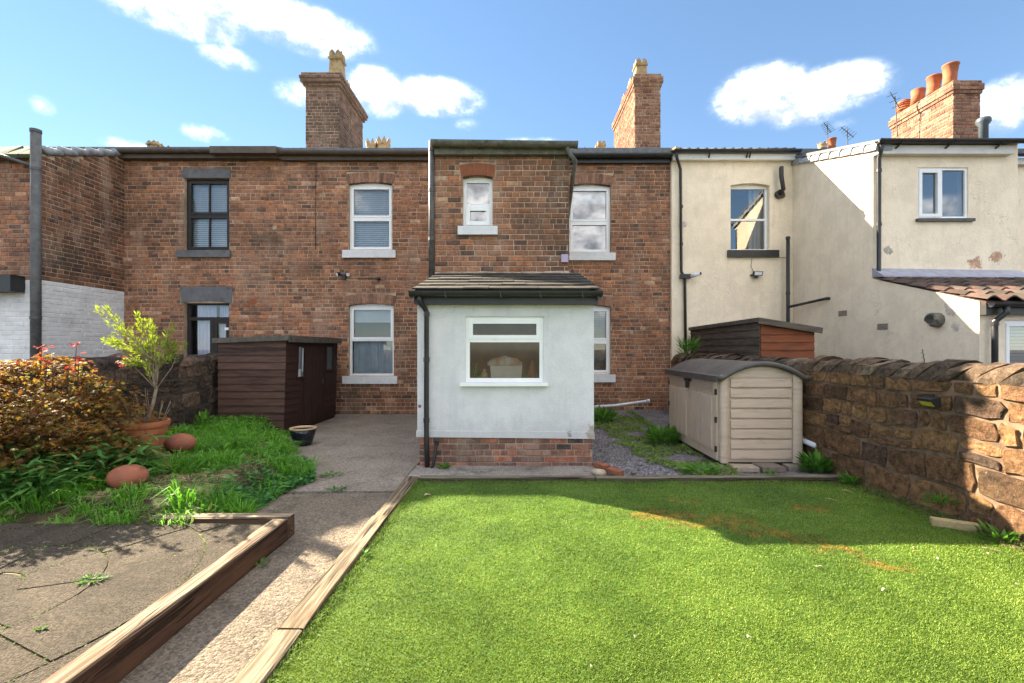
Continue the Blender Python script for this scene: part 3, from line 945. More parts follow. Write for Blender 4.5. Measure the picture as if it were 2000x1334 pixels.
def window(H, F, a0, a1, z0, z1, mat='upvc', recess=0.09, split=0.5, sash_top=True, sash_bot=True, fw=0.05, sw=0.045, rise=0.0, vert=None,
           cols=1, blind='full', glass='glass', name='window', label=None, room='room_dark', rdepth=0.7, tiltz=0.0):
    root = H.root
    mb = MB()
    p1, p0 = -recess, -recess - 0.07
    mb.fbox(F, a0, a0 + fw, z0, z1, p0, p1)
    mb.fbox(F, a1 - fw, a1, z0, z1, p0, p1)
    mb.fbox(F, a0 + fw, a1 - fw, z0, z0 + fw, p0, p1)
    mb.fbox(F, a0 + fw, a1 - fw, z1 - fw, z1, p0, p1)
    if rise > 0:
        n = 8
        lo = [(a0 + (a1 - a0) * i / n, z1 + 0.001) for i in range(n + 1)]
        hi = [(a0 + (a1 - a0) * i / n, z1 + 0.002 + rise * (1 - (2 * i / n - 1) ** 2)) for i in range(n + 1)]
        mb.prism(F, lo + hi[::-1], p0, p1 - 0.002)
    lights = []
    ia0, ia1, iz0, iz1 = a0 + fw, a1 - fw, z0 + fw, z1 - fw
    if split is not None:
        zm = z0 + (z1 - z0) * split
        mb.fbox(F, ia0, ia1, zm - fw * 0.5, zm + fw * 0.5, p0, p1 + 0.004)
        lights = [(ia0, ia1, zm + fw * 0.5, iz1, sash_top), (ia0, ia1, iz0, zm - fw * 0.5, sash_bot)]
    elif vert is not None:
        am = a0 + (a1 - a0) * vert
        mb.fbox(F, am - fw * 0.5, am + fw * 0.5, iz0, iz1, p0, p1 + 0.004)
        lights = [(ia0, am - fw * 0.5, iz0, iz1, sash_top), (am + fw * 0.5, ia1, iz0, iz1, sash_bot)]
    else:
        lights = [(ia0, ia1, iz0, iz1, sash_top)]
    win = mb.build(name, mat, root)
    if label:
        win['label'] = label
    for (x0, x1, y0, y1, sash) in lights:
        g = 0.008
        q0, q1, r0, r1 = x0, x1, y0, y1
        if sash:
            w = sw
            sb = MB()
            e = p1 + 0.016
            b = p1 - 0.05
            sb.fbox(F, q0 - g, q0 + w, r0 - g, r1 + g, b, e)
            sb.fbox(F, q1 - w, q1 + g, r0 - g, r1 + g, b, e)
            sb.fbox(F, q0 + w, q1 - w, r0 - g, r0 + w, b, e)
            sb.fbox(F, q0 + w, q1 - w, r1 - w, r1 + g, b, e)
            for c in range(1, cols):
                cx = q0 + (q1 - q0) * c / cols
                sb.fbox(F, cx - 0.012, cx + 0.012, r0 + w, r1 - w, b, e - 0.01)
            sb.build('sash', mat, win)
            q0, q1, r0, r1 = q0 + w, q1 - w, r0 + w, r1 - w
        for c in range(cols if sash else 1):
            n = cols if sash else 1
            s0 = q0 + (q1 - q0) * c / n + (0.012 if c else 0)
            s1 = q0 + (q1 - q0) * (c + 1) / n - (0.012 if c < n - 1 else 0)
            t = random.uniform(-.004, .004)
            vs = [F.pt(s0 - .004, r0 - .004, p1 - .03), F.pt(s1 + .004, r0 - .004, p1 - .03 + t), F.pt(s1 + .004, r1 + .004, p1 - .03 + t + tiltz), F.pt(s0 - .004, r1 + .004, p1 - .03 + tiltz)]
            pm = MB()
            pm.add(vs, [(0, 1, 2, 3)])
            pm.build('pane', glass, win)
    # room behind
    rb = MB()
    d0, d1 = p0 - 0.02, p0 - rdepth
    A, B, C, D = (a0 - .05, z0 - .05), (a1 + .05, z0 - .05), (a1 + .05, z1 + .05), (a0 - .05, z1 + .05)
    vs = [F.pt(*q, d0) for q in (A, B, C, D)] + [F.pt(*q, d1) for q in (A, B, C, D)]
    rb.add(vs, [(4, 5, 6, 7), (0, 1, 5, 4), (1, 2, 6, 5), (2, 3, 7, 6), (3, 0, 4, 7)])
    rb.build('room', room, win)

    def slats(zlo, zhi, m='blind', pitch=0.05):
        sm = MB()
        k = int((zhi - zlo) / pitch)
        for i in range(k):
            zc = zlo + (i + 0.5) * pitch
            pd = p0 - 0.05
            sm.add([F.pt(ia0 - .02, zc - .023, pd + .012), F.pt(ia1 + .02, zc - .023, pd + .012), F.pt(ia1 + .02, zc + .023, pd - .012), F.pt(ia0 - .02, zc + .023, pd - .012)], [(0, 1, 2, 3)])
        for f in (0.2, 0.8):
            ax = ia0 + (ia1 - ia0) * f
            sm.fbox(F, ax - .003, ax + .003, zlo, zhi, p0 - .034, p0 - .031)
        sm.fbox(F, ia0 - .02, ia1 + .02, zlo - .03, zlo, p0 - .07, p0 - .03)
        sm.build('blind', m, win)

    def drape(x0, x1, zlo, zhi, m='curtain', waves=7, depth=0.03, pd=0.10):
        n = 60
        vs = []
        for i in range(n + 1):
            x = x0 + (x1 - x0) * i / n
            o = math.sin(i / n * waves * math.tau + math.sin(i * .3)) * depth
            vs += [F.pt(x, zlo, p0 - pd + o * 1.15), F.pt(x, zhi, p0 - pd + o * .8)]
        fs = [(2 * i, 2 * i + 2, 2 * i + 3, 2 * i + 1) for i in range(n)]
        dm = MB()
        dm.add(vs, fs)
        dm.build('curtain', m, win, smooth=True)

    if blind == 'full':
        slats(z0 + .02, z1)
    elif blind == 'wood':
        slats(z0 + .02, z1, 'blind_wood')
    elif blind == 'half':
        zm = z0 + (z1 - z0) * split
        slats(zm + (z1 - zm) * .56, z1, 'blind', 0.036)
        drape(ia0 - .02, ia1 + .02, z0, zm + .02)
    elif blind == 'roller':
        zm = z0 + (z1 - z0) * .78
        rbm = MB()
        rbm.fbox(F, ia0, ia1, zm, z1, p0 - .06, p0 - .055)
        rbm.fbox(F, ia0, ia1, zm - .02, zm - .001, p0 - .065, p0 - .05)
        rbm.build('blind', 'blind', win)
    elif blind == 'drapes':
        w = ia1 - ia0
        drape(ia0 + w * .25, ia0 + w * .62, z0, z1, 'curtain_white', 4, .02)
    elif blind == 'cream_drape':
        w = ia1 - ia0
        drape(ia0 + w * .62, ia1, z0, z1, 'curtain', 3, .03)
    return win


def sill(H, F, a0, a1, z0, z1, out, mat, name='window_sill'):
    mb = MB()
    mb.prism(F, [(a0, z0), (a1, z0), (a1, z1), (a0, z1)], -0.12, out)
    return mb.build(name, mat, H.root)


def gutter(H, p, q, r, mat, name='gutter', brackets=None):
    p = Vector(p); q = Vector(q)
    d = (q - p).normalized()
    up = Vector((0, 0, 1))
    side = d.cross(up).normalized()
    mb = MB()
    seg = 10
    ring = []
    for base in (p, q):
        for rr in (r, r * 0.86):
            for k in range(seg + 1):
                a = math.pi * k / seg
                ring.append(base + side * math.cos(a) * rr - up * math.sin(a) * rr)
    m = seg + 1
    fs = []
    for k in range(seg):
        fs.append((k, k + 1, 2 * m + k + 1, 2 * m + k))
        fs.append((m + k, 3 * m + k, 3 * m + k + 1, m + k + 1))
        fs.append((k, m + k, m + k + 1, k + 1))
        fs.append((2 * m + k, 2 * m + k + 1, 3 * m + k + 1, 3 * m + k))
    fs += [(0, 2 * m, 3 * m, m), (m - 1, 2 * m - 1, 4 * m - 1, 3 * m - 1)]
    mb.add(ring, fs)
    o = mb.build(name, mat, H.root)
    L = (q - p).length
    nb = max(2, int(L / 2.0))
    for i in range(nb + 1):                              # unions between lengths
        c = p + d * (L * i / nb)
        b = MB()
        rg = []
        for base in (c - d * .025, c + d * .025):
            for k in range(seg + 1):
                a = math.pi * k / seg
                rg.append(base + side * math.cos(a) * (r + .006) - up * math.sin(a) * (r + .006))
        b.add(rg, [(k, k + 1, m + k + 1, m + k) for k in range(seg)])
        b.build('gutter_union', mat, o)
    return o


def pipe(H, path, r, mat, name='downpipe', collars=(), root=None):
    mb = MB()
    mb.tube(path, r, 12)
    o = mb.build(name, mat, root or H.root, smooth=True)
    for (c, axis) in collars:
        cb = MB()
        cc = Vector(c)
        ax = Vector(axis).normalized()
        cb.tube([cc - ax * .03, cc + ax * .03], r + .008, 12)
        cb.build('pipe_clip', mat, o)
    return o


# ------------------------------------------------------------------ setting: ground
mb = MB()
mb.add([(-400, -400, -.05), (400, -400, -.05), (400, 400, -.05), (-400, 400, -.05)], [(0, 1, 2, 3)])
mb.build('ground', 'soil', kind='structure')

YF = 11.11
X0, X1, X2 = -5.6, 3.84, 13.0


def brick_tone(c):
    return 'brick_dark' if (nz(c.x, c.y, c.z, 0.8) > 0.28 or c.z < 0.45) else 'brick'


# ================================================================== left house
HL = House('brick terraced house at left with grey painted lintels and dark window frames', (-8, YF, 0))
FL = Fr((0, YF, 0), (1, 0, 0))                          # a is world X
wl = (wx(360, YF), wx(448, YF), wz(489, YF), wz(348, YF))
dl = (wx(360, YF), wx(448, YF), -0.02, wz(592, YF))
lint1 = (wx(357, YF), wx(451, YF), wl[3], wz(330, YF))
lint2 = (wx(352, YF), wx(455, YF), dl[3], wz(560, YF))
ZTOP = 6.18
holesL = [wl, dl]
wallL = wall_back('rear_wall', FL, -9.5, X0, 0, ZTOP, holesL, 0.25, 'mortar', HL.root)
SEEN_L = lambda c: c.z > 1.45
bricks(HL, wallL, FL, -9.5, X0, 0, ZTOP, holesL + [lint1, lint2], 'brick', seen=SEEN_L, matfn=brick_tone)
window(HL, FL, *wl, mat='dark_timber', split=0.5, cols=2, fw=0.06, sw=0.045, glass='glass', name='sash_window', label='dark timber sash window with white blind')
sill(HL, FL, wx(347, YF), wx(452, YF), wz(503, YF), wz(489, YF) - .004, .07, 'grey_stone_paint')
mb = MB(); mb.fbox(FL, lint1[0], lint1[1], lint1[2] + .003, lint1[3], -.12, .02); mb.build('lintel', 'grey_stone_paint', HL.root)
a0, a1 = lint2[0], lint2[1]
n = 10
lo = [(dl[0] - .05 + (dl[1] - dl[0] + .1) * i / n, lint2[2] - .0 + .05 * (1 - (2 * i / n - 1) ** 2)) for i in range(n + 1)]
mb = MB(); mb.prism(FL, lo + [(a1, lint2[3]), (a0, lint2[3])], -.12, .02); mb.build('lintel', 'grey_stone_paint', HL.root)['label'] = 'splayed grey painted lintel over the back door'
# back door with a fanlight and side pane
dz = 2.1
zf = wz(622, YF)
mb = MB()
p1, p0 = -.1, -.17
for b in ((dl[0], dl[0] + .07, 0, dl[3] + .05), (dl[1] - .07, dl[1], 0, dl[3] + .05), (dl[0] + .07, dl[1] - .07, zf - .04, zf + .04), (dl[0] + .07, dl[1] - .07, dl[3] - .04, dl[3] + .05)):
    mb.fbox(FL, *b, p0, p1)
dm = wx(408, YF)
mb.fbox(FL, dm - .04, dm + .05, 0, zf - .04, p0, p1)
door = mb.build('back_door', 'dark_timber', HL.root)
for b in ((dl[0] + .07, dl[1] - .07, zf + .04, dl[3] - .04), (dl[0] + .07, dm - .04, .3, zf - .04), (dm + .13, dl[1] - .15, .9, zf - .12)):
    mb = MB(); mb.add([FL.pt(b[0], b[2], -.14), FL.pt(b[1], b[2], -.14), FL.pt(b[1], b[3], -.14), FL.pt(b[0], b[3], -.14)], [(0, 1, 2, 3)]); mb.build('pane', 'glass', door)
mb = MB()
for b in ((dm + .05, dm + .13, 0, zf - .04), (dl[1] - .15, dl[1] - .07, 0, zf - .04), (dm + .13, dl[1] - .15, zf - .12, zf - .04), (dm + .13, dl[1] - .15, 0, .9)):
    mb.fbox(FL, *b, p0 + .01, p1 - .01)
mb.build('door_leaf', 'dark_timber', door)
mb = MB(); mb.fbox(FL, dl[1] - .14, dl[1] - .05, zf - .28, zf - .22, -.09, -.04); mb.build('door_handle', 'upvc', door)
n = 50
for (q0, q1, wv) in ((dl[0] + .15, dm + .02, 5), (dm + .1, dl[1] - .1, 5)):
    vs = []
    for i in range(n + 1):
        x = q0 + (q1 - q0) * i / n
        o = math.sin(i / n * wv * math.tau) * .025
        vs += [FL.pt(x, .2, -.26 + o), FL.pt(x, dl[3], -.26 + o * .7)]
    mb = MB(); mb.add(vs, [(2 * i, 2 * i + 2, 2 * i + 3, 2 * i + 1) for i in range(n)]); mb.build('curtain', 'curtain_white', door, smooth=True)
mb = MB()
A, B, C, D = (dl[0] - .1, 0), (dl[1] + .1, 0), (dl[1] + .1, dl[3] + .2), (dl[0] - .1, dl[3] + .2)
vs = [FL.pt(*q, -.26 - .0) for q in (A, B, C, D)] + [FL.pt(*q, -1.0) for q in (A, B, C, D)]
mb.add(vs, [(4, 5, 6, 7), (0, 1, 5, 4), (1, 2, 6, 5), (2, 3, 7, 6), (3, 0, 4, 7)]); mb.build('room', 'room_dark', door)

# eaves of the left house
mb = MB(); mb.box(-9.5, wx(540, 10.9), 10.93, YF - .004, 6.17, 6.36); mb.build('eaves_board', 'gutter_brown', HL.root)
mb = MB(); mb.box(wx(540, 10.9) + .003, X0, 10.97, YF - .004, 6.17, 6.33); mb.build('eaves_board', 'gutter_brown', HL.root)
gutter(HL, (-9.45, 10.86, 6.33), (-7.2, 10.86, 6.33), .07, 'gutter_brown')
mb = MB(); mb.box(-7.19, wx(545, 10.9), 10.76, 10.925, 6.22, 6.38); mb.build('shadow_box_gutter', 'gutter_brown', HL.root)  # gutter stretch boxed out further, depth made up for its shadow on the lawn


def roof_slab(H, x0, x1, y0, z0, y1, z1, y2, z2, t=.12, mat='slate'):
    mb = MB()
    for (ya, za, yb, zb) in ((y0, z0, y1, z1), (y1, z1, y2, z2)):
        mb.hexa([(x0, ya, za), (x1, ya, za), (x1, yb, zb), (x0, yb, zb), (x0, ya, za + t), (x1, ya, za + t), (x1, yb, zb + t), (x0, yb, zb + t)])
    return mb.build('roof', mat, H.root)


def core(H, x0, x1):
    mb = MB(); mb.box(x0 + .01, x1 - .01, 12.35, 18.5, 0, 6.2); mb.build('house_body', 'house_core', H.root)


roof_slab(HL, -13.5, X0 - .002, 10.85, 6.28, 15.0, 7.72, 19.0, 6.2)
core(HL, -13.5, X0)

# outrigger of the left house
YO = 9.15
XO = -9.5
FO = Fr((XO, YO, 0), (0, 1, 0))                         # side wall, faces +X
top = lambda a: 5.50 + (6.28 - 5.50) * a / (YF - YO)
mb = MB(); mb.prism(FO, [(0, 0), (YF - YO, 0), (YF - YO, top(YF - YO)), (0, top(0))], -.2, 0); wO = mb.build('side_wall', 'mortar', HL.root)
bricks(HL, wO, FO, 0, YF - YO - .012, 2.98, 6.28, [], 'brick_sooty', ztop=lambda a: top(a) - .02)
bricks(HL, wO, FO, 0, YF - YO - .012, 0, 2.97, [], 'painted_brick', rel=.010, j=.011, seen=lambda c: c.z > 1.5)
mb = MB(); mb.fbox(FO, 0, YF - YO - .012, 0, 2.97, .001, .003); mb.build('paint_coat', 'painted_brick', HL.root)
FO2 = Fr((-13.5, YO, 0), (1, 0, 0))
mb = MB(); mb.fbox(FO2, 0, 4.0 - .201, 0, 5.45, -.25, 0); wO2 = mb.build('gable_wall', 'mortar_pale', HL.root)
bricks(HL, wO2, FO2, 0.6, 4.0, 2.98, 5.5, [], 'brick', seen=True)
bricks(HL, wO2, FO2, 0.6, 4.0, 0, 2.97, [], 'painted_brick', rel=.010, j=.011, seen=lambda c: c.z > 1.5)
mb = MB(); mb.fbox(FO2, 0, 4.0, 0, 2.97, .001, .003); mb.build('paint_coat', 'painted_brick', HL.root)
mb = MB(); mb.hexa([(-13.5, 9.25, 5.50), (XO + .03, 9.25, 5.50), (XO + .03, YF, 6.30), (-13.5, YF, 6.30), (-13.5, 9.25, 5.58), (XO + .03, 9.25, 5.58), (XO + .03, YF, 6.38), (-13.5, YF, 6.38)])
mb.build('outrigger_roof', 'slate', HL.root)
for i in range(6):                                       # verge tiles climbing to the eaves
    ya, yb = 9.18 + i * .32, 9.18 + (i + 1) * .32 + .03
    za, zb = 5.60 + i * .131 + .02, 5.60 + (i + 1) * .131
    mb = MB(); mb.tube([(XO + .02, ya, za - .02), (XO + .02, yb, zb - .05)], .085, 8, .07); mb.build('verge_tile', 'ridge_tile', HL.root, smooth=True)
for i in range(7):                                       # mossy tiles at the front eaves
    x = XO + .02 - i * .27
    mb = MB(); mb.hexa([(x - .26, 8.98, 5.36 + random.uniform(-.02, .02)), (x, 8.98, 5.36), (x, 9.3, 5.62), (x - .26, 9.3, 5.62 + .02), (x - .26, 8.95, 5.42), (x, 8.95, 5.42), (x, 9.3, 5.72 + random.uniform(-.02, .03)), (x - .26, 9.3, 5.72)])
    mb.build('eaves_tile', 'mossy_tile', HL.root)
pipe(HL, [(wx(-20, 8.9), 8.9, wz(296, 8.9)), (wx(66, 9.0), 9.0, wz(325, 9.0))], .035, 'cast_iron', 'waste_pipe')
xs = wx(70, 9.02)
pipe(HL, [(xs, 9.02, 0), (xs, 9.02, wz(259, 9.02))], .085, 'cast_iron', 'soil_stack', [((xs, 9.02, z), (0, 0, 1)) for z in (5.9, 5.15, 3.0, 2.2)])
mb = MB(); mb.fbox(FO2, 1.2, wx(50, YO) + 13.5, wz(572, YO), wz(540, YO), -.02, .28); mb.build('black_canopy', 'black_plastic', HL.root)

# ================================================================== middle house
HM = House('red brown brick terraced house in the middle with narrow outrigger and white windows', (0, YF, 0))
FM = Fr((0, YF, 0), (1, 0, 0))
wu = (wx(681, YF), wx(766, YF), wz(489, YF), wz(360, YF))
wlo = (wx(681, YF), wx(769, YF), wz(734, YF), wz(597, YF))
ru = (wx(1112, YF), wx(1193, YF), wz(494, YF), wz(363, YF))
rl = (wx(1108, YF), wx(1193, YF), wz(731, YF), wz(600, YF))
RISE = .055
holesM = [(w[0], w[1], w[2], w[3] + RISE) for w in (wu, wlo, ru, rl)]
XOL, XOR, YOU = -1.366, 0.965, 7.94
hid = [(XOL + .05, XOR - .05, 0, 4.9)]
wallM = wall_back('rear_wall', FM, X0 + .001, X1, 0, ZTOP, holesM, 0.25, 'mortar', HM.root)
SEEN_M = lambda c: not (XOL - .3 < c.x < XOR and c.z < 5.2)
archz = [(w[0] - .05, w[1] + .05, w[3], w[3] + RISE + .25) for w in (wu, wlo, ru, rl)]
bricks(HM, wallM, FM, X0, X1, 0, ZTOP, holesM + archz + hid + [(wx(486, YF), wx(502, YF), wz(598, YF), wz(584, YF))], 'brick', seen=SEEN_M, matfn=brick_tone)
for w in (wu, wlo, ru, rl):
    arch(HM.root, FM, w[0] - .03, w[1] + .03, w[3], RISE, .235, 13, wallM)
    sill(HM, FM, w[0] - .13, w[1] + .10, w[2] - .19, w[2] - .005, .08, 'sill_paint')
window(HM, FM, *wu, rise=RISE - .004, split=.5, sash_top=True, sash_bot=True, blind='full', label='upper white window with venetian blind')
window(HM, FM, *wlo, rise=RISE - .004, split=.51, sash_top=True, sash_bot=False, blind='half', label='lower white window with half raised blind and net curtain')
window(HM, FM, *ru, rise=RISE - .004, split=.47, blind='roller', glass='glass_dark', label='upper white window half hidden by the outrigger')
window(HM, FM, *rl, rise=RISE - .004, split=.5, blind='wood', label='lower white window beside the blue extension')
mb = MB(); mb.fbox(FM, wx(487, YF), wx(501, YF), wz(597, YF), wz(585, YF), -.02, .012); mb.build('air_brick', 'air_brick', HM.root)
mb = MB(); mb.lathe((0, 0, 0), [(0, 0), (.055, 0), (.055, .012)], 16)
mb.v = [FM.pt(wx(537, YF) + x, wz(445, YF) + y, z + .004) for x, y, z in mb.v]
mb.build('blanking_cap', 'pale_stone', HM.root)
pipe(HM, [FM.pt(wx(618, YF), wz(325, YF), .02), FM.pt(wx(617, YF), wz(400, YF), .025), FM.pt(wx(617, YF), wz(487, YF), .02)], .006, 'black_plastic', 'cable')
pipe(HM, [FM.pt(wx(670, YF), wz(543, YF), .02), FM.pt(wx(738, YF), wz(544, YF), .02)], .006, 'black_plastic', 'cable')
# eaves
mb = MB(); mb.box(X0 + .002, -1.40, 10.97, YF - .004, 6.14, 6.32); mb.build('eaves_board', 'gutter_brown', HM.root)
mb = MB(); mb.box(1.0, X1 - .06, 10.99, YF - .004, 6.08, 6.26); mb.build('eaves_board', 'black_plastic', HM.root)
gutter(HM, (X0 + .01, 10.88, 6.31), (-1.40, 10.88, 6.29), .075, 'gutter_brown')
gutter(HM, (1.08, 10.9, 6.24), (X1 - .07, 10.9, 6.25), .08, 'black_plastic')
roof_slab(HM, X0, X1 - .002, 10.9, 6.28, 15.0, 7.72, 19.0, 6.2)
core(HM, X0, X1)

# outrigger
FU = Fr((0, YOU, 0), (1, 0, 0))
ow = (wx(904, YOU), wx(962, YOU), wz(443, YOU), wz(347, YOU))
ORISE = .04
ZU = wz(303, YOU)
holesU = [(ow[0], ow[1], ow[2], ow[3] + ORISE)]
wallU = wall_back('outrigger_wall', FU, XOL, XOR, 0, ZU, holesU, .24, 'mortar', HM.root)
bricks(HM, wallU, FU, XOL, XOR, 2.66, ZU, holesU + [(ow[0] - .06, ow[1] + .06, ow[3], ow[3] + ORISE + .225)], 'brick', seen=True,
       matfn=lambda c: 'brick_dark' if (c.x > .62 + .2 * nz(c.x, 3, c.z, 2.0) or (c.z < 3.2 and nz(c.x, 7, c.z, 1.6) > .0)) else 'brick')
arch(HM.root, FU, ow[0] - .03, ow[1] + .03, ow[3], ORISE, .21, 8, wallU, 'air_brick')
window(HM, FU, *ow, rise=ORISE - .004, split=.46, sash_top=False, sash_bot=True, fw=.06, sw=.06, blind=None, glass='glass_dark', label='small white outrigger window', rdepth=.6)
sill(HM, FU, wx(895, YOU), wx(972, YOU), wz(460, YOU), wz(443, YOU) - .004, .08, 'sill_paint')
mb = MB(); mb.fbox(FU, wx(1096, YOU), wx(1109, YOU), wz(513, YOU), wz(498, YOU), -.02, .06); mb.build('lilac_stone_stub', 'sill_lilac', HM.root)
for sgn, xx in ((-1, XOL), (1, XOR)):
    Fs = Fr((xx, YF if sgn < 0 else YOU, 0), (0, -1 if sgn < 0 else 1, 0))
    L = YF - YOU
    o0, o1 = (0, L - .245) if sgn < 0 else (.245, L)
    mb = MB(); mb.fbox(Fs, o0, o1, 0, ZU, -.24, 0); ws = mb.build('outrigger_side_wall', 'mortar', HM.root)
    bricks(HM, ws, Fs, 0, L, 2.0, ZU, [], 'brick', seen=False)
mb = MB(); mb.hexa([(XOL - .04, 7.86, 5.10), (XOR + .04, 7.86, 5.10), (XOR + .04, YF, 6.1), (XOL - .04, YF, 6.1), (XOL - .04, 7.86, 5.18), (XOR + .04, 7.86, 5.18), (XOR + .04, YF, 6.18), (XOL - .04, YF, 6.18)])
mb.build('outrigger_roof', 'slate', HM.root)
mb = MB(); mb.box(XOL - .0, XOR + .0, 7.83, YOU - .004, ZU - .03, ZU + .13); mb.build('eaves_board', 'gutter_grey', HM.root)
gutter(HM, (XOL + .0, 7.75, ZU + .155), (XOR + .10, 7.75, ZU + .125), .085, 'gutter_grey')
xs = -1.425
pipe(HM, [(xs, 7.92, 2.7), (xs, 7.92, wz(276, 7.92))], .05, 'cast_iron', 'soil_stack', [((xs, 7.92, z), (0, 0, 1)) for z in (5.05, 4.35, 3.5)])
xg = XOR - .02
pipe(HM, [(wx(1108, 7.75), 7.75, ZU + .06), (wx(1110, 7.75), 7.75, ZU - .02), (1.06, 7.80, ZU - .16), (1.05, 7.9, ZU - .26), (1.03, 9.2, ZU - 1.2), (1.03, 10.9, ZU - 2.4)], .038, 'gutter_grey', 'downpipe')

# ground floor extension
YE = 6.13
XE0, XE1 = wx(815, YE), wx(1160, YE)
ZE0, ZE1 = wz(848, YE), wz(594, YE)
FE = Fr((0, YE, 0), (1, 0, 0))
ew = (wx(909, YE), wx(1062, YE), wz(747, YE), wz(618, YE))
wallE = wall_back('extension_wall', FE, XE0, XE1, ZE0, ZE1, [ew], .2, 'blue_render', HM.root)
mb = MB()
mb.prism(Fr((XE0 - .012, YE, 0), (1, 0, 0)), [(0, ZE0 - .035), (XE1 - XE0 + .02, ZE0 - .06), (XE1 - XE0 + .02, ZE0 + .03), (0, ZE0 + .05)], -.01, .018)
mb.build('render_bead', 'blue_render', HM.root)
for sgn, xx in ((-1, XE0), (1, XE1)):
    Fs = Fr((xx, YOU if sgn < 0 else YE, 0), (0, -1 if sgn < 0 else 1, 0))
    L = YOU - YE
    o0, o1 = (0, L - .2) if sgn < 0 else (.2, L)
    mb = MB(); mb.fbox(Fs, o0, o1, ZE0, ZE1 + .1, -.2, 0); mb.build('extension_side_wall', 'blue_render', HM.root)
    mb = MB(); mb.fbox(Fs, o0, o1, 0, ZE0, -.2, -.02); mb.build('extension_plinth', 'mortar', HM.root)
mb = MB(); mb.fbox(FE, XE0 + .03, XE1 - .02, -.02, ZE0, -.2, -.012); wp = mb.build('extension_plinth', 'mortar_pale', HM.root)
bricks(HM, wp, Fr((0, YE + .012, 0), (1, 0, 0)), XE0 + .03, XE1 - .02, -.015, ZE0 - .03, [], 'brick_plinth', ch=.083, bl=.225, rel=.008, j=.014)
win = window(HM, FE, *ew, recess=.035, split=.64, sash_top=True, sash_bot=False, fw=.055, sw=.042, blind=None, glass='glass_frost', label='wide white kitchen window with obscured glass', room='room_wall', rdepth=1.0)
mb = MB(); mb.fbox(FE, wx(899, YE), wx(1070, YE), ew[2] - .045, ew[2] - .004, -.03, .07); mb.build('window_sill', 'upvc', HM.root)
# washing basket behind the obscured glass
bx0, bx1, bz = wx(958, YE + .3), wx(1020, YE + .3), ew[2] + .03
mb = MB()
mb.prism(FE, [(bx0 + .02, bz), (bx1 - .02, bz), (bx1, bz + .19), (bx0, bz + .19)], -.32, -.16)
mb.build('washing_basket', 'basket', win)
mb = MB(); mb.lathe(FE.pt(wx(985, YE), bz + .2, -.23), [(.24, -.01), (.25, .03), (.17, .09), (.10, .10), (.0, .13)], 16, 1, .35); mb.build('folded_laundry', 'cloth', win, smooth=True)

# jars on the kitchen sill
for (px, h_, r_, m_) in ((930, .22, .035, 'weed'), (946, .14, .04, 'pot_rim'), (1040, .26, .05, 'terracotta_pot')):
    mb = MB(); mb.lathe(FE.pt(wx(px, YE + .2), bz, -.2), [(r_, 0), (r_, h_ * .6), (r_ * .5, h_ * .75), (r_ * .5, h_), (0, h_)], 12); mb.build('jar', m_, win, smooth=True)

# extension roof: courses of flat tiles
RX0, RX1 = -1.315, 1.115
ya, za, yb, zb = 5.93, 2.345, 7.93, 2.885
sl = (zb - za) / (yb - ya)
mb = MB(); mb.hexa([(RX0 + .04, ya + .03, za - .06), (RX1 - .04, ya + .03, za - .06), (RX1 - .04, yb, zb - .06), (RX0 + .04, yb, zb - .06), (RX0 + .04, ya + .03, za), (RX1 - .04, ya + .03, za), (RX1 - .04, yb, zb), (RX0 + .04, yb, zb)])
roofE = mb.build('extension_roof', 'flat_tile', HM.root)
nrow, ncol = 6, 8
for r_ in range(nrow):
    y0_, y1_ = ya + (yb - ya) * r_ / nrow, ya + (yb - ya) * (r_ + 1) / nrow
    off = .16 if r_ % 2 else 0
    xx = RX0 - off
    while xx < RX1 - .02:
        x0_, x1_ = max(xx, RX0), min(xx + .325, RX1)
        xx += .33
        if x1_ - x0_ < .05:
            continue
        dz = random.uniform(-.004, .004)
        e0, e1 = y0_ - .035, min(y1_ + .06, yb)
        zb0 = za + sl * (e0 - ya) + .028 + dz
        zb1 = za + sl * (e1 - ya) + .004 + dz
        t = .022
        mb = MB(); mb.hexa([(x0_, e0, zb0), (x1_, e0, zb0), (x1_, e1, zb1), (x0_, e1, zb1), (x0_, e0, zb0 + t), (x1_, e0, zb0 + t), (x1_, e1, zb1 + t), (x0_, e1, zb1 + t)])
        mb.build('roof_tile', 'flat_tile', roofE)
for xx, nm in ((RX0, 'verge_board'), (RX1, 'verge_board')):
    mb = MB(); mb.hexa([(xx - .03, ya - .03, za - .10), (xx + .03, ya - .03, za - .10), (xx + .03, yb, zb - .10), (xx - .03, yb, zb - .10), (xx - .03, ya - .03, za + .0), (xx + .03, ya - .03, za + .0), (xx + .03, yb, zb + .0), (xx - .03, yb, zb + .0)]); mb.build(nm, 'black_plastic', HM.root)
# mortar flaunching and lead where the roof meets the brick
mb = MB()
n = 40
vs = []
for i in range(n + 1):
    x = XOL + (XOR - XOL) * i / n
    h = .035 + .03 * abs(nz(x, 2.2, 1, 4)) + (.03 if i > 32 else 0)
    vs += [(x, YOU - .06 - .02 * random.random(), zb - .012), (x, YOU - .002, zb + h)]
mb.add(vs, [(2 * i, 2 * i + 2, 2 * i + 3, 2 * i + 1) for i in range(n)])
mb.build('flaunching', 'pale_stone', HM.root)
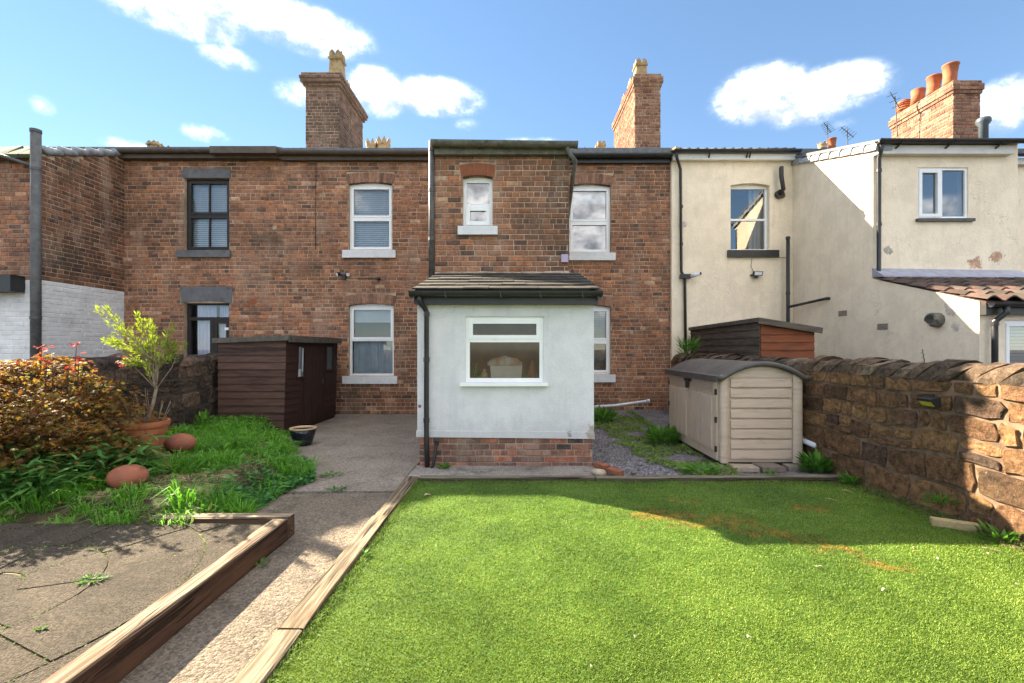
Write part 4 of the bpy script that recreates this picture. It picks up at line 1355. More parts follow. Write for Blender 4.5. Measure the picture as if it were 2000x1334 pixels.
# fascia and gutter
mb = MB(); mb.box(RX0 + .0, RX1 - .0, 6.0, 6.03, za - .165, za - .004); mb.build('fascia', 'black_plastic', HM.root)
mb = MB(); mb.box(RX0 + .02, RX1 - .02, 6.03, YE - .004, za - .165, za - .15); mb.build('soffit', 'black_plastic', HM.root)
g = gutter(HM, (RX0 - .01, 5.91, za - .005), (RX1 + .01, 5.91, za - .005), .07, 'black_plastic')
for px in (869, 977, 1055, 1138):
    x = wx(px, 5.83)
    mb = MB(); mb.bar((x - .006, 5.835, za - .01), (x + .012, 5.85, za - .10), .010, .006, (0, 1, 0)); mb.build('gutter_bracket', 'aluminium', g)
xd = wx(833, 6.06)
pipe(HM, [(wx(819, 5.92), 5.92, za - .07), (wx(819, 5.92), 5.92, za - .12), (wx(823, 5.97), 5.97, za - .17), (xd - .02, 6.03, za - .21), (xd, 6.06, za - .27), (xd, 6.06, .35), (xd + .01, 6.06, .02)], .034, 'black_plastic', 'downpipe',
     [((xd, 6.06, z), (0, 0, 1)) for z in (za - .29, 1.45, .64)])
pipe(HM, [(wx(855, 6.08), 6.08, .40), (wx(853, 6.06), 6.06, .34), (wx(846, 6.03), 6.03, .05), (wx(842, 6.03), 6.03, .0)], .022, 'black_plastic', 'waste_pipe', [((wx(853, 6.06), 6.06, .34), (0, -.1, 1))])

# ================================================================== right house, cream render
HR = House('cream rendered terraced house at right with stepped outrigger and black drainpipes', (8, YF, 0))
YR = 11.0
FR = Fr((0, YR, 0), (1, 0, 0))
XR = 6.75
cw = (wx(1427, YR), wx(1503, YR), wz(489, YR), wz(362, YR))
wallR = wall_back('rear_wall', FR, X1 - .02, XR, 0, 6.12, [(cw[0], cw[1], cw[2], cw[3] + .05)], .25, 'cream', HR.root)
# raised segmental plaster head
mb = MB()
n = 10
hi = [(cw[0] + (cw[1] - cw[0]) * i / n, cw[3] + .052 * (1 - (2 * i / n - 1) ** 2)) for i in range(n + 1)]
mb.prism(FR, hi + [(cw[1], cw[3] + .055), (cw[0], cw[3] + .055)], -.1, -.002); mb.build('window_head', 'cream', HR.root)
window(HR, FR, cw[0] + .0, cw[1] - .0, cw[2], cw[3], recess=.12, split=.49, sash_top=False, sash_bot=False, fw=.05, blind='cream_drape', glass='glass_dark', rise=.045, label='white window with black sill in cream wall', rdepth=.9)
sill(HR, FR, wx(1420, YR), wx(1519, YR), wz(503, YR), wz(489, YR) - .004, .07, 'black_plastic')
mb = MB(); mb.box(X1 - .02, XR, 10.86, YR - .004, 6.10, 6.24); mb.build('fascia', 'fascia_white', HR.root)
gutter(HR, (X1 - .03, 10.78, 6.30), (XR + .02, 10.78, 6.30), .065, 'black_plastic')
for px in (1386, 1460, 1466):
    mb = MB(); mb.bar((wx(px, 10.75), 10.72, 6.30), (wx(px, 10.75) + .03, 10.86, 6.14), .03, .02); mb.build('gutter_bracket', 'black_plastic', HR.root)
for i in range(14):                                       # tile ends above the gutter
    x = X1 + .02 + i * .208
    mb = MB(); mb.tube([(x + .1, 10.78, 6.325), (x + .1, 11.4, 6.56)], .03, 8); mb.build('roof_tile', 'slate', HR.root, smooth=True)
roof_slab(HR, X1, 13.0, 10.9, 6.26, 15.0, 7.70, 19.0, 6.2)
core(HR, X1, 13.0)
# barge end of the cream roof with stepped tiles, over the brick house's gutter
for i in range(3):
    mb = MB(); mb.bar((X1 - .28 + i * .1, 11.6 - i * .27, 6.44 - i * .05), (X1 - .16 + i * .1, 11.25 - i * .25, 6.39 - i * .03), .12, .05); mb.build('verge_tile', 'buff_pot', HR.root)

# outrigger of the cream house: side wall facing left, stepping down to a lean-to
YR1, YR2 = 8.55, 6.6
FS = Fr((XR, YR, 0), (0, -1, 0))                        # a = YR - y
za_, zb_ = 6.08, 5.32
mb = MB()
mb.prism(FS, [(0, 0), (YR - YR2, 0), (YR - YR2, 2.28), (YR - YR1, 2.9), (YR - YR1, zb_), (0, za_)], -.22, 0)
mb.build('side_wall', 'cream', HR.root)
FU2 = Fr((0, YR1, 0), (1, 0, 0))
XR2 = 9.27
uw = (wx(1792, YR1), wx(1891, YR1), wz(427, YR1), wz(327, YR1))
wall_back('outrigger_wall', FU2, XR + .0005, XR2, 2.6, zb_ - .0, [uw], .22, 'cream', HR.root, p=.002)
window(HR, FU2, *uw, recess=.02, split=None, vert=.48, sash_top=True, sash_bot=False, fw=.045, sw=.05, blind=None, glass='glass_dark', label='white two light window with an open casement', rdepth=.5)
mb = MB(); mb.fbox(FU2, uw[0] - .04, uw[1] + .08, uw[2] - .06, uw[2] - .006, -.05, .06); mb.build('window_sill', 'cast_iron', HR.root)
mb = MB(); mb.box(XR2, XR2 + .2, YR1 - .002, YR, 2.6, zb_ + .2); mb.build('outrigger_end_wall', 'cream', HR.root)
mb = MB(); mb.box(XR - .005, XR2 + .0, 8.42, YR1 - .006, zb_ - .12, zb_ + .04); mb.build('fascia', 'fascia_white', HR.root)
gutter(HR, (XR - .05, 8.34, zb_ + .10), (XR2 + .15, 8.34, zb_ + .10), .065, 'black_plastic')
for px in (1755, 1852, 1950):
    mb = MB(); mb.bar((wx(px, 8.4), 8.30, zb_ + .06), (wx(px, 8.4) - .04, 8.415, zb_ - .03), .03, .02); mb.build('gutter_bracket', 'black_plastic', HR.root)
mb = MB(); mb.hexa([(XR - .03, 8.36, zb_ + .06), (XR2 + .2, 8.36, zb_ + .06), (XR2 + .2, YR, za_ + .1), (XR - .03, YR, za_ + .1), (XR - .03, 8.36, zb_ + .12), (XR2 + .2, 8.36, zb_ + .12), (XR2 + .2, YR, za_ + .16), (XR - .03, YR, za_ + .16)])
mb.build('outrigger_roof', 'slate', HR.root)
nv = 8
for i in range(nv):
    t0, t1 = i / nv, (i + 1) / nv
    ya_, yb_ = 8.40 + (10.95 - 8.40) * t0, 8.40 + (10.95 - 8.40) * t1 + .05
    z0_, z1_ = zb_ + .0 + (za_ - zb_) * t0, zb_ + .0 + (za_ - zb_) * t1
    F_ = Fr((XR + .1, ya_, 0), (0, 1, 0))
    mb = MB()
    w_, d_ = .14, .12
    vs = []
    for (yy, zz, ex) in ((ya_, z0_, .02), (yb_, z1_, .0)):
        for k in range(7):
            a = math.pi * k / 6
            vs.append((XR + .09 - math.cos(a) * (w_ + ex) , yy, zz - .06 + math.sin(a) * (d_ + .06 + ex)))
    mb.add(vs, [(k, k + 1, 7 + k + 1, 7 + k) for k in range(6)] + [tuple(range(7)), tuple(range(7, 14))])
    mb.build('verge_tile', 'ridge_tile', HR.root)
xp = wx(1720, 8.42)
pipe(HR, [(xp - .02, 8.36, zb_ + .03), (xp, 8.42, zb_ - .08), (xp, 8.46, zb_ - .2), (xp, 8.46, 2.98), (xp + .02, 8.40, 2.93)], .038, 'black_plastic', 'downpipe', [((xp, 8.46, z), (0, 0, 1)) for z in (4.9, 3.9)])
# lead flashing and pantiled lean-to
mb = MB(); mb.hexa([(XR - .02, 8.28, 2.90), (XR2 + .3, 8.28, 2.86), (XR2 + .3, 8.545, 2.92), (XR - .02, 8.545, 2.94), (XR - .02, 8.28, 2.925), (XR2 + .3, 8.28, 2.885), (XR2 + .2, 8.545, 3.06), (XR - .02, 8.545, 3.10)]); mb.build('lead_flashing', 'lead', HR.root)
ly0, lz0, ly1, lz1 = 6.46, 2.30, 8.40, 2.90
mb = MB(); mb.hexa([(XR + .01, ly0 + .05, lz0 - .10), (12.5, ly0 + .05, lz0 - .10), (12.5, ly1, lz1 - .10), (XR + .01, ly1, lz1 - .10), (XR + .01, ly0 + .05, lz0 - .03), (12.5, ly0 + .05, lz0 - .03), (12.5, ly1, lz1 - .03), (XR + .01, ly1, lz1 - .03)])
roofP = mb.build('lean_to_roof', 'pantile', HR.root)
nr = 6
ntx = 13
for r_ in range(nr):
    for c_ in range(ntx):
        x0_ = XR - .03 + c_ * .29
        f0, f1 = r_ / nr, (r_ + 1) / nr + .04
        y0_, y1_ = ly0 + (ly1 - ly0) * f0, ly0 + (ly1 - ly0) * min(f1, 1)
        zz0, zz1 = lz0 + (lz1 - lz0) * f0 + .02, lz0 + (lz1 - lz0) * min(f1, 1) - .008
        vs = []
        for (yy, zz) in ((y0_, zz0 - .018), (y0_, zz0), (y1_, zz1)):
            for k in range(8):
                t = k / 7
                vs.append((x0_ + t * .30, yy, zz + .035 * math.sin(t * math.tau - .6)))
        fs = [(k, k + 1, 8 + k + 1, 8 + k) for k in range(7)] + [(8 + k, 8 + k + 1, 16 + k + 1, 16 + k) for k in range(7)]
        mb = MB(); mb.add(vs, fs); mb.build('pantile', 'pantile', roofP)
FW = Fr((0, YR2, 0), (1, 0, 0))
lw = (wx(1962, YR2), wx(2100, YR2), .9, wz(625, YR2))
wall_back('lean_to_wall', FW, XR + .0005, 12.5, 0, 2.26, [lw], .2, 'cream', HR.root, p=.002)
window(HR, FW, *lw, recess=.03, split=None, sash_top=True, fw=.05, sw=.04, blind='full', glass='glass_dark', label='white lean-to window at the right edge', rdepth=.6)
mb = MB(); mb.box(XR + .0, 12.5, 6.50, YR2 - .004, 2.08, 2.22); mb.build('fascia', 'black_plastic', HR.root)
gutter(HR, (XR - .0, 6.42, 2.24), (12.5, 6.42, 2.24), .06, 'black_plastic')
xp = wx(1943, 6.5)
pipe(HR, [(wx(1966, 6.42), 6.42, 2.2), (wx(1966, 6.42), 6.42, 2.1), (xp, 6.5, 1.98), (xp, 6.5, 1.8), (xp, 6.5, .2)], .038, 'black_plastic', 'downpipe', [((xp, 6.5, 1.95), (0, 0, 1))])
# drain pipes of the cream house
xa = wx(1322, 10.9); xb = wx(1331, 10.92); xc = wx(1338, 10.92)
pipe(HR, [(xa - .06, 10.78, 6.24), (xa, 10.86, 6.1), (xb - .02, 10.93, 5.9), (xb, 10.93, wz(530, 10.93)), (xc, 10.93, wz(545, 10.93)), (xc + .03, 10.93, .3)], .034, 'black_plastic', 'downpipe',
     [((xb, 10.93, 5.0), (0, 0, 1)), ((xb, 10.93, 4.1), (0, 0, 1))])
mb = MB(); mb.box(xc - .12, xc + .12, 10.86, 10.97, wz(540, 10.93) - .05, wz(540, 10.93) + .05); mb.build('pipe_hopper', 'black_plastic', HR.root)
xq = wx(1527, 10.85)
pipe(HR, [(xq + .02, 10.9, wz(326, 10.85)), (xq - .03, 10.82, wz(330, 10.85)), (xq - .03, 10.82, wz(345, 10.85)), (xq + .02, 10.82, wz(370, 10.85)), (xq - .02, 10.95, wz(378, 10.85))], .05, 'black_plastic', 'boiler_flue')
mb = MB(); mb.tube([(xq + .0, 10.99, wz(378, 10.9)), (xq + .0, 10.9, wz(378, 10.9))], .10, 14); mb.build('flue_collar', 'black_plastic', HR.root)
xq = wx(1539, 10.8)
pipe(HR, [(xq, 10.8, wz(462, 10.8)), (xq, 10.8, .5)], .04, 'black_plastic', 'soil_pipe', [((xq, 10.8, z), (0, 0, 1)) for z in (wz(465, 10.8), 2.9)])
pipe(HR, [(xq, 10.8, wz(600, 10.8)), (6.70, 9.75, wz(583, 9.75)), (6.76, 9.72, wz(583, 9.75))], .03, 'black_plastic', 'waste_branch')
pipe(HR, [FR.pt(wx(1468, YR), wz(505, YR), .015), FR.pt(wx(1466, YR), wz(520, YR), .015), FR.pt(wx(1472, YR), wz(533, YR), .02)], .006, 'gutter_grey', 'cable')
pipe(HR, [FR.pt(wx(1519, YR), wz(503, YR), .012), FR.pt(wx(1538, YR), wz(504, YR), .012)], .006, 'gutter_grey', 'cable')


def side_px(px, py):
    d = XR * FOC / (px - 1003)
    return d, wz(py, d)


for px, py in ((1646, 612), (1724, 638)):
    d, z = side_px(px, py)
    F_ = Fr((XR, d + .12, 0), (0, -1, 0))
    mb = MB(); mb.fbox(F_, 0, .24, z - .055, z + .055, -.01, .008); ab = mb.build('air_vent', 'pale_stone', HR.root)
    mb = MB()
    for i in range(8):
        for j_ in range(4):
            mb.fbox(F_, .02 + i * .027, .034 + i * .027, z - .045 + j_ * .025, z - .032 + j_ * .025, .0, .010)
    mb.build('vent_grille', 'cast_iron', ab)
d, z = side_px(1833, 625)
mb = MB()
seg = 12
vs = []
for (off, r_) in ((.0, .115), (.13, .115), (.15, .09)):
    for k in range(seg):
        a = k * math.tau / seg
        vs.append((XR - off + (.05 if (off > .1 and math.sin(a) < 0) else 0), d + math.cos(a) * r_, z + math.sin(a) * r_))
fs = []
for i in range(2):
    for k in range(seg):
        fs.append((i * seg + k, (i + 1) * seg + k, (i + 1) * seg + (k + 1) % seg, i * seg + (k + 1) % seg))
fs.append(tuple(2 * seg + k for k in range(seg)))
mb.add(vs, fs); mb.build('extractor_cowl', 'gutter_grey', HR.root)

# house at the far right, set back
HF = House('set back cream house wall at the right edge of the terrace', (11, YF, 0))
FF = Fr((0, 10.95, 0), (1, 0, 0))
mb = MB(); mb.fbox(FF, XR2 + .22, 13.4, 0, 6.05, -.25, 0); mb.build('rear_wall', 'cream', HF.root)
mb = MB(); mb.box(XR2 + .22, 13.4, 10.82, 10.94, 5.98, 6.12); mb.build('fascia', 'fascia_white', HF.root)
gutter(HF, (XR2 + .1, 10.72, 6.18), (13.4, 10.72, 6.18), .065, 'black_plastic')

# ------------------------------------------------------------------ chimneys
def crown_pot(c, w, h, parent, taper=.86, mat='buff_pot'):
    """square pot with a moulded band and a crown of pointed lobes"""
    mb = MB()
    x, y, z = c
    def sq(zz, r):
        return [(x - r, y - r, zz), (x + r, y - r, zz), (x + r, y + r, zz), (x - r, y + r, zz)]
    r = w / 2
    lv = [(0, r * 1.1), (.06, r * 1.1), (.07, r), (.62, r * taper), (.64, r * 1.05), (.70, r * 1.12), (.72, r * .95), (.78, r * .95)]
    vs = []
    for t, rr in lv:
        vs += sq(z + t * h, rr)
    fs = [(0, 3, 2, 1)]
    for i in range(len(lv) - 1):
        for k in range(4):
            fs.append((i * 4 + k, i * 4 + (k + 1) % 4, (i + 1) * 4 + (k + 1) % 4, (i + 1) * 4 + k))
    n = len(lv) * 4
    fs.append((n - 4, n - 3, n - 2, n - 1))
    mb.add(vs, fs)
    q = r * .95
    for F_ in (Fr((x - q, y - q, 0), (1, 0, 0)), Fr((x + q, y - q, 0), (0, 1, 0)), Fr((x + q, y + q, 0), (-1, 0, 0)), Fr((x - q, y + q, 0), (0, -1, 0))):
        for k in range(2):
            a = k * q
            poly = [(a, z + .78 * h), (a + q, z + .78 * h), (a + q * .92, z + .9 * h), (a + q * .62, z + h), (a + q * .38, z + h), (a + q * .08, z + .9 * h)]
            mb.prism(F_, poly, -.03, -.002 * k - .001)
    return mb.build('chimney_pot', mat, parent)


def spike_pot(c, w, h, parent, n=8, mat='buff_pot'):
    mb = MB()
    x, y, z = c
    r = w / 2
    mb.lathe(c, [(r * 1.0, 0), (r * .9, h * .5), (r * 1.0, h * .62), (r * 1.0, h * .7)], 16)
    for k in range(n):
        a0, a1 = k * math.tau / n, (k + .9) * math.tau / n
        am = (a0 + a1) / 2
        def P(a, rr, zz):
            return (x + math.cos(a) * rr, y + math.sin(a) * rr, z + zz)
        mb.add([P(a0, r, h * .7), P(a1, r, h * .7), P(am, r * 1.1, h), P(a0, r * .8, h * .7), P(a1, r * .8, h * .7), P(am, r * .95, h)],
               [(0, 1, 2), (3, 5, 4), (0, 2, 5, 3), (1, 4, 5, 2), (0, 3, 4, 1)])
    return mb.build('chimney_pot', mat, parent)


def round_pot(c, r, h, parent, tilt=0.0, kind=0):
    mb = MB()
    if kind == 0:
        prof = [(r * .8, 0), (r * .85, h * .08), (r * .86, h * .5), (r * 1.0, h * .93), (r * 1.08, h * .95), (r * 1.08, h), (r * .9, h), (r * .8, h * .6), (0, h * .55)]
    elif kind == 1:
        prof = [(r, 0), (r * .92, h * .5), (r * .95, h * .55), (r * .9, h * .6), (r * 1.02, h * .95), (r * 1.02, h), (r * .85, h), (r * .8, h * .6), (0, h * .55)]
    else:
        prof = [(r, 0), (r * .95, h * .2)]
        for i in range(4):
            t = .2 + i * .17
            prof += [(r * 1.1, h * t), (r * 1.1, h * (t + .08)), (r * .92, h * (t + .085)), (r * .92, h * (t + .165))]
        prof += [(r * 1.0, h * .9), (r * .6, h), (0, h)]
    mb.lathe((0, 0, 0), prof, 18)
    M_ = Matrix.Translation(c) @ Matrix.Rotation(tilt, 4, 'Y')
    mb.v = [tuple(M_ @ Vector(v)) for v in mb.v]
    return mb.build('chimney_pot', 'terracotta_pot', parent, smooth=True)


def chimney(H, x0, x1, y0, y1, z0, z1, mat, side, style=0, mort='mortar', bl=.235, ch=.088):
    mb = MB(); mb.box(x0, x1, y0, y1, z0, z1 - .02); st = mb.build('chimney_stack', mort, H.root)
    Ff = Fr((x0, y0, 0), (1, 0, 0))
    cz = z1 - .36
    bricks(H, st, Ff, 0, x1 - x0, z0, cz, [], mat, ch=ch, bl=bl)
    Fs = Fr((x0, y1, 0), (0, -1, 0)) if side < 0 else Fr((x1, y0, 0), (0, 1, 0))
    bricks(H, st, Fs, 0, y1 - y0, z0, cz, [], mat, ch=ch, bl=bl)
    outs = [.03, .06, .06, .02] if style == 0 else [.05, .11, .13, .09]
    for i, o in enumerate(outs):
        za_, zb_ = cz + i * ch, cz + (i + 1) * ch - .002
        mb = MB(); mb.box(x0 - o, x1 + o, y0 - o, y1 + o, za_, zb_); cap = mb.build('cap_course', mort, st)
        Ff2 = Fr((x0 - o, y0 - o, 0), (1, 0, 0))
        bricks(H, st, Ff2, 0, x1 - x0 + 2 * o, za_ + .001, zb_ - .003, [], mat, ch=ch, bl=bl, seen=False)
        Fs2 = Fr((x0 - o, y1 + o, 0), (0, -1, 0)) if side < 0 else Fr((x1 + o, y0 - o, 0), (0, 1, 0))
        bricks(H, st, Fs2, 0, y1 - y0 + 2 * o, za_ + .001, zb_ - .003, [], mat, ch=ch, bl=bl, seen=False)
    mb = MB(); mb.hexa([(x0 - .02, y0 - .02, cz + 4 * ch), (x1 + .02, y0 - .02, cz + 4 * ch), (x1 + .02, y1 + .02, cz + 4 * ch), (x0 - .02, y1 + .02, cz + 4 * ch),
                        (x0 + .15, y0 + .12, cz + 4 * ch + .06), (x1 - .15, y0 + .12, cz + 4 * ch + .06), (x1 - .15, y1 - .12, cz + 4 * ch + .06), (x0 + .15, y1 - .12, cz + 4 * ch + .06)])
    mb.build('flaunching', 'mortar', st)
    return st, cz + 4 * ch + .03


# left stack on the middle house
DC = 12.7
st, zt = chimney(HM, wx(597, DC), wx(662, DC), DC, 14.7, 6.6, wz(144, DC), 'brick_soot', 1, 1)
crown_pot((wx(658, 12.95), 12.98, zt), .36, wz(104, 12.98) - zt, st)
crown_pot((wx(673, 14.2), 14.1, zt - .02), .34, .6, st)
# right stack on the middle house
st, zt = chimney(HM, wx(1240, DC), wx(1290, DC), DC, 15.3, 6.6, wz(144, DC), 'brick_clean', -1, 0)
xc_ = wx(1256, DC)
crown_pot((xc_, DC + .3, zt - .02), .33, .52, st)
crown_pot((xc_ + .05, DC + 1.1, zt - .02), .33, .48, st)
crown_pot((xc_ + .05, DC + 1.9, zt - .02), .33, .46, st, mat='terracotta_pot')
mb = MB(); mb.box(wx(1250, DC) , wx(1290, DC), DC - .02, DC - .003, 6.7, 6.98); mb.build('lead_apron', 'lead', HM.root)
# big stack on the cream house
DB = 12.3
st, zt = chimney(HR, wx(1862, DB), wx(1914, DB), DB, 14.3, 6.4, wz(157, DB), 'brick_clean', -1, 0, 'mortar_pale')
xc_ = wx(1868, DB) + .03
round_pot((xc_, DB + .22, zt - .02), .175, .55, st, .05, 0)
round_pot((xc_ - .0, DB + .72, zt - .02), .175, .52, st, .09, 0)
round_pot((xc_ + .0, DB + 1.22, zt - .02), .17, .42, st, .06, 1)
round_pot((xc_ + .02, DB + 1.7, zt - .02), .165, .38, st, .02, 2)
# black metal flue beside it
d = 11.6
fx = wx(1921, d)
mb = MB(); mb.lathe((fx, d, 6.0), [(.095, 0), (.095, wz(246, d) - 6.0), (.15, wz(240, d) - 6.0), (.15, wz(234, d) - 6.0), (.13, wz(231, d) - 6.0), (0, wz(231, d) - 6.0)], 16); mb.build('metal_flue', 'flue_metal', HR.root, smooth=True)


# pots of the front stacks, showing over the eaves
def ridge_stack(H, x, y, w, ztop):
    mb = MB(); mb.box(x - w / 2, x + w / 2, y - .25, y + .25, 6.4, ztop); return mb.build('front_chimney_stack', 'brick_soot', H.root)


D_ = 17.0
s_ = ridge_stack(HM, wx(738, D_), D_, 1.1, wz(304, D_))
spike_pot((wx(727, D_), D_, wz(305, D_)), .46, .58, s_, 8)
spike_pot((wx(750, D_), D_ - .05, wz(305, D_)), .50, .64, s_, 8)
s_ = ridge_stack(HM, wx(1172, D_), D_, .7, wz(306, D_))
crown_pot((wx(1174, D_), D_, wz(306, D_)), .30, .54, s_)
crown_pot((wx(1165, D_ + .6), D_ + .1, wz(306, D_)), .28, .46, s_)
s_ = ridge_stack(HL, wx(306, D_), D_, 1.0, wz(302, D_))
crown_pot((wx(303, D_), D_, wz(302, D_)), .38, .46, s_)
spike_pot((wx(325, D_), D_, wz(302, D_)), .38, .3, s_, 6)
D_ = 18.0
s_ = ridge_stack(HR, wx(1615, D_), D_, .8, wz(293, D_))
round_pot((wx(1625, D_), D_, wz(294, D_)), .15, .46, s_, 0, 0)
spike_pot((wx(1606, D_), D_, wz(294, D_)), .32, .32, s_, 6)

HL.finish(); HM.finish(); HR.finish()


# ------------------------------------------------------------------ aerials
def aerial(label, px0, py0, px1, py1, D, n, el, tilt):
    x, z0, z1 = wx(px0, D), wz(py0, D), wz(py1, D)
    x1 = wx(px1, D)
    t = thing('television_aerial', label, 'aerial', (x, D, z0), 'rooftop television aerials')
    mb = MB(); mb.tube([(x, D, z0 - .8), (x1, D, z1)], .014, 6); mb.build('mast', 'aluminium', t)
    bd = Vector((math.cos(tilt), .25, math.sin(tilt))).normalized()
    c = Vector((x1, D, z1 - .12))
    mb = MB(); mb.bar(c - bd * el, c + bd * el, .022, .022); mb.build('boom', 'aluminium', t)
    for i in range(n):
        q = c + bd * el * (-1 + 2 * (i + .5) / n)
        L = .17 - .05 * i / n
        e = bd.cross(Vector((.3, 1, .2))).normalized()
        mb = MB(); mb.tube([q - e * L, q + e * L], .008, 5); mb.build('aerial_element', 'aluminium', t)


aerial('bushy dark television aerial above the red pots', 1618, 292, 1616, 243, 17, 7, .24, 2.0)
aerial('slim television aerial right of the red pots', 1656, 290, 1655, 252, 17, 6, .3, 2.25)
aerial('single rod aerial left of the big brick chimney', 1753, 215, 1748, 188, 13.6, 3, .3, 1.85)
aerial('short rod aerial beside the small buff chimney pots', 1155, 300, 1146, 291, 15.5, 2, .3, 2.6)


# ------------------------------------------------------------------ stone garden walls
def stone_wall(label, name, p0, p1, h, thick, mat, mort, copmat, rows, wr, seed, sep=.014):
    rr = random.Random(seed)
    p0 = Vector((p0[0], p0[1], 0)); p1 = Vector((p1[0], p1[1], 0))
    L = (p1 - p0).length
    F = Fr(p0, p1 - p0)
    t = thing(name, label, 'wall', p0)
    hc = .19
    hb = h - hc
    mb = MB(); mb.fbox(F, 0, L, -.05, hb, -thick + .02, -.004); mb.build('wall_core', mort, t)
    def disp(a, z):
        return (a + .05 * nz(a, z, seed, 2.2) + .02 * nz(a, z, seed + 5, 7),
                z + (.045 * nz(a, z, seed + 9, 1.3) + .018 * nz(a, z, seed + 3, 6)) * (1 if .02 < z < hb - .02 else 0))
    rects = []
    z = 0.0
    for rh in rows:
        zt = min(hb, z + rh * hb / sum(rows))
        a = -rr.random() * .2
        while a < L:
            w = rr.uniform(*wr) * (1.2 if z < hb * .45 else .85)
            q = rr.random()
            H_ = zt - z
            if q < .30 and H_ > .2:
                m = z + H_ * rr.uniform(.35, .65)
                rects.append((a, a + w, z, m))
                k = a + w * rr.uniform(.35, .65)
                if w > .35:
                    rects += [(a, k, m, zt), (k, a + w, m, zt)]
                else:
                    rects.append((a, a + w, m, zt))
            else:
                rects.append((a, a + w, z, zt))
            a += w
        z = zt
    for (a0, a1, z0, z1) in rects:
        a0, a1 = max(a0, 0), min(a1, L)
        if a1 - a0 < .05:
            continue
        g = sep * rr.uniform(.4, 1.3)
        K = 12
        W_, H_ = a1 - a0 - 2 * g, z1 - z0 - 2 * g
        per = []
        for k in range(K):                                 # walk round the rectangle
            e, q = divmod(k, 3)
            q /= 3
            x_, y_ = ((q, 0), (1, q), (1 - q, 1), (0, 1 - q))[e]
            per.append(disp(a0 + g + W_ * x_ + rr.uniform(-.014, .014), z0 + g + H_ * y_ + rr.uniform(-.012, .012)))
        ca, cz_ = sum(q[0] for q in per) / K, sum(q[1] for q in per) / K
        for i in range(0, K, 3):
            k = rr.uniform(.86, .99)
            per[i] = (ca + (per[i][0] - ca) * k, cz_ + (per[i][1] - cz_) * k)
        pr = rr.uniform(.006, .024)
        tx, tz = rr.uniform(-.03, .03), rr.uniform(-.035, .035)
        def rough(q, k):
            return (ca + (q[0] - ca) * k, cz_ + (q[1] - cz_) * k, pr + tx * (q[0] - ca) + tz * (q[1] - cz_) + rr.uniform(-.009, .007))
        in1 = [rough(q, rr.uniform(.93, .975)) for q in per]
        in2 = [rough(q, rr.uniform(.42, .58)) for q in per[::2]]
        low = lambda z_: max(z_, -.03)
        vs = [F.pt(q[0], low(q[1]), -.03) for q in per] + [F.pt(q[0], low(q[1]), max(-.002, pr * .55)) for q in per] + [F.pt(q[0], low(q[1]), q[2]) for q in in1] + [F.pt(q[0], low(q[1]), q[2]) for q in in2] + [F.pt(ca, cz_, pr + rr.uniform(-.006, .008))]
        fs = []
        for b in (0, K):
            for i in range(K):
                j_ = (i + 1) % K
                fs.append((b + i, b + j_, b + K + j_, b + K + i))
        o1, o2, c_ = 2 * K, 3 * K, 3 * K + K // 2
        for i in range(K // 2):
            n1, n2 = o1 + 2 * i, o1 + (2 * i + 2) % K
            m_ = o1 + 2 * i + 1
            p1_, p2_ = o2 + i, o2 + (i + 1) % (K // 2)
            fs += [(n1, m_, p1_), (m_, p2_, p1_), (m_, n2, p2_), (p1_, p2_, c_)]
        mb = MB(); mb.add(vs, fs); mb.build('stone', mat, t)
    a = 0.0
    while a < L:                                           # coping stones set on edge, leaning
        w = rr.uniform(.13, .24)
        hh = hc * rr.uniform(.80, 1.14)
        sh = rr.uniform(.17, .25)
        wid = thick * rr.uniform(.50, .56)
        vs = []
        n = 8
        for e in (0, 1):
            aa = a + .009 + e * (w - .018)
            for k in range(n + 1):
                th = math.pi * k / n
                sq = math.sin(th) ** .6
                up = sq * hh * (1 if e == 0 else rr.uniform(.95, 1.03))
                vs.append(F.pt(aa + sh * up / hc + rr.uniform(-.012, .012), hb - .01 + up + (rr.uniform(-.014, .014) if 0 < k < n else 0), -thick / 2 + math.cos(th) * wid + rr.uniform(-.012, .012)))
        m = n + 1
        fs = [(k, k + 1, m + k + 1, m + k) for k in range(n)] + [tuple(range(m)), tuple(reversed(range(m, 2 * m))), (0, m, 2 * m - 1, m - 1)]
        mb = MB(); mb.add(vs, fs); mb.build('coping_stone', copmat, t)
        a += w
    return t, F, hb


wallR_t, FWR, hbR = stone_wall('brown sandstone garden wall with leaning coping stones at right', 'stone_wall', (3.80, 10.98), (4.30, .6), 1.49, .42, 'sandstone', 'wall_mortar', 'coping',
                               [1.25, 1.1, .95, .85, .8, .6], (.16, .5), 3)
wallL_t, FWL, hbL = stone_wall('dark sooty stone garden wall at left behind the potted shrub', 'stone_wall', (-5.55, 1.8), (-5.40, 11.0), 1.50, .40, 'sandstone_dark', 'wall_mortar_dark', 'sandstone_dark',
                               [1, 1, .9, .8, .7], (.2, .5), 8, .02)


# ------------------------------------------------------------------ sheds
def weatherboards(t, F, a0, a1, z0, z1, n, mat, lap=.012, name='board', ztop=None, zl=None):
    h = (z1 - z0) / n
    for i in range(n):
        b, e = z0 + i * h, z0 + (i + 1) * h + .012
        mb = MB()
        e0 = e1 = e
        if ztop:
            e0, e1 = min(e, ztop(a0)), min(e, ztop(a1))
            if max(e0, e1) <= b + .01:
                continue
            e0, e1 = max(e0, b + .005), max(e1, b + .005)
        w = random.uniform(-.002, .002)
        mb.hexa([F.pt(a0, b, 0), F.pt(a1, b, 0), F.pt(a1, e1, 0), F.pt(a0, e0, 0), F.pt(a0, b, .02 + lap + w), F.pt(a1, b, .02 + lap + w), F.pt(a1, e1, .012), F.pt(a0, e0, .012)])
        mb.build(name, mat, t)


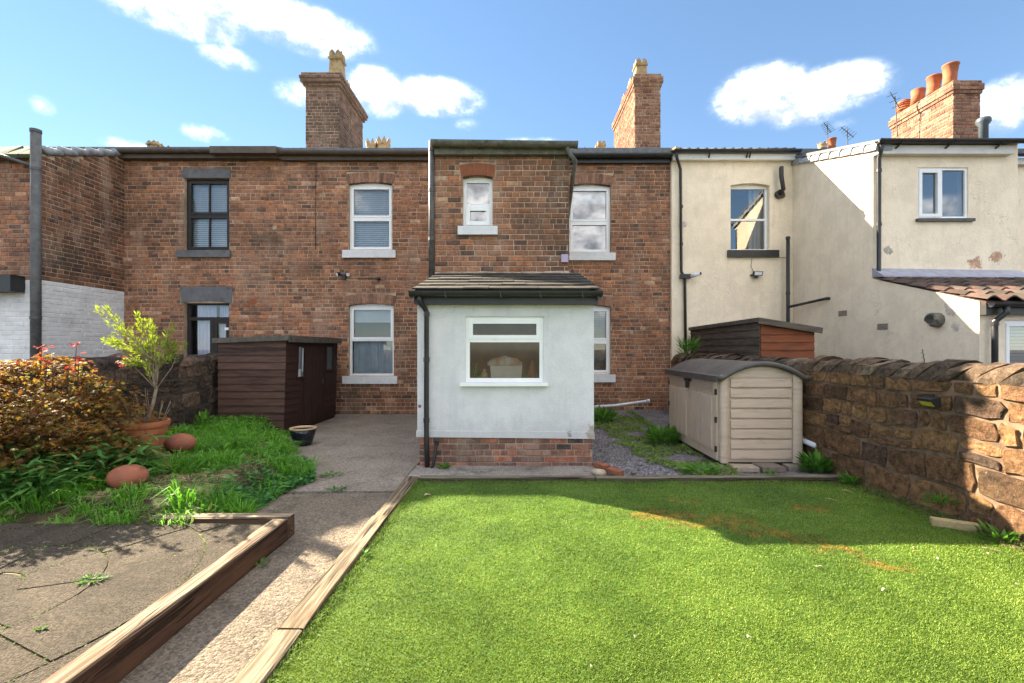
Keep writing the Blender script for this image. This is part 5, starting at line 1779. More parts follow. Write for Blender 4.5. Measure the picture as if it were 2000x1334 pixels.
# brown shed against the house
SX0, SX1, SY0, SY1 = wx(425, 8.17), wx(553, 8.17), 8.17, 10.6
sh = thing('garden_shed', 'dark brown timber shed with double doors beside the brick house', 'shed', (SX0, SY0, 0))
ZS = 1.74
mb = MB(); mb.box(SX0 + .03, SX1 - .03, SY0 + .03, SY1, 0, ZS); mb.build('shed_body', 'shed_door', sh)
F_ = Fr((SX0, SY0 + .03, 0), (1, 0, 0))
weatherboards(sh, F_, 0, SX1 - SX0, .05, ZS, 13, 'shed_brown')
F_ = Fr((SX1 - .03, SY0, 0), (0, 1, 0))
L = SY1 - SY0
for (a0, a1) in ((0.03, .62), (1.78, L)):
    weatherboards(sh, F_, a0, a1, .05, 1.05, 8, 'shed_door', .008)
for (a0, a1) in ((0.03, .46), (2.22, L)):
    weatherboards(sh, F_, a0, a1, 1.05, ZS, 5, 'shed_door', .008)
nb = 11
for i in range(nb):                                       # tongued door boards
    a0 = .80 + (1.66 - .80) * i / nb
    mb = MB(); mb.fbox(F_, a0 + .004, a0 + (1.66 - .80) / nb - .004, .08, ZS - .1, 0, .026); mb.build('door_board', 'shed_door', sh)
for (a0, a1, z0, z1) in ((.50, .78, 1.05, 1.62), (1.82, 2.18, 1.12, 1.62)):
    mb = MB(); mb.fbox(F_, a0, a1, z0, z1, 0, .014); mb.build('shed_window', 'room_dark', sh)['label'] = 'narrow grimy shed window'
    mb = MB()
    for b in ((a0 - .03, a0, z0 - .03, z1 + .03), (a1, a1 + .03, z0 - .03, z1 + .03), (a0, a1, z0 - .03, z0), (a0, a1, z1, z1 + .03)):
        mb.fbox(F_, *b, 0, .034)
    mb.build('window_frame', 'shed_door', sh)
    mb = MB(); mb.add([F_.pt(a0, z0, .02), F_.pt(a1, z0, .02), F_.pt(a1, z1, .02), F_.pt(a0, z1, .02)], [(0, 1, 2, 3)]); mb.build('pane', 'glass_dark', sh)
mb = MB(); mb.fbox(F_, .52, .62, 1.05, 1.2, .021, .024); mb.fbox(F_, .66, .72, 1.15, 1.6, .021, .024); mb.build('paper_in_window', 'curtain', sh)
mb = MB(); mb.fbox(F_, 1.60, 1.64, .85, .95, .026, .05); mb.build('door_latch', 'aluminium', sh)
mb = MB(); mb.hexa([(SX0 - .06, SY0 - .06, ZS - .05), (SX1 + .07, SY0 - .06, ZS + .0), (SX1 + .07, SY1, ZS + .0), (SX0 - .06, SY1, ZS - .05), (SX0 - .06, SY0 - .06, ZS + .04), (SX1 + .07, SY0 - .06, ZS + .09), (SX1 + .07, SY1, ZS + .09), (SX0 - .06, SY1, ZS + .04)])
mb.build('roof', 'roof_felt', sh)
mb = MB(); mb.box(SX1 + .071, SX1 + .085, SY0 - .05, SY1, ZS - .03, ZS + .08); mb.build('roof_trim', 'roof_felt', sh)
# the whole shed leans a little, wider at the top
for o in sh.children:
    if o.type == 'MESH':
        for v in o.data.vertices:
            v.co.x += (v.co.z * .028) * ((v.co.x - SX0) / (SX1 - SX0))

# red and weathered shed behind the right wall
RY0, RY1 = 7.78, 10.8
RX_0, RX_1 = 4.22, 5.13
rs = thing('garden_shed', 'reddish orange timber shed with grey weathered side behind the right wall', 'shed', (RX_0, RY0, 0))
ztop_f = lambda a: 2.06 - .17 * a / (RX_1 - RX_0)
F_ = Fr((RX_0, RY0, 0), (1, 0, 0))
mb = MB(); mb.prism(F_, [(0, 0), (RX_1 - RX_0, 0), (RX_1 - RX_0, 1.86), (0, 2.03)], -(RY1 - RY0) + .02, -.01); mb.build('shed_body', 'shed_weathered', rs)
weatherboards(rs, F_, 0, RX_1 - RX_0, .1, 2.1, 15, 'shed_red', .01, ztop=ztop_f)
F2 = Fr((RX_0, RY1, 0), (0, -1, 0))
weatherboards(rs, F2, 0, RY1 - RY0, .1, 2.05, 15, 'shed_weathered', .01)
mb = MB(); mb.hexa([(RX_0 - .07, RY0 - .08, 2.05), (RX_1 + .08, RY0 - .08, 1.87), (RX_1 + .08, RY1, 1.87), (RX_0 - .07, RY1, 2.02), (RX_0 - .07, RY0 - .08, 2.12), (RX_1 + .08, RY0 - .08, 1.95), (RX_1 + .08, RY1, 1.95), (RX_0 - .07, RY1, 2.09)])
mb.build('roof', 'roof_felt', rs)
mb = MB(); mb.bar((RX_0 - .08, RY0 - .088, 2.07), (RX_1 + .09, RY0 - .088, 1.895), .014, .10, (0, 0, 1)); mb.build('roof_trim', 'shed_weathered', rs)

# tan resin bike store
TX0, TX1, TY0, TY1 = 2.80, 3.90, 6.16, 8.15
ts = thing('storage_shed', 'tan plastic storage shed with dark arched roof on the right', 'shed', (TX0, TY0, 0))
ZB, ZEV = .05, 1.17
ZPK = 1.36
def arcz(t, lift=0.0):
    return ZEV + lift + (ZPK - ZEV) * (1 - (2 * t - 1) ** 2)
F_ = Fr((TX0, TY0, 0), (1, 0, 0))
W = TX1 - TX0
n = 16
poly = [(0, ZB), (W, ZB)] + [(W * (1 - i / n), arcz(1 - i / n)) for i in range(n + 1)]
mb = MB(); mb.prism(F_, poly, -(TY1 - TY0), 0); mb.build('shed_body', 'resin_tan', ts)
mb = MB(); mb.box(TX0 - .01, TX1 + .01, TY0 - .01, TY1, .0, .06); mb.build('floor_tray', 'resin_dark', ts)
# end wall: corner posts and eight moulded planks
for (a0, a1) in ((-.004, .10), (W - .13, W + .004)):
    mb = MB()
    m = 8
    pts = [(a0 + (a1 - a0) * i / m, .012 + .028 * math.sin(math.pi * i / m) ** .5) for i in range(m + 1)]
    vs = []
    for z in (ZB, ZEV + (.07 if a0 < 0 else .09)):
        for a, p in pts:
            vs.append(F_.pt(a, z, p))
    mb.add(vs, [(i, i + 1, m + 2 + i, m + 1 + i) for i in range(m)])
    mb.build('corner_post', 'resin_tan', ts, smooth=True)
pn = 8
for i in range(pn):
    z0 = ZB + .05 + i * .138
    z1 = z0 + .128
    mb = MB(); mb.hexa([F_.pt(.125, z0, 0), F_.pt(W - .15, z0, 0), F_.pt(W - .15, z1, 0), F_.pt(.125, z1, 0), F_.pt(.130, z0 + .010, .030), F_.pt(W - .155, z0 + .010, .030), F_.pt(W - .155, z1 - .018, .026), F_.pt(.130, z1 - .018, .026)])
    mb.build('plank', 'resin_tan', ts)
m = 10
poly = [(.125, ZB + .05 + pn * .138)] + [(W - .15, ZB + .05 + pn * .138)] + [(W - .15 - (W - .275) * i / m, arcz((W - .15 - (W - .275) * i / m) / W) - .01) for i in range(m + 1)]
mb = MB(); mb.prism(F_, poly, 0, .014); mb.build('gable_panel', 'resin_tan', ts)
# doors on the long side facing left
F2 = Fr((TX0, TY1, 0), (0, -1, 0))
LD = TY1 - TY0
for (a0, a1) in ((.05, LD / 2 - .004), (LD / 2 + .004, LD - .06)):
    mb = MB(); mb.fbox(F2, a0, a1, ZB + .02, ZEV - .02, 0, .03); dr = mb.build('door', 'resin_tan_door', ts)
    k = 4
    for i in range(k):
        b0 = a0 + .10 + (a1 - a0 - .2) * i / k
        b1 = a0 + .10 + (a1 - a0 - .2) * (i + 1) / k - .012
        mb = MB(); mb.hexa([F2.pt(b0, ZB + .14, .03), F2.pt(b1, ZB + .14, .03), F2.pt(b1, ZEV - .22, .03), F2.pt(b0, ZEV - .22, .03), F2.pt(b0 + .014, ZB + .155, .052), F2.pt(b1 - .004, ZB + .155, .052), F2.pt(b1 - .004, ZEV - .235, .052), F2.pt(b0 + .014, ZEV - .235, .052)]); mb.build('door_panel', 'resin_tan_door', dr)
    for i in range(6):
        z = ZEV - .17 + i * .022
        mb = MB(); mb.fbox(F2, a0 + .10, a1 - .10, z, z + .010, .031, .056); mb.build('vent_slat', 'resin_tan_door', dr)
for a_ in (.06, LD - .07):
    for z_ in (.22, .62, 1.0):
        mb = MB(); mb.fbox(F2, a_ - .012, a_ + .012, z_ - .04, z_ + .04, .02, .046); mb.build('hinge', 'resin_dark', ts)
mb = MB(); mb.box(TX0 - .09, TX0 - .035, (TY0 + TY1) / 2 - .10, (TY0 + TY1) / 2 + .10, ZEV - .085, ZEV - .045); mb.build('hasp', 'resin_dark', ts)
mb = MB(); mb.tube([(TX0 - .075, (TY0 + TY1) / 2, ZEV - .08), (TX0 - .075, (TY0 + TY1) / 2, ZEV - .19)], .028, 10); mb.build('padlock', 'resin_dark', ts)
# roof: arched shell in four boards with a thick front lip
nseg = 20
ov = .05
for b in range(4):
    y0_, y1_ = TY0 - .06 + (LD + .10) * b / 4, TY0 - .06 + (LD + .10) * (b + 1) / 4 - .006
    vs = []
    for yy in (y0_, y1_):
        for i in range(nseg + 1):
            t = i / nseg
            x = TX0 - ov + (W + 2 * ov) * t
            z = arcz(min(1, max(0, (x - TX0) / W)), .012) - (.0 if 0 < (x - TX0) / W < 1 else .012)
            vs.append((x, yy, z)); vs.append((x, yy, z + .045))
    m = 2 * (nseg + 1)
    fs = []
    for i in range(nseg):
        j_ = 2 * i
        fs += [(j_, j_ + 2, j_ + 3, j_ + 1), (m + j_, m + j_ + 1, m + j_ + 3, m + j_ + 2), (j_ + 1, j_ + 3, m + j_ + 3, m + j_ + 1), (j_, m + j_, m + j_ + 2, j_ + 2)]
    fs += [(0, 1, m + 1, m), (m - 2, 2 * m - 2, 2 * m - 1, m - 1)]
    mb = MB(); mb.add(vs, fs); mb.build('roof_panel', 'resin_roof', ts)
for (y0_, nm) in ((TY0 - .085, 'roof_lip'),):
    path = []
    for i in range(nseg + 1):
        t = i / nseg
        x = TX0 - ov - .01 + (W + 2 * ov + .02) * t
        path.append((x, y0_ + .02, arcz(min(1, max(0, (x - TX0) / W)), .03)))
    mb = MB(); mb.tube(path, .034, 8); mb.build(nm, 'resin_roof', ts, smooth=True)
mb = MB(); mb.box(TX0 - ov - .03, TX0 - ov + .01, TY0 - .06, TY1 + .03, ZEV - .03, ZEV + .055); mb.build('roof_edge', 'resin_roof', ts)

# ------------------------------------------------------------------ paving, path, lawn
def slab_obj(name, poly, z0, z1, mat, kind='structure', sub=6):
    """paving slab with wandering edges"""
    out = []
    n = len(poly)
    for i in range(n):
        x0, y0 = poly[i]; x1, y1 = poly[(i + 1) % n]
        for k in range(sub):
            t = k / sub
            x, y = x0 + (x1 - x0) * t, y0 + (y1 - y0) * t
            out.append((x + .02 * nz(x, y, 1, 3), y + .02 * nz(x, y, 2, 3)))
    mb = MB(); mb.slab(out, z0, z1)
    return mb.build(name, mat, kind=kind)


slab_obj('path', [(-2.9, .3), (-1.30, .3), (-1.30, 5.04), (-2.75, 4.98), (-3.2, 4.4)], -.08, .0, 'concrete')
slab_obj('path', [(-2.43, 5.08), (-1.33, 5.09), (-1.33, 6.30), (-2.05, 6.36)], -.08, .004, 'concrete_back')
slab_obj('path', [(-4.6, 5.0), (-2.46, 5.08), (-2.07, 6.38), (-1.33, 6.33), (-1.33, 11.1), (-5.4, 11.1), (-5.4, 6.0)], -.08, -.006, 'concrete_back')
slab_obj('path', [(-1.31, 5.58), (1.13, 5.62), (1.13, 6.16), (-1.31, 6.16)], -.08, .016, 'concrete_pale')

# lawn
YL = 5.43
LX0 = -1.168
def wall_x(y):
    return 3.80 + (10.98 - y) / 10.38 * .5
mb = MB()
nx_, ny_ = 60, 50
vs = []
for j_ in range(ny_ + 1):
    y = .2 + (YL - .2) * j_ / ny_
    for i in range(nx_ + 1):
        x = LX0 + (wall_x(y) + .02 - LX0) * i / nx_
        vs.append((x, y, .012 + .012 * nz(x, y, 0, 1.4)))
mb.add(vs, [(j_ * (nx_ + 1) + i, j_ * (nx_ + 1) + i + 1, (j_ + 1) * (nx_ + 1) + i + 1, (j_ + 1) * (nx_ + 1) + i) for j_ in range(ny_) for i in range(nx_)])
mb.build('lawn', 'lawn_base', kind='structure')
mb = MB(); mb.add([(-5.5, -14, -.004), (4.3, -14, -.004), (4.3, .195, -.004), (-5.5, .195, -.004)], [(0, 1, 2, 3)]); mb.build('lawn', 'lawn_base', kind='structure')
NB = 480000
yy = (1 / np.sqrt(RNG.uniform(1 / YL ** 2, 1 / 1.75 ** 2, NB)))
xx = LX0 + RNG.uniform(0, 1, NB) * (wall_x(yy) - .03 - LX0)
vis = np.abs(xx) < yy * 1.2 + 1.5
xx, yy = xx[vis], yy[vis]
zz = .010 + .012 * np.array([nz(a, b, 0, 1.4) for a, b in zip(xx[::1], yy[::1])])
base = np.stack([xx, yy, zz], 1)
sc_ = np.clip(yy / 2.6, .8, 2.2)
v, f = blades(base, RNG.uniform(.008, .017, len(base)) * (1 + .15 * (sc_ - 1)), .0034 * sc_ * RNG.uniform(.7, 1.3, len(base)), RNG.uniform(.2, 1.0, len(base)), (.5, -.35, 0))
tag(np_mesh('turf', v, f, 'lawn_blade', kind='stuff'), 'bright green artificial turf blades covering the lawn')

# timber edging of the lawn
def timber(name, label, p, q, w, h, mat, z=0.0, grp=None, seed=0):
    """weathered beam with uneven edges"""
    p = Vector(p); q = Vector(q)
    d = (q - p).normalized(); s_ = d.cross(Vector((0, 0, 1)))
    n = max(6, int((q - p).length / .12))
    vs = []
    for i in range(n + 1):
        c = p + (q - p) * i / n
        e = lambda k: .003 * nz(c.x * 3 + k * 7, c.y * 1.5, seed, 1.5) + .002 * nz(c.x * 11 + k, c.y * 11, seed)
        cham = .008
        ring = [(-w / 2, 0), (w / 2, 0), (w / 2, h - cham), (w / 2 - cham, h), (-w / 2 + cham, h), (-w / 2, h - cham)]
        for k, (a, b) in enumerate(ring):
            vs.append(c + s_ * (a + e(k)) + Vector((0, 0, z + b + (e(k + 9) if b > 0 else 0))))
    m = 6
    fs = []
    for i in range(n):
        for k in range(m):
            fs.append((i * m + k, i * m + (k + 1) % m, (i + 1) * m + (k + 1) % m, (i + 1) * m + k))
    fs += [tuple(range(m)), tuple(reversed(range(n * m, n * m + m)))]
    mb = MB(); mb.add(vs, fs)
    o = mb.build(name, mat)
    tag(o, label, 'timber', grp)
    return o


G_T = 'timber edging of the lawn'
xe = -1.24
timber('edging_timber', 'weathered timber edging between path and lawn, nearest the camera', (xe, .4, 0), (xe + .005, 2.50, 0), .145, .055, 'lawn_timber', 0, G_T, 1)
timber('edging_timber', 'weathered cracked timber edging between path and lawn, middle length', (xe + .006, 2.512, 0), (xe + .012, 4.20, 0), .145, .058, 'lawn_timber', 0, G_T, 2)
timber('edging_timber', 'weathered timber edging between path and lawn, farthest length in shade', (xe + .014, 4.212, 0), (xe + .02, 5.50, 0), .14, .052, 'lawn_timber', 0, G_T, 3)
timber('edging_timber', 'mossy timber edging along the back of the lawn, left length', (xe + .10, 5.49, 0), (.98, 5.50, 0), .10, .052, 'lawn_timber_cross', 0, G_T, 4)
timber('edging_timber', 'mossy timber edging along the back of the lawn, right length', (.99, 5.50, 0), (3.98, 5.57, 0), .10, .045, 'lawn_timber_cross', 0, G_T, 5)
timber('railway_sleeper', 'thick brown sleeper edging the patio along the path', (-1.955, .5, 0), (-1.95, 3.79, 0), .125, .18, 'sleeper', 0, 'sleepers round the patio', 6)
timber('railway_sleeper', 'pale grey sleeper across the far end of the patio', (-3.05, 3.86, 0), (-1.885, 3.855, 0), .12, .182, 'sleeper_cross', 0, 'sleepers round the patio', 7)

# patio: circular paving laid in rings, cut to the sleepers
def clip(poly, n, d):
    out = []
    for i in range(len(poly)):
        a, b = poly[i], poly[(i + 1) % len(poly)]
        fa, fb = n[0] * a[0] + n[1] * a[1] - d, n[0] * b[0] + n[1] * b[1] - d
        if fa <= 0:
            out.append(a)
        if fa * fb < 0:
            t = fa / (fa - fb)
            out.append((a[0] + (b[0] - a[0]) * t, a[1] + (b[1] - a[1]) * t))
    return out


pat = bpy.data.objects.new('patio', None); COL.objects.link(pat); pat.location = (-3.3, 2.6, 0); pat['kind'] = 'structure'
mb = MB(); mb.box(-5.3, -2.03, .5, 3.79, -.05, .137); mb.build('patio_bed', 'straw_soil', pat)
PC = (-3.32, 2.62)
rings = [(0, .34, 5, .2), (.34, .74, 9, .5), (.74, 1.28, 13, .15), (1.28, 1.95, 17, .4), (1.95, 2.8, 20, .1)]
for (r0, r1, n, ph) in rings:
    for k in range(n):
        a0 = (k + ph + .12 * nz(k, r0, 3, 1.7)) * math.tau / n
        a1 = (k + 1 + ph + .12 * nz(k + 1 if k < n - 1 else 0, r0, 3, 1.7)) * math.tau / n
        g = .006
        m = 5
        pts = [(PC[0] + math.cos(a0 + g / max(r0, .2) + (a1 - a0 - 2 * g / max(r0, .2)) * i / m) * (r0 + g), PC[1] + math.sin(a0 + g / max(r0, .2) + (a1 - a0 - 2 * g / max(r0, .2)) * i / m) * (r0 + g)) for i in range(m + 1)]
        pto = [(PC[0] + math.cos(a0 + g / r1 + (a1 - a0 - 2 * g / r1) * i / m) * (r1 - g), PC[1] + math.sin(a0 + g / r1 + (a1 - a0 - 2 * g / r1) * i / m) * (r1 - g)) for i in range(m + 1)]
        poly = pto + pts[::-1]
        poly = clip(poly, (1, 0), -2.03); poly = clip(poly, (-1, 0), 5.3); poly = clip(poly, (0, 1), 3.78); poly = clip(poly, (0, -1), -.5)
        if len(poly) < 3:
            continue
        poly = [(x + .008 * nz(x, y, 5, 6), y + .008 * nz(x, y, 6, 6)) for x, y in poly]
        z = .143 + random.uniform(-.005, .005)
        mb = MB(); mb.slab(poly, .09, z); mb.build('paving_stone', 'patio_stone', pat)

# moss and grit caught in the paving joints
b_, d_, n_, L_ = [], [], [], []
rj = random.Random(41)
while len(b_) < 1500:
    (r0, r1, n, ph) = rings[rj.randrange(1, 5)]
    if rj.random() < .6:
        a = rj.uniform(0, math.tau); q = r0
    else:
        k = rj.randrange(n); a = (k + ph + .12 * nz(k, r0, 3, 1.7)) * math.tau / n; q = rj.uniform(r0, r1)
    x, y = PC[0] + math.cos(a) * q + rj.gauss(0, .006), PC[1] + math.sin(a) * q + rj.gauss(0, .006)
    if not (-5.2 < x < -2.05 and 1.6 < y < 3.77) or nz(x, y, 51, 1.7) < .0:
        continue
    t = rj.uniform(0, math.tau)
    b_.append((x, y, .139)); d_.append((math.cos(t), math.sin(t), rj.uniform(.1, .8))); n_.append((0, 0, 1)); L_.append(rj.uniform(.006, .018))
v, f = leaves(np.array(b_), np.array(d_), np.array(n_), np.array(L_), np.array(L_) * .6, .05)
tag(np_mesh('joint_moss', v, f, 'moss', kind='stuff'), 'moss growing in the joints of the paving')

# ------------------------------------------------------------------ planted bed on the left
def bed_edge(y):
    pts = [(3.9, -2.45), (4.4, -2.62), (5.0, -2.62), (5.5, -2.5), (6.05, -2.78), (6.8, -3.3), (7.5, -3.75), (8.17, -4.15), (8.7, -4.25)]
    for (ya_, xa_), (yb_, xb_) in zip(pts, pts[1:]):
        if ya_ <= y <= yb_:
            return xa_ + (xb_ - xa_) * (y - ya_) / (yb_ - ya_)
    return pts[0][1] if y < 3.9 else pts[-1][1]


def bed_z(x, y):
    e = bed_edge(y) + .06 * nz(x, y, 2, 3)
    t = max(0.0, min(1.0, (e - x) / .55))
    t = t * t * (3 - 2 * t)
    t2 = max(0.0, min(1.0, (y - 3.86) / .25))
    return -.02 + t * (.16 + .10 * t2) + .03 * nz(x, y, 4, 2.5) * t + .16 * math.exp(-((x + 4.3) ** 2 + (y - 5.25) ** 2) / .16)


vs = []
nx_, ny_ = 60, 70
for j_ in range(ny_ + 1):
    y = 3.795 + (8.6 - 3.795) * j_ / ny_
    for i in range(nx_ + 1):
        x = -5.5 + (bed_edge(y) + .12 + 5.5) * i / nx_
        vs.append((x, y, bed_z(x, y) if y > 3.93 else min(bed_z(x, y), .135)))
mb = MB(); mb.add(vs, [(j_ * (nx_ + 1) + i, j_ * (nx_ + 1) + i + 1, (j_ + 1) * (nx_ + 1) + i + 1, (j_ + 1) * (nx_ + 1) + i) for j_ in range(ny_) for i in range(nx_)])
mb.build('planting_bed', 'straw_soil', kind='structure', smooth=True)

def near_ball(x, y):
    return any((x - wx(px, D)) ** 2 + ((y - D + .16) * .8) ** 2 < .045 for px, D in ((250, 4.42), (352, 5.6)))


# grass in the bed, thin where the straw shows
rr = random.Random(5)
TB, TH, TW, TD = [], [], [], []
tufts = 0
while tufts < 1150:
    y = 3.80 + 4.5 * rr.random() ** 1.2
    e = bed_edge(y)
    x = -5.35 + (e + .02 + 5.35) * rr.random()
    if y < 3.97 and not (-5.2 < x < -2.75):
        continue
    dn = nz(x, y, 11, 1.5) + .35 * nz(x, y, 12, 4)
    if dn < -.30:
        continue
    if ((x + 3.45) ** 2 / .22 + (y - 4.55) ** 2 / .12 < 1 or (x + 3.0) ** 2 / .09 + (y - 5.0) ** 2 / .09 < 1 or (x + 3.5) ** 2 / .1 + (y - 5.7) ** 2 / .06 < 1) and rr.random() < .95:
        continue
    if near_ball(x, y):
        continue
    tufts += 1
    big_ = rr.random() ** 2 * (.6 if y < 3.97 else 1)
    z0 = (bed_z(x, y) if y > 3.93 else .125) - .01
    for _ in range(int(20 + 30 * big_)):
        a = rr.uniform(0, math.tau)
        q = rr.random() ** .5 * (.05 + .07 * big_)
        TB.append((x + math.cos(a) * q, y + math.sin(a) * q, z0)); TD.append((math.cos(a), math.sin(a), 0))
        TH.append((.06 + .15 * big_) * rr.uniform(.5, 1.25)); TW.append(rr.uniform(.005, .012) * (.8 + .5 * big_))
n = len(TB)
B0, D0, H0, W0 = np.array(TB), unit(np.array(TD) + RNG.normal(0, .5, (n, 3)) * np.array([1, 1, 0])), np.array(TH)[:, None], np.array(TW)[:, None]
ln = RNG.uniform(.25, 1.25, n)[:, None]
sd_ = unit(np.cross(D0, np.array([[0, 0, 1.0]])) + RNG.normal(0, .3, (n, 3)))
up_ = np.array([[0, 0, 1.0]])
V6 = np.empty((n, 6, 3))
md, tp_ = B0 + up_ * H0 * .72 + D0 * H0 * ln * .4, B0 + up_ * H0 * (1 - .42 * ln) + D0 * H0 * ln * 1.05
V6[:, 0], V6[:, 1], V6[:, 2], V6[:, 3], V6[:, 4], V6[:, 5] = B0 - sd_ * W0 * .35, B0 + sd_ * W0 * .35, md + sd_ * W0 * .5, md - sd_ * W0 * .5, tp_ + sd_ * W0 * .05, tp_ - sd_ * W0 * .05
bi = (np.arange(n) * 6)[:, None]
tag(np_mesh('grass', V6.reshape(-1, 3), np.concatenate([bi + np.array([[0, 1, 2, 3]]), bi + np.array([[3, 2, 4, 5]])], 0), 'grass', kind='stuff'), 'long uneven green grass growing in the raised bed')
# dry straw
pts = []
for _ in range(2600):
    cx, cy, sx, sy = rr.choice([(-3.5, 4.55, .35, .25), (-3.05, 5.0, .25, .25), (-3.9, 5.1, .3, .3), (-3.3, 6.2, .3, .3), (-3.9, 4.2, .3, .15)])
    x, y = rr.gauss(cx, sx), rr.gauss(cy, sy)
    if y > 3.95 and x < bed_edge(y):
        pts.append((x, y, bed_z(x, y) + .006))
b_ = np.array(pts)
a_ = RNG.uniform(0, math.tau, len(b_))
v, f = leaves(b_, np.stack([np.cos(a_), np.sin(a_), RNG.uniform(-.05, .25, len(b_))], 1), np.tile([[0, 0, 1.0]], (len(b_), 1)), RNG.uniform(.04, .11, len(b_)), .005)
tag(np_mesh('dry_straw', v, f, 'straw', kind='stuff'), 'dry straw and dead grass lying in the bed')


# ------------------------------------------------------------------ Japanese maple
def palmate(base, d, nrm, size, lobes=5):
    n = len(base)
    d = unit(d)
    side = unit(np.cross(d, nrm))
    up = np.cross(side, d)
    vs, fs = [], []
    off = 0
    for k in range(lobes):
        ang = (k - (lobes - 1) / 2) * (2.3 / (lobes - 1))
        L = size * (1.0 - .28 * abs(k - (lobes - 1) / 2) / ((lobes - 1) / 2))
        dd = d * math.cos(ang) + side * math.sin(ang) - up * .12
        ss = np.cross(dd, up)
        L = L[:, None]
        v = np.empty((n, 4, 3))
        v[:, 0] = base
        v[:, 1] = base + dd * L * .5 + ss * L * .15
        v[:, 2] = base + dd * L - up * L * .15
        v[:, 3] = base + dd * L * .5 - ss * L * .15
        vs.append(v)
    V = np.concatenate(vs, axis=1)
    b = (np.arange(n) * 4 * lobes)[:, None]
    # share the base vertex so that every leaf is one island
    F = np.concatenate([b + np.array([[0, 4 * k + 1, 4 * k + 2, 4 * k + 3]]) for k in range(lobes)], axis=0)
    return V.reshape(-1, 3), F


MC = Vector((-4.90, 4.68, 0))
mt = thing('maple_shrub', 'bushy maple with bronze, orange and red leaves at left', 'shrub', (MC.x, MC.y, .2))
rr = random.Random(21)
bases, dirs, nrms, sizes = [], [], [], []
sb, sdr, sn, ss_ = [], [], [], []
mbt = MB()
tips = []
for k in range(40):
    a = rr.uniform(0, math.tau)
    u_ = rr.random()
    rad = math.sqrt(u_) * .80
    zc = .78 + .66 * (1 - (rad / .82) ** 2.4) + rr.uniform(-.1, .08) + (.0 if rr.random() < .75 else -.28)
    tips.append(Vector((MC.x + math.cos(a) * rad * .98, MC.y + math.sin(a) * rad * .85, zc)))
for k in range(24):                                       # lower skirts
    a = rr.uniform(0, math.tau)
    rad = rr.uniform(.58, .82)
    tips.append(Vector((MC.x + math.cos(a) * rad * .96, MC.y + math.sin(a) * rad * .85, rr.uniform(.42, 1.0))))
for i, tp in enumerate(tips):
    root = Vector((MC.x + rr.uniform(-.12, .12), MC.y + rr.uniform(-.12, .12), .18))
    mid = root.lerp(tp, .55) + Vector((rr.uniform(-.1, .1), rr.uniform(-.1, .1), .10))
    if i % 2 == 0:
        mbt.tube([root, mid, tp], .016, 5, .004)
    nl = 190
    rad = rr.uniform(.20, .34)
    for _ in range(nl):
        q = Vector((rr.gauss(0, 1), rr.gauss(0, 1), rr.gauss(0, .13)))
        q = q * rad * .62
        q.z -= .35 * (q.x * q.x + q.y * q.y) / rad
        b0 = tp + q
        if b0.z < .22:
            continue
        out = Vector((b0.x - MC.x, b0.y - MC.y, 0))
        d0 = Vector((rr.gauss(0, 1), rr.gauss(0, 1), -.25 + rr.gauss(0, .25))) + out * .8
        n0 = Vector((rr.gauss(0, .45), rr.gauss(0, .45), 1))
        top_ = b0.z > .92 - .12 * rr.random() + .15 * (out.length > .9)
        (bases if top_ else sb).append(b0); (dirs if top_ else sdr).append(d0); (nrms if top_ else sn).append(n0); (sizes if top_ else ss_).append(rr.uniform(.022, .056))
A_ = lambda L_: np.array([tuple(q) for q in L_])
v, f = palmate(A_(bases), A_(dirs), A_(nrms), np.array(sizes))
np_mesh('bronze_foliage', v, f, 'maple_leaf', mt)
v, f = palmate(A_(sb), A_(sdr), A_(sn), np.array(ss_))
np_mesh('lower_foliage', v, f, 'maple_leaf', mt)
# red young shoots standing above the dome
rb, rd, rn_, rs_ = [], [], [], []
for (px, py, D) in ((82, 672, 4.6), (150, 668, 4.7), (155, 695, 4.6), (92, 702, 4.5), (238, 694, 4.7), (135, 712, 4.6), (35, 705, 4.6)):
    tp = Vector((wx(px, D), D, wz(py, D)))
    mbt.tube([tp - Vector((.02, 0, .3)), tp], .006, 5, .002)
    rb, rd, rn_, rs_ = [], [], [], []
    for _ in range(11):
        b0 = tp + Vector((rr.gauss(0, .03), rr.gauss(0, .03), -abs(rr.gauss(0, .05))))
        rb.append(b0); rd.append(Vector((rr.gauss(0, 1), rr.gauss(0, 1), -.2))); rn_.append(Vector((rr.gauss(0, .4), rr.gauss(0, .4), 1))); rs_.append(rr.uniform(.03, .05))
    v, f = palmate(A_(rb), A_(rd), A_(rn_), np.array(rs_))
    np_mesh('red_shoot', v, f, 'maple_red_leaf', mt)
mbt.build('branches', 'bark_dark', mt, smooth=True)

# bamboo-like leaves under the maple
bt = thing('dwarf_bamboo', 'dark green dwarf bamboo leaves spreading below the maple', 'plant', (-4.2, 4.7, .2))
b_, d_, n_, L_ = [], [], [], []
mbt = MB()
for k in range(105):
    x, y = rr.uniform(-5.0, -3.7), rr.uniform(4.0, 4.75)
    if k > 80:
        x, y = rr.uniform(-4.35, -3.85), rr.uniform(4.75, 5.0)
    if near_ball(x, y) or (x > -4.05 and y < 4.6):
        x -= .45
    h = rr.uniform(.16, .52)
    r0 = Vector((x, y, bed_z(x, y) - .02))
    tp = r0 + Vector((rr.uniform(-.12, .16), rr.uniform(-.16, .02), h))
    mbt.tube([r0, tp], .004, 4, .002)
    for _ in range(14):
        t = rr.uniform(.25, 1)
        p = r0.lerp(tp, t)
        a = rr.uniform(0, math.tau)
        b_.append(p); d_.append(Vector((math.cos(a), math.sin(a) - .25, rr.uniform(-.45, .25)))); n_.append(Vector((rr.gauss(0, .3), rr.gauss(0, .3), 1))); L_.append(rr.uniform(.12, .21))
v, f = leaves(A_(b_), A_(d_), A_(n_), np.array(L_), np.array(L_) * .20, .12)
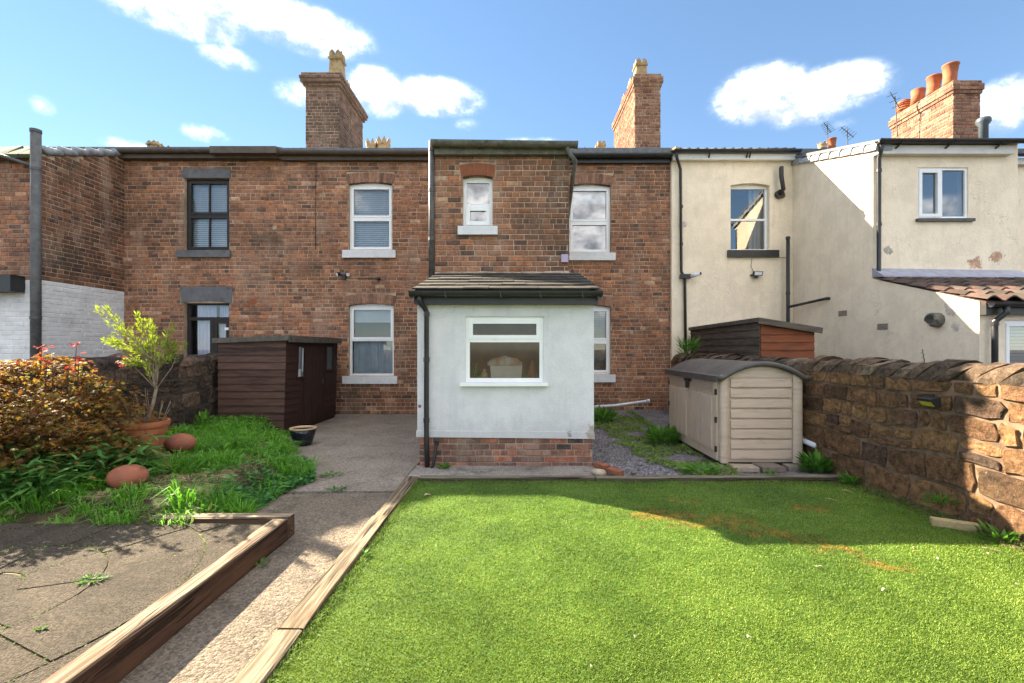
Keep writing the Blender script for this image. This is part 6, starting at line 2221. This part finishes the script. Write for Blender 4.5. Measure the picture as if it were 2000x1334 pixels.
np_mesh('foliage', v, f, 'bamboo_leaf', bt)
mbt.build('stems', 'bamboo_leaf', bt)

# broad-leaved weeds among the grass
b_, d_, n_, L_ = [], [], [], []
k = 0
while k < 210:
    y = 3.95 + 4.2 * rr.random() ** 1.1
    x = -5.3 + (bed_edge(y) - .05 + 5.3) * rr.random()
    if nz(x, y, 31, 1.3) < -.1 or near_ball(x, y):
        continue
    k += 1
    sz = rr.uniform(.5, 1.3)
    hh = rr.uniform(.02, .16) * sz
    for _ in range(rr.randint(7, 16)):
        a = rr.uniform(0, math.tau)
        b_.append((x + math.cos(a) * .02, y + math.sin(a) * .02, bed_z(x, y) + hh * rr.random() + .01)); d_.append((math.cos(a), math.sin(a), rr.uniform(-.1, .9)))
        n_.append((rr.gauss(0, .3), rr.gauss(0, .3), 1)); L_.append(rr.uniform(.04, .10) * sz)
v, f = leaves(np.array(b_), np.array(d_), np.array(n_), np.array(L_), np.array(L_) * RNG.uniform(.2, .5, len(L_)), -.08)
tag(np_mesh('leafy_weeds', v, f, 'weed', kind='stuff'), 'mixed leafy weeds growing among the grass of the bed')

# ------------------------------------------------------------------ terracotta pot with a pale-stemmed shrub
PX, PY = wx(280, 5.25), 5.25
pz = bed_z(PX, PY) - .03
ph_ = wz(822, PY) - pz
pt_ = thing('flower_pot', 'large terracotta flower pot holding a pale stemmed shrub', 'flower pot', (PX, PY, pz))
r = .245
mb = MB(); mb.lathe((PX, PY, pz), [(r * .66, 0), (r * .86, ph_ * .62), (r * .90, ph_ * .64), (r * .94, ph_ * .80), (r * 1.0, ph_ * .84), (r * 1.03, ph_ * .9), (r * 1.03, ph_), (r * .93, ph_), (r * .9, ph_ * .86), (0, ph_ * .86)], 32)
mb.build('pot', 'planter', pt_, smooth=False)
mb = MB(); mb.lathe((PX, PY, pz + ph_ * .865), [(r * .9, 0), (r * .5, .015), (0, .02)], 20); mb.build('soil', 'soil', pt_)
sp = thing('potted_shrub', 'upright yellow green shrub with bare pale trunk in the terracotta pot', 'shrub', (PX, PY, pz + ph_ * .86))
D = PY
def at(px, py, dd=0.0):
    return Vector((wx(px, D), D + dd, wz(py, D)))
mbt = MB()
trunk = [Vector((PX + .02, PY, pz + ph_ * .86)), at(296, 790, .02), at(305, 760, .0), at(300, 735, .0), at(308, 712, .02)]
mbt.tube(trunk, .019, 8, .014)
b_, d_, n_, L_ = [], [], [], []
ends = [(250, 612), (262, 640), (288, 618), (255, 665), (300, 640), (322, 632), (345, 645), (318, 668), (340, 680), (352, 690), (283, 660), (230, 662), (215, 655), (268, 690), (300, 685), (330, 700), (275, 715), (312, 650), (240, 635), (345, 668), (290, 705)]
for k, (ex, ey) in enumerate(ends):
    for rep in range(2):
        j0 = trunk[rr.choice((2, 3, 4, 4))]
        e = at(ex - 20 + rr.uniform(-10, 10), ey + rr.uniform(-10, 10), rr.uniform(-.25, .25))
        m1 = j0.lerp(e, .45) + Vector((rr.uniform(-.05, .05), rr.uniform(-.06, .06), rr.uniform(-.03, .05)))
        path = [j0, m1, j0.lerp(e, .75) + Vector((0, 0, .03)), e]
        mbt.tube(path, .006, 5, .002)
        nl = 54
        for i in range(nl):
            t = 1 - .52 * rr.random() ** 1.5
            p = m1.lerp(e, max(0, (t - .45) / .55)) if t > .45 else j0.lerp(m1, t / .45)
            ax = (e - m1).normalized()
            a = Vector((rr.gauss(0, 1), rr.gauss(0, 1), rr.gauss(0, 1))).normalized()
            dd = (ax * .75 + a * .8 + Vector((0, 0, .25)))
            b_.append(p + a * .012); d_.append(dd); n_.append(Vector((rr.gauss(0, 1), rr.gauss(0, 1), rr.gauss(0, 1)))); L_.append(rr.uniform(.034, .064))
for k in range(26):                                       # dry twigs round the foot
    a = rr.uniform(0, math.tau)
    q = Vector((PX + math.cos(a) * .16, PY + math.sin(a) * .16, pz + ph_ * .86))
    mbt.tube([q, q + Vector((math.cos(a) * .16 - .06, math.sin(a) * .1, rr.uniform(.15, .42)))], .004, 4, .002)
v, f = leaves(A_(b_), A_(d_), A_(n_), np.array(L_), np.array(L_) * .22, .05)
np_mesh('foliage', v, f, 'shrub_leaf', sp)
mbt.build('trunk', 'bark_pale', sp, smooth=True)

# terracotta stone balls
for (px, py, D, lab) in ((250, 931, 4.42, 'terracotta egg shaped ball in the grass, nearer one'), (352, 865, 5.6, 'terracotta egg shaped ball in the grass beside the pot')):
    x = wx(px, D); z = wz(py, D)
    mb = MB()
    n, m = 14, 24
    vs = [(x, D, z - .115)]
    for i in range(1, n):
        th = math.pi * i / n
        for k in range(m):
            a = k * math.tau / m
            vs.append((x + math.sin(th) * math.cos(a) * .172, D + math.sin(th) * math.sin(a) * .15, z - math.cos(th) * .115))
    vs.append((x, D, z + .115))
    fs = [(0, 1 + (k + 1) % m, 1 + k) for k in range(m)]
    for i in range(n - 2):
        for k in range(m):
            fs.append((1 + i * m + k, 1 + i * m + (k + 1) % m, 1 + (i + 1) * m + (k + 1) % m, 1 + (i + 1) * m + k))
    l_ = 1 + (n - 2) * m
    fs += [(l_ + k, l_ + (k + 1) % m, len(vs) - 1) for k in range(m)]
    mb.add(vs, fs)
    tag(mb.build('terracotta_ball', 'terracotta_ball', smooth=True), lab, 'ornament', 'terracotta balls in the bed')

# black glazed pot by the shed
D = 7.55
x = wx(592, D)
bp = thing('glazed_pot', 'empty black glazed pot with cream rim by the brown shed', 'flower pot', (x, D, 0))
mb = MB(); mb.lathe((x, D, -.005), [(.125, 0), (.15, .05), (.19, .19), (.20, .27), (.175, .27), (.15, .12), (0, .08)], 28); mb.build('pot', 'glazed_pot', bp, smooth=True)
mb = MB(); mb.lathe((x, D, -.005), [(.2, .262), (.212, .272), (.212, .288), (.195, .293), (.172, .285), (.168, .262), (.15, .15), (.148, .15), (.165, .262)], 28); mb.build('rim', 'pot_rim', bp, smooth=True)


# ------------------------------------------------------------------ weeds and small plants
def weed(name, label, x, y, z, n, L, spread, mat='weed', w=.28, up=.5, grp=None):
    b_, d_, n_, L_ = [], [], [], []
    for _ in range(n):
        a = rr.uniform(0, math.tau)
        q = rr.random() ** .5 * spread
        b_.append(Vector((x + math.cos(a) * q, y + math.sin(a) * q * .7, z + rr.random() * L * up * .9)))
        d_.append(Vector((math.cos(a), math.sin(a), rr.uniform(.0, 2 * up)))); n_.append(Vector((rr.gauss(0, .3), rr.gauss(0, .3), 1))); L_.append(L * rr.uniform(.5, 1.1))
    v, f = leaves(A_(b_), A_(d_), A_(n_), np.array(L_), np.array(L_) * w, -.06)
    o = np_mesh(name, v, f, mat)
    tag(o, label, 'plant', grp)
    return o


weed('fern', 'leafy green fern growing between tan shed and stone wall', 4.0 - .10, 5.85, .0, 240, .15, .16, 'weed', .3, 1.1)
weed('weed', 'small leafy weed at the foot of the sandstone wall', 3.98, 5.35, .0, 80, .11, .1, 'weed', .3, .7)
weed('weed', 'wispy weed growing from the lit part of the wall', 4.06, 4.32, .12, 60, .10, .12, 'weed', .25, .8)
weed('weed', 'pale weed beside the cut timber block', 4.05, 3.78, .0, 70, .11, .12, 'weed', .3, .6)
weed('weed', 'bright green weed in the patio joint', wx(178, 2.86), 2.86, .14, 70, .045, .07, 'weed', .26, .35)
weed('weed', 'small green seedling in the patio near the left edge', wx(80, 2.36), 2.36, .14, 20, .028, .02, 'weed', .5, .6)
weed('weed', 'green tuft by the far patio sleeper', wx(360, 3.75), 3.74, .14, 26, .05, .08, 'moss', .2, .9)
weed('weed', 'weed tuft at the foot of the sleeper by the path', -1.86, 3.35, .0, 34, .05, .05, 'weed', .3, .7)
weed('weed', 'weed at the foot of the downpipe on the extension', wx(868, 6.05), 6.0, .016, 60, .08, .06, 'weed', .3, .6)
weed('weed', 'fluffy leafy weed beside the tan shed door', 2.5, 7.6, .02, 220, .18, .24, 'weed', .25, 1.1)
weed('weed', 'leafy weed below the house wall at right', 1.9, 9.6, .02, 90, .22, .16, 'weed', .3, 1.0)
weed('weed', 'low bright weeds behind the lawn edging by the tan shed', 2.38, 5.8, .02, 130, .10, .22, 'weed', .4, .5)
weed('weed', 'small weed on the lawn edging before the tan shed', 3.15, 5.62, .04, 40, .06, .06, 'weed', .3, .6)
weed('weed', 'fine green weed growing on top of the right wall', 3.72, 9.7, 1.46, 140, .22, .16, 'weed', .14, 1.2)
weed('sapling', 'young leafy sapling beside the brown shed', wx(396, 7.3), 7.3, .25, 70, .13, .10, 'weed', .4, 2.2)
weed('weed', 'low weeds in the joint of the concrete path', -2.28, 5.7, .0, 60, .06, .12, 'weed', .35, .4)
weed('weed', 'dark weed on the path joint near the lawn corner', -1.98, 5.12, .0, 40, .06, .08, 'ivy', .4, .3)
weed('weed', 'tiny weed growing beside the lawn timber', -1.15, 3.45, .02, 26, .05, .03, 'weed', .4, .5)
weed('weed', 'fresh bright tuft at the end of the bed by the path', -2.52, 4.22, .0, 150, .12, .12, 'grass', .1, 1.3)
# ivy-like ground cover spilling to the path
b_, d_, n_, L_ = [], [], [], []
for _ in range(3200):
    y = rr.uniform(4.45, 6.4)
    e = bed_edge(y)
    x = e + .10 - abs(rr.gauss(0, .24))
    z = bed_z(x, y) + rr.random() * .09 + .01
    a = rr.uniform(0, math.tau)
    b_.append((x, y, max(z, .01))); d_.append((math.cos(a), math.sin(a), rr.uniform(-.2, .5))); n_.append((rr.gauss(0, .4), rr.gauss(0, .4) - .2, 1)); L_.append(rr.uniform(.025, .055))
v, f = leaves(np.array(b_), np.array(d_), np.array(n_), np.array(L_), np.array(L_) * .8, .05)
tag(np_mesh('ground_ivy', v, f, 'ivy', kind='stuff'), 'dark green ground ivy spilling from the bed onto the path')

# gravel strip and moss between extension and tan shed
vs = []
nx_, ny_ = 24, 50
mb = MB()
for j_ in range(ny_ + 1):
    y = 5.58 + (11.1 - 5.58) * j_ / ny_
    for i in range(nx_ + 1):
        x = 1.10 + (wall_x(y) - 1.10) * i / nx_
        vs.append((x, y, -.005 + .02 * nz(x, y, 3, 2) + (.10 * max(0, (y - 8.3) / 2.8) if x > 1.2 else 0)))
mb.add(vs, [(j_ * (nx_ + 1) + i, j_ * (nx_ + 1) + i + 1, (j_ + 1) * (nx_ + 1) + i + 1, (j_ + 1) * (nx_ + 1) + i) for j_ in range(ny_) for i in range(nx_)])
mb.build('gravel_strip', 'gravel_base', kind='structure', smooth=True)
gz = lambda x, y: -.005 + .02 * nz(x, y, 3, 2) + (.10 * max(0, (y - 8.3) / 2.8) if x > 1.2 else 0)
V_, F_l = [], []
for _ in range(5200):
    y = 5.62 + 4.4 * rr.random() ** 1.6
    x = rr.uniform(1.14, 2.75)
    if x > 1.75 + .25 * nz(x, y, 8, 2) + .3 * max(0, 6.6 - y) * 1.4 and rr.random() < .85:
        continue
    s_ = rr.uniform(.008, .02)
    a = rr.uniform(0, math.tau)
    c, s2 = math.cos(a) * s_, math.sin(a) * s_
    z = gz(x, y)
    t = rr.uniform(-.006, .006)
    b = len(V_)
    V_ += [(x - c, y - s2, z + .006 + t), (x + s2 * .6, y - c * .6, z + .008 - t), (x + c, y + s2, z + .006 - t), (x - s2 * .6, y + c * .6, z + .012 + t), (x, y, z - .01)]
    F_l += [(b, b + 1, b + 2, b + 3), (b, b + 4, b + 1, b + 1), (b + 1, b + 4, b + 2, b + 2)]
mb = MB(); mb.v = V_; mb.f = [tuple(dict.fromkeys(q)) for q in F_l]
tag(mb.build('slate_chippings', 'slate_chip', kind='stuff'), 'grey purple slate chippings between extension and tan shed')
b_, d_, n_, L_ = [], [], [], []
for _ in range(16000):
    y = 5.65 + 5.2 * rr.random() ** 1.1
    x = rr.uniform(1.2, 2.85)
    lim = 1.72 + .22 * nz(x, y, 8, 2) - .12 * max(0, y - 8) + .9 * max(0, 6.4 - y)
    if x < lim and rr.random() < .97:
        continue
    if nz(x, y, 20, 2.2) < -.25:
        continue
    a = rr.uniform(0, math.tau)
    b_.append((x, y, gz(x, y) + .005 + rr.random() * .05 * max(.2, nz(x, y, 22, 1.6) + .4))); d_.append((math.cos(a), math.sin(a), rr.uniform(-.1, .8))); n_.append((rr.gauss(0, .4), rr.gauss(0, .4), 1)); L_.append(rr.uniform(.02, .06))
v, f = leaves(np.array(b_), np.array(d_), np.array(n_), np.array(L_), np.array(L_) * .5, .05)
tag(np_mesh('moss_and_weeds', v, f, 'moss', kind='stuff'), 'low moss and creeping weeds beside the tan shed')

# ------------------------------------------------------------------ small things
def block(name, label, cat, c, size, rot, mat, grp=None, tilt=0.0):
    mb = MB()
    x, y, z = size
    b = min(size) * .08
    lv = [(-.5, 1 - 2 * b / x, 1 - 2 * b / y, 0), (-.5 + b / z, 1, 1, 0), (.5 - b / z, 1, 1, 0), (.5, 1 - 2 * b / x, 1 - 2 * b / y, 0)]
    vs = []
    for t, kx, ky, _ in lv:
        for sx_, sy_ in ((-1, -1), (1, -1), (1, 1), (-1, 1)):
            vs.append(Vector((sx_ * x / 2 * kx + random.uniform(-.002, .002), sy_ * y / 2 * ky + random.uniform(-.002, .002), z * t)))
    fs = [(0, 3, 2, 1), (12, 13, 14, 15)]
    for i in range(3):
        for k in range(4):
            fs.append((i * 4 + k, i * 4 + (k + 1) % 4, (i + 1) * 4 + (k + 1) % 4, (i + 1) * 4 + k))
    M_ = Matrix.Translation(c) @ Matrix.Rotation(rot, 4, 'Z') @ Matrix.Rotation(tilt, 4, 'X')
    mb.add([M_ @ q for q in vs], fs)
    return tag(mb.build(name, mat), label, cat, grp)


GB = 'blocks propping the tan shed'
block('paving_block', 'dark flat block left of the row under the tan shed', 'block', (2.70, 5.98, .02), (.22, .14, .05), .1, 'paving_block', GB)
block('paving_block', 'pale slanted block below the corner of the tan shed', 'block', (3.02, 5.98, .028), (.32, .2, .06), -.1, 'pale_stone', GB)
block('paving_block', 'square brown block propping the front of the tan shed', 'block', (3.36, 6.0, .03), (.30, .26, .065), .05, 'paving_block', GB)
block('paving_block', 'brown block right of the square one under the tan shed', 'block', (3.74, 6.0, .03), (.30, .16, .06), -.04, 'paving_block', GB)
block('loose_brick', 'loose red brick farther from the lawn beside the gravel', 'brick', (1.16, 5.98, .05), (.215, .10, .07), -1.0, 'loose_brick', 'loose bricks beside the gravel')
block('loose_brick', 'loose orange brick next to the lawn edging', 'brick', (1.27, 5.70, .05), (.20, .10, .07), -.9, 'loose_brick', 'loose bricks beside the gravel')
block('cut_timber', 'short cut block of pale timber at the foot of the wall', 'timber', (wx(1848, 4.1), 4.02, .04), (.32, .075, .075), -.52, 'cut_timber')
block('half_brick', 'pale half buried block in the grass bed', 'block', (wx(525, 5.7), 5.7, .17), (.22, .14, .10), .3, 'paving_block')


def pebble(label, x, y, z, r, mat, sz=.6):
    mb = MB()
    mb.lathe((x, y, z), [(0, -r * sz), (r * .7, -r * sz * .7), (r, 0), (r * .75, r * sz * .68), (0, r * sz)], 12, 1.15, .9)
    return tag(mb.build('pebble', mat, smooth=True), label, 'stone', 'loose stones by the lawn edging')


pebble('cream rounded stone beside the loose bricks', 1.06, 5.66, .05, .085, 'pale_stone')
pebble('small tan pebble on the slate chippings', 1.52, 5.75, .03, .038, 'paving_block')
pebble('tiny pink pebble on the slate chippings', 1.35, 6.0, .02, .03, 'loose_brick')

t = thing('drain_pipe', 'white plastic waste pipe lying along the foot of the wall', 'pipe', (1.9, 9.6, .3))
mb = MB(); mb.tube([(wx(1135, 10.0), 10.0, wz(796, 10.0)), (wx(1200, 10.0), 10.0, wz(792, 10.0)), (wx(1266, 10.0), 10.0, wz(783, 10.0))], .028, 10); mb.build('pipe', 'white_pipe', t, smooth=True)
mb = MB(); mb.tube([(wx(1262, 10.0), 10.0, wz(783.5, 10.0)), (wx(1269, 10.0), 10.0, wz(782.5, 10.0))], .036, 10); mb.build('socket', 'white_pipe', t, smooth=True)
t = thing('downpipe_offcut', 'white pipe end poking out beside the tan shed', 'pipe', (3.95, 6.2, .2))
mb = MB(); mb.tube([(3.93, 6.4, .36), (4.02, 6.05, .30)], .035, 10); mb.build('pipe', 'white_pipe', t, smooth=True)

# solar lamp on the stone wall
dsl = 4.30 * FOC / (1816 - 1003) * .945
xs_ = wall_x(dsl) - .02
zl_ = wz(785, dsl)
t = thing('solar_light', 'black solar wall light with yellow panel on the stone wall', 'lamp', (xs_, dsl, zl_))
F_ = Fr((xs_, dsl + .08, 0), (0, -1, 0))
mb = MB(); mb.hexa([F_.pt(0, zl_ - .055, 0), F_.pt(.16, zl_ - .055, 0), F_.pt(.16, zl_ + .055, 0), F_.pt(0, zl_ + .055, 0), F_.pt(0, zl_ - .045, .04), F_.pt(.16, zl_ - .045, .04), F_.pt(.16, zl_ + .03, .10), F_.pt(0, zl_ + .03, .10)]); mb.build('lamp_body', 'black_plastic', t)
mb = MB(); mb.hexa([F_.pt(.012, zl_ - .040, .0435), F_.pt(.148, zl_ - .040, .0435), F_.pt(.148, zl_ + .004, .0795), F_.pt(.012, zl_ + .004, .0795), F_.pt(.012, zl_ - .041, .046), F_.pt(.148, zl_ - .041, .046), F_.pt(.148, zl_ + .003, .083), F_.pt(.012, zl_ + .003, .083)]); mb.build('led_panel', 'lamp_yellow', t)


def flood(label, F, a, z, two=True):
    c = F.pt(a, z, .06)
    t = thing('security_light', label, 'lamp', c)
    mb = MB(); mb.fbox(F, a - .04, a + .04, z - .07, z + .05, .012, .07); mb.build('sensor_box', 'black_plastic', t)
    for sx_ in ((-1, 1) if two else (1,)):
        p = F.pt(a + sx_ * .11, z + .05, .12)
        d = (F.n * 1.0 + F.u * sx_ * .9 + Vector((0, 0, -.5))).normalized()
        mb = MB(); mb.tube([F.pt(a, z + .03, .05), p - d * .03], .015, 6); mb.build('arm', 'black_plastic', t)
        mb = MB(); mb.tube([p - d * .04, p + d * .03], .045, 12, .058); mb.build('lamp_head', 'black_plastic', t)
        mb = MB(); mb.tube([p + d * .031, p + d * .036], .045, 12); mb.build('lamp_lens', 'upvc', t)


flood('twin black security light under the upper white window', FM, wx(673, YF), wz(541, YF))
t = thing('motion_sensor', 'small black sensor right of the twin security light', 'sensor', FM.pt(wx(740, YF), wz(545, YF), .03))
mb = MB(); mb.lathe((0, 0, 0), [(0, 0), (.045, 0), (.045, .05), (.02, .07), (0, .075)], 14)
mb.v = [FM.pt(wx(740, YF) + x, wz(545, YF) + y, z + .012) for x, y, z in mb.v]; mb.build('sensor_body', 'black_plastic', t, smooth=True)
t = thing('floodlight', 'black LED floodlight with sensor on the cream wall', 'lamp', FR.pt(wx(1473, YR), wz(538, YR), .05))
a, z = wx(1475, YR), wz(536, YR)
mb = MB(); mb.hexa([FR.pt(a - .11, z - .045, .08), FR.pt(a + .11, z - .045, .08), FR.pt(a + .13, z + .065, .06), FR.pt(a - .09, z + .065, .06), FR.pt(a - .11, z - .05, .12), FR.pt(a + .11, z - .05, .12), FR.pt(a + .13, z + .055, .12), FR.pt(a - .09, z + .055, .12)]); mb.build('lamp_body', 'black_plastic', t)
mb = MB(); mb.hexa([FR.pt(a - .085, z - .035, .121), FR.pt(a + .09, z - .035, .121), FR.pt(a + .105, z + .04, .121), FR.pt(a - .07, z + .04, .121), FR.pt(a - .085, z - .035, .126), FR.pt(a + .09, z - .035, .126), FR.pt(a + .105, z + .04, .126), FR.pt(a - .07, z + .04, .126)]); mb.build('lamp_glass', 'sill_paint', t)
mb = MB(); mb.fbox(FR, a - .13, a + .02, z - .03, z - .01, .0, .085); mb.build('bracket', 'black_plastic', t)
mb = MB(); mb.fbox(FR, a - .05, a + .01, z - .105, z - .055, .06, .12); mb.build('sensor', 'black_plastic', t)
t = thing('security_camera', 'white bullet security camera beside the black downpipe', 'camera', (xc + .2, 10.86, wz(538, 10.9)))
mb = MB(); mb.tube([(xc + .12, 10.9, wz(540, 10.9)), (xc + .30, 10.78, wz(536, 10.9))], .045, 12); mb.build('camera_body', 'white_pipe', t, smooth=True)
mb = MB(); mb.tube([(xc + .301, 10.779, wz(536, 10.9)), (xc + .325, 10.763, wz(535.6, 10.9))], .035, 12); mb.build('camera_lens', 'black_plastic', t)

# bare twig standing behind the wall
t = thing('twig', 'bare thorny twig rising above the right wall', 'plant', (4.45, 5.0, 1.3))
mb = MB(); q0 = Vector((wx(1806, 4.9), 4.9, 1.35)); q1 = Vector((wx(1801, 4.9), 4.9, wz(682, 4.9)))
mb.tube([q0, q0.lerp(q1, .5) + Vector((.01, 0, 0)), q1], .005, 5, .003)
for i in range(7):
    p = q0.lerp(q1, .3 + i * .1)
    mb.tube([p, p + Vector(((-1) ** i * .025, 0, .015))], .003, 4, .001)
mb.build('stem', 'bark_dark', t)

# dead leaves and dirt gathered along the foot of the wall and the edging
b_, d_, n_, L_ = [], [], [], []
for _ in range(2600):
    if rr.random() < .75:
        y = rr.uniform(2.6, 5.5); x = wall_x(y) - abs(rr.gauss(0, .11)) - .01
    else:
        x = rr.uniform(-1.0, 3.9); y = 5.42 - abs(rr.gauss(0, .05))
    a = rr.uniform(0, math.tau)
    b_.append((x, y, .022 + rr.random() * .012)); d_.append((math.cos(a), math.sin(a), rr.uniform(-.1, .4))); n_.append((rr.gauss(0, .3), rr.gauss(0, .3), 1)); L_.append(rr.uniform(.012, .038))
v, f = leaves(np.array(b_), np.array(d_), np.array(n_), np.array(L_), np.array(L_) * .45, .1)
tag(np_mesh('leaf_litter', v, f, 'dirt_leaf', kind='stuff'), 'brown leaf litter and dirt gathered at the foot of the wall')
# ragged darker fringe where the turf meets the timber
pts = []
for _ in range(6500):
    if rr.random() < .7:
        y = rr.uniform(1.8, 5.4); x = LX0 + abs(rr.gauss(0, .035))
    else:
        y = rr.uniform(2.4, 5.4); x = wall_x(y) - .02 - abs(rr.gauss(0, .06))
    pts.append((x, y, .008))
v, f = blades(np.array(pts), RNG.uniform(.02, .055, len(pts)), RNG.uniform(.003, .006, len(pts)), RNG.uniform(.3, 1.3, len(pts)))
tag(np_mesh('turf_fringe', v, f, 'moss', kind='stuff'), 'ragged dark green fringe along the edges of the lawn')

# litter on the lawn: petals, straws and dead leaves
def litter(name, label, x, y, L, W, rot, mat='litter', grp='dead leaves and straws on the lawn'):
    n = 6
    vs = []
    for i in range(n + 1):
        s_ = i / n
        w_ = W * math.sin(math.pi * min(.97, max(.05, s_))) ** .7
        cx = (s_ - .5) * L; cz = .024 + .008 * math.sin(s_ * 5) + .004
        for sg in (-1, 1):
            vs.append((x + math.cos(rot) * cx - math.sin(rot) * sg * w_ / 2, y + math.sin(rot) * cx + math.cos(rot) * sg * w_ / 2, cz + sg * .002))
    top_ = len(vs)
    vs2 = [(a, b, c - .003) for a, b, c in vs]
    fs = [(2 * i, 2 * i + 2, 2 * i + 3, 2 * i + 1) for i in range(n)]
    fs += [tuple(top_ + k for k in reversed(q)) for q in fs]
    for i in range(n):
        fs += [(2 * i, top_ + 2 * i, top_ + 2 * i + 2, 2 * i + 2), (2 * i + 1, 2 * i + 3, top_ + 2 * i + 3, top_ + 2 * i + 1)]
    mb = MB(); mb.add(vs + vs2, fs)
    return tag(mb.build(name, mat), label, 'leaf', grp)


LIT = [(1463, 1242, .05, .03, 'pale curled leaf near the bottom centre of the lawn'), (1832, 1090, .05, .03, 'white petal on the lawn at right near the wall'), (1600, 1105, .10, .03, 'pale leaf scrap at the end of the rusty stain'),
       (1930, 1080, .05, .03, 'white scrap on the lawn close to the wall'), (1240, 1242, .03, .02, 'tiny pale speck left of the curled leaf'), (1155, 1300, .03, .02, 'tiny pale petal at the bottom edge of the lawn'),
       (1784, 1068, .04, .025, 'small cream petal above the white one'), (1725, 1150, .04, .03, 'pale petal right of the rusty stain'), (835, 965, .12, .07, 'brown leaf heap in the far left corner of the lawn'),
       (1985, 1140, .03, .02, 'white speck at the right edge of the lawn')]
for px, py, L, W_, lab in LIT:
    D = 1.57 * FOC / (py - 680)
    litter('dead_leaf', lab, wx(px, D), D, L * .6, W_ * .6, rr.uniform(0, 3))
STR = [(1625, 975, .18, 'long pale straw on the shaded lawn by the wall'), (1655, 958, .15, 'second pale straw close to the wall weeds'), (1935, 1072, .2, 'thin straw beside the cut timber')]
for px, py, L, lab in STR:
    D = 1.57 * FOC / (py - 680)
    litter('straw', lab, wx(px, D), D, L * .7, .004, -.5 + rr.uniform(-.3, .3), 'straw')
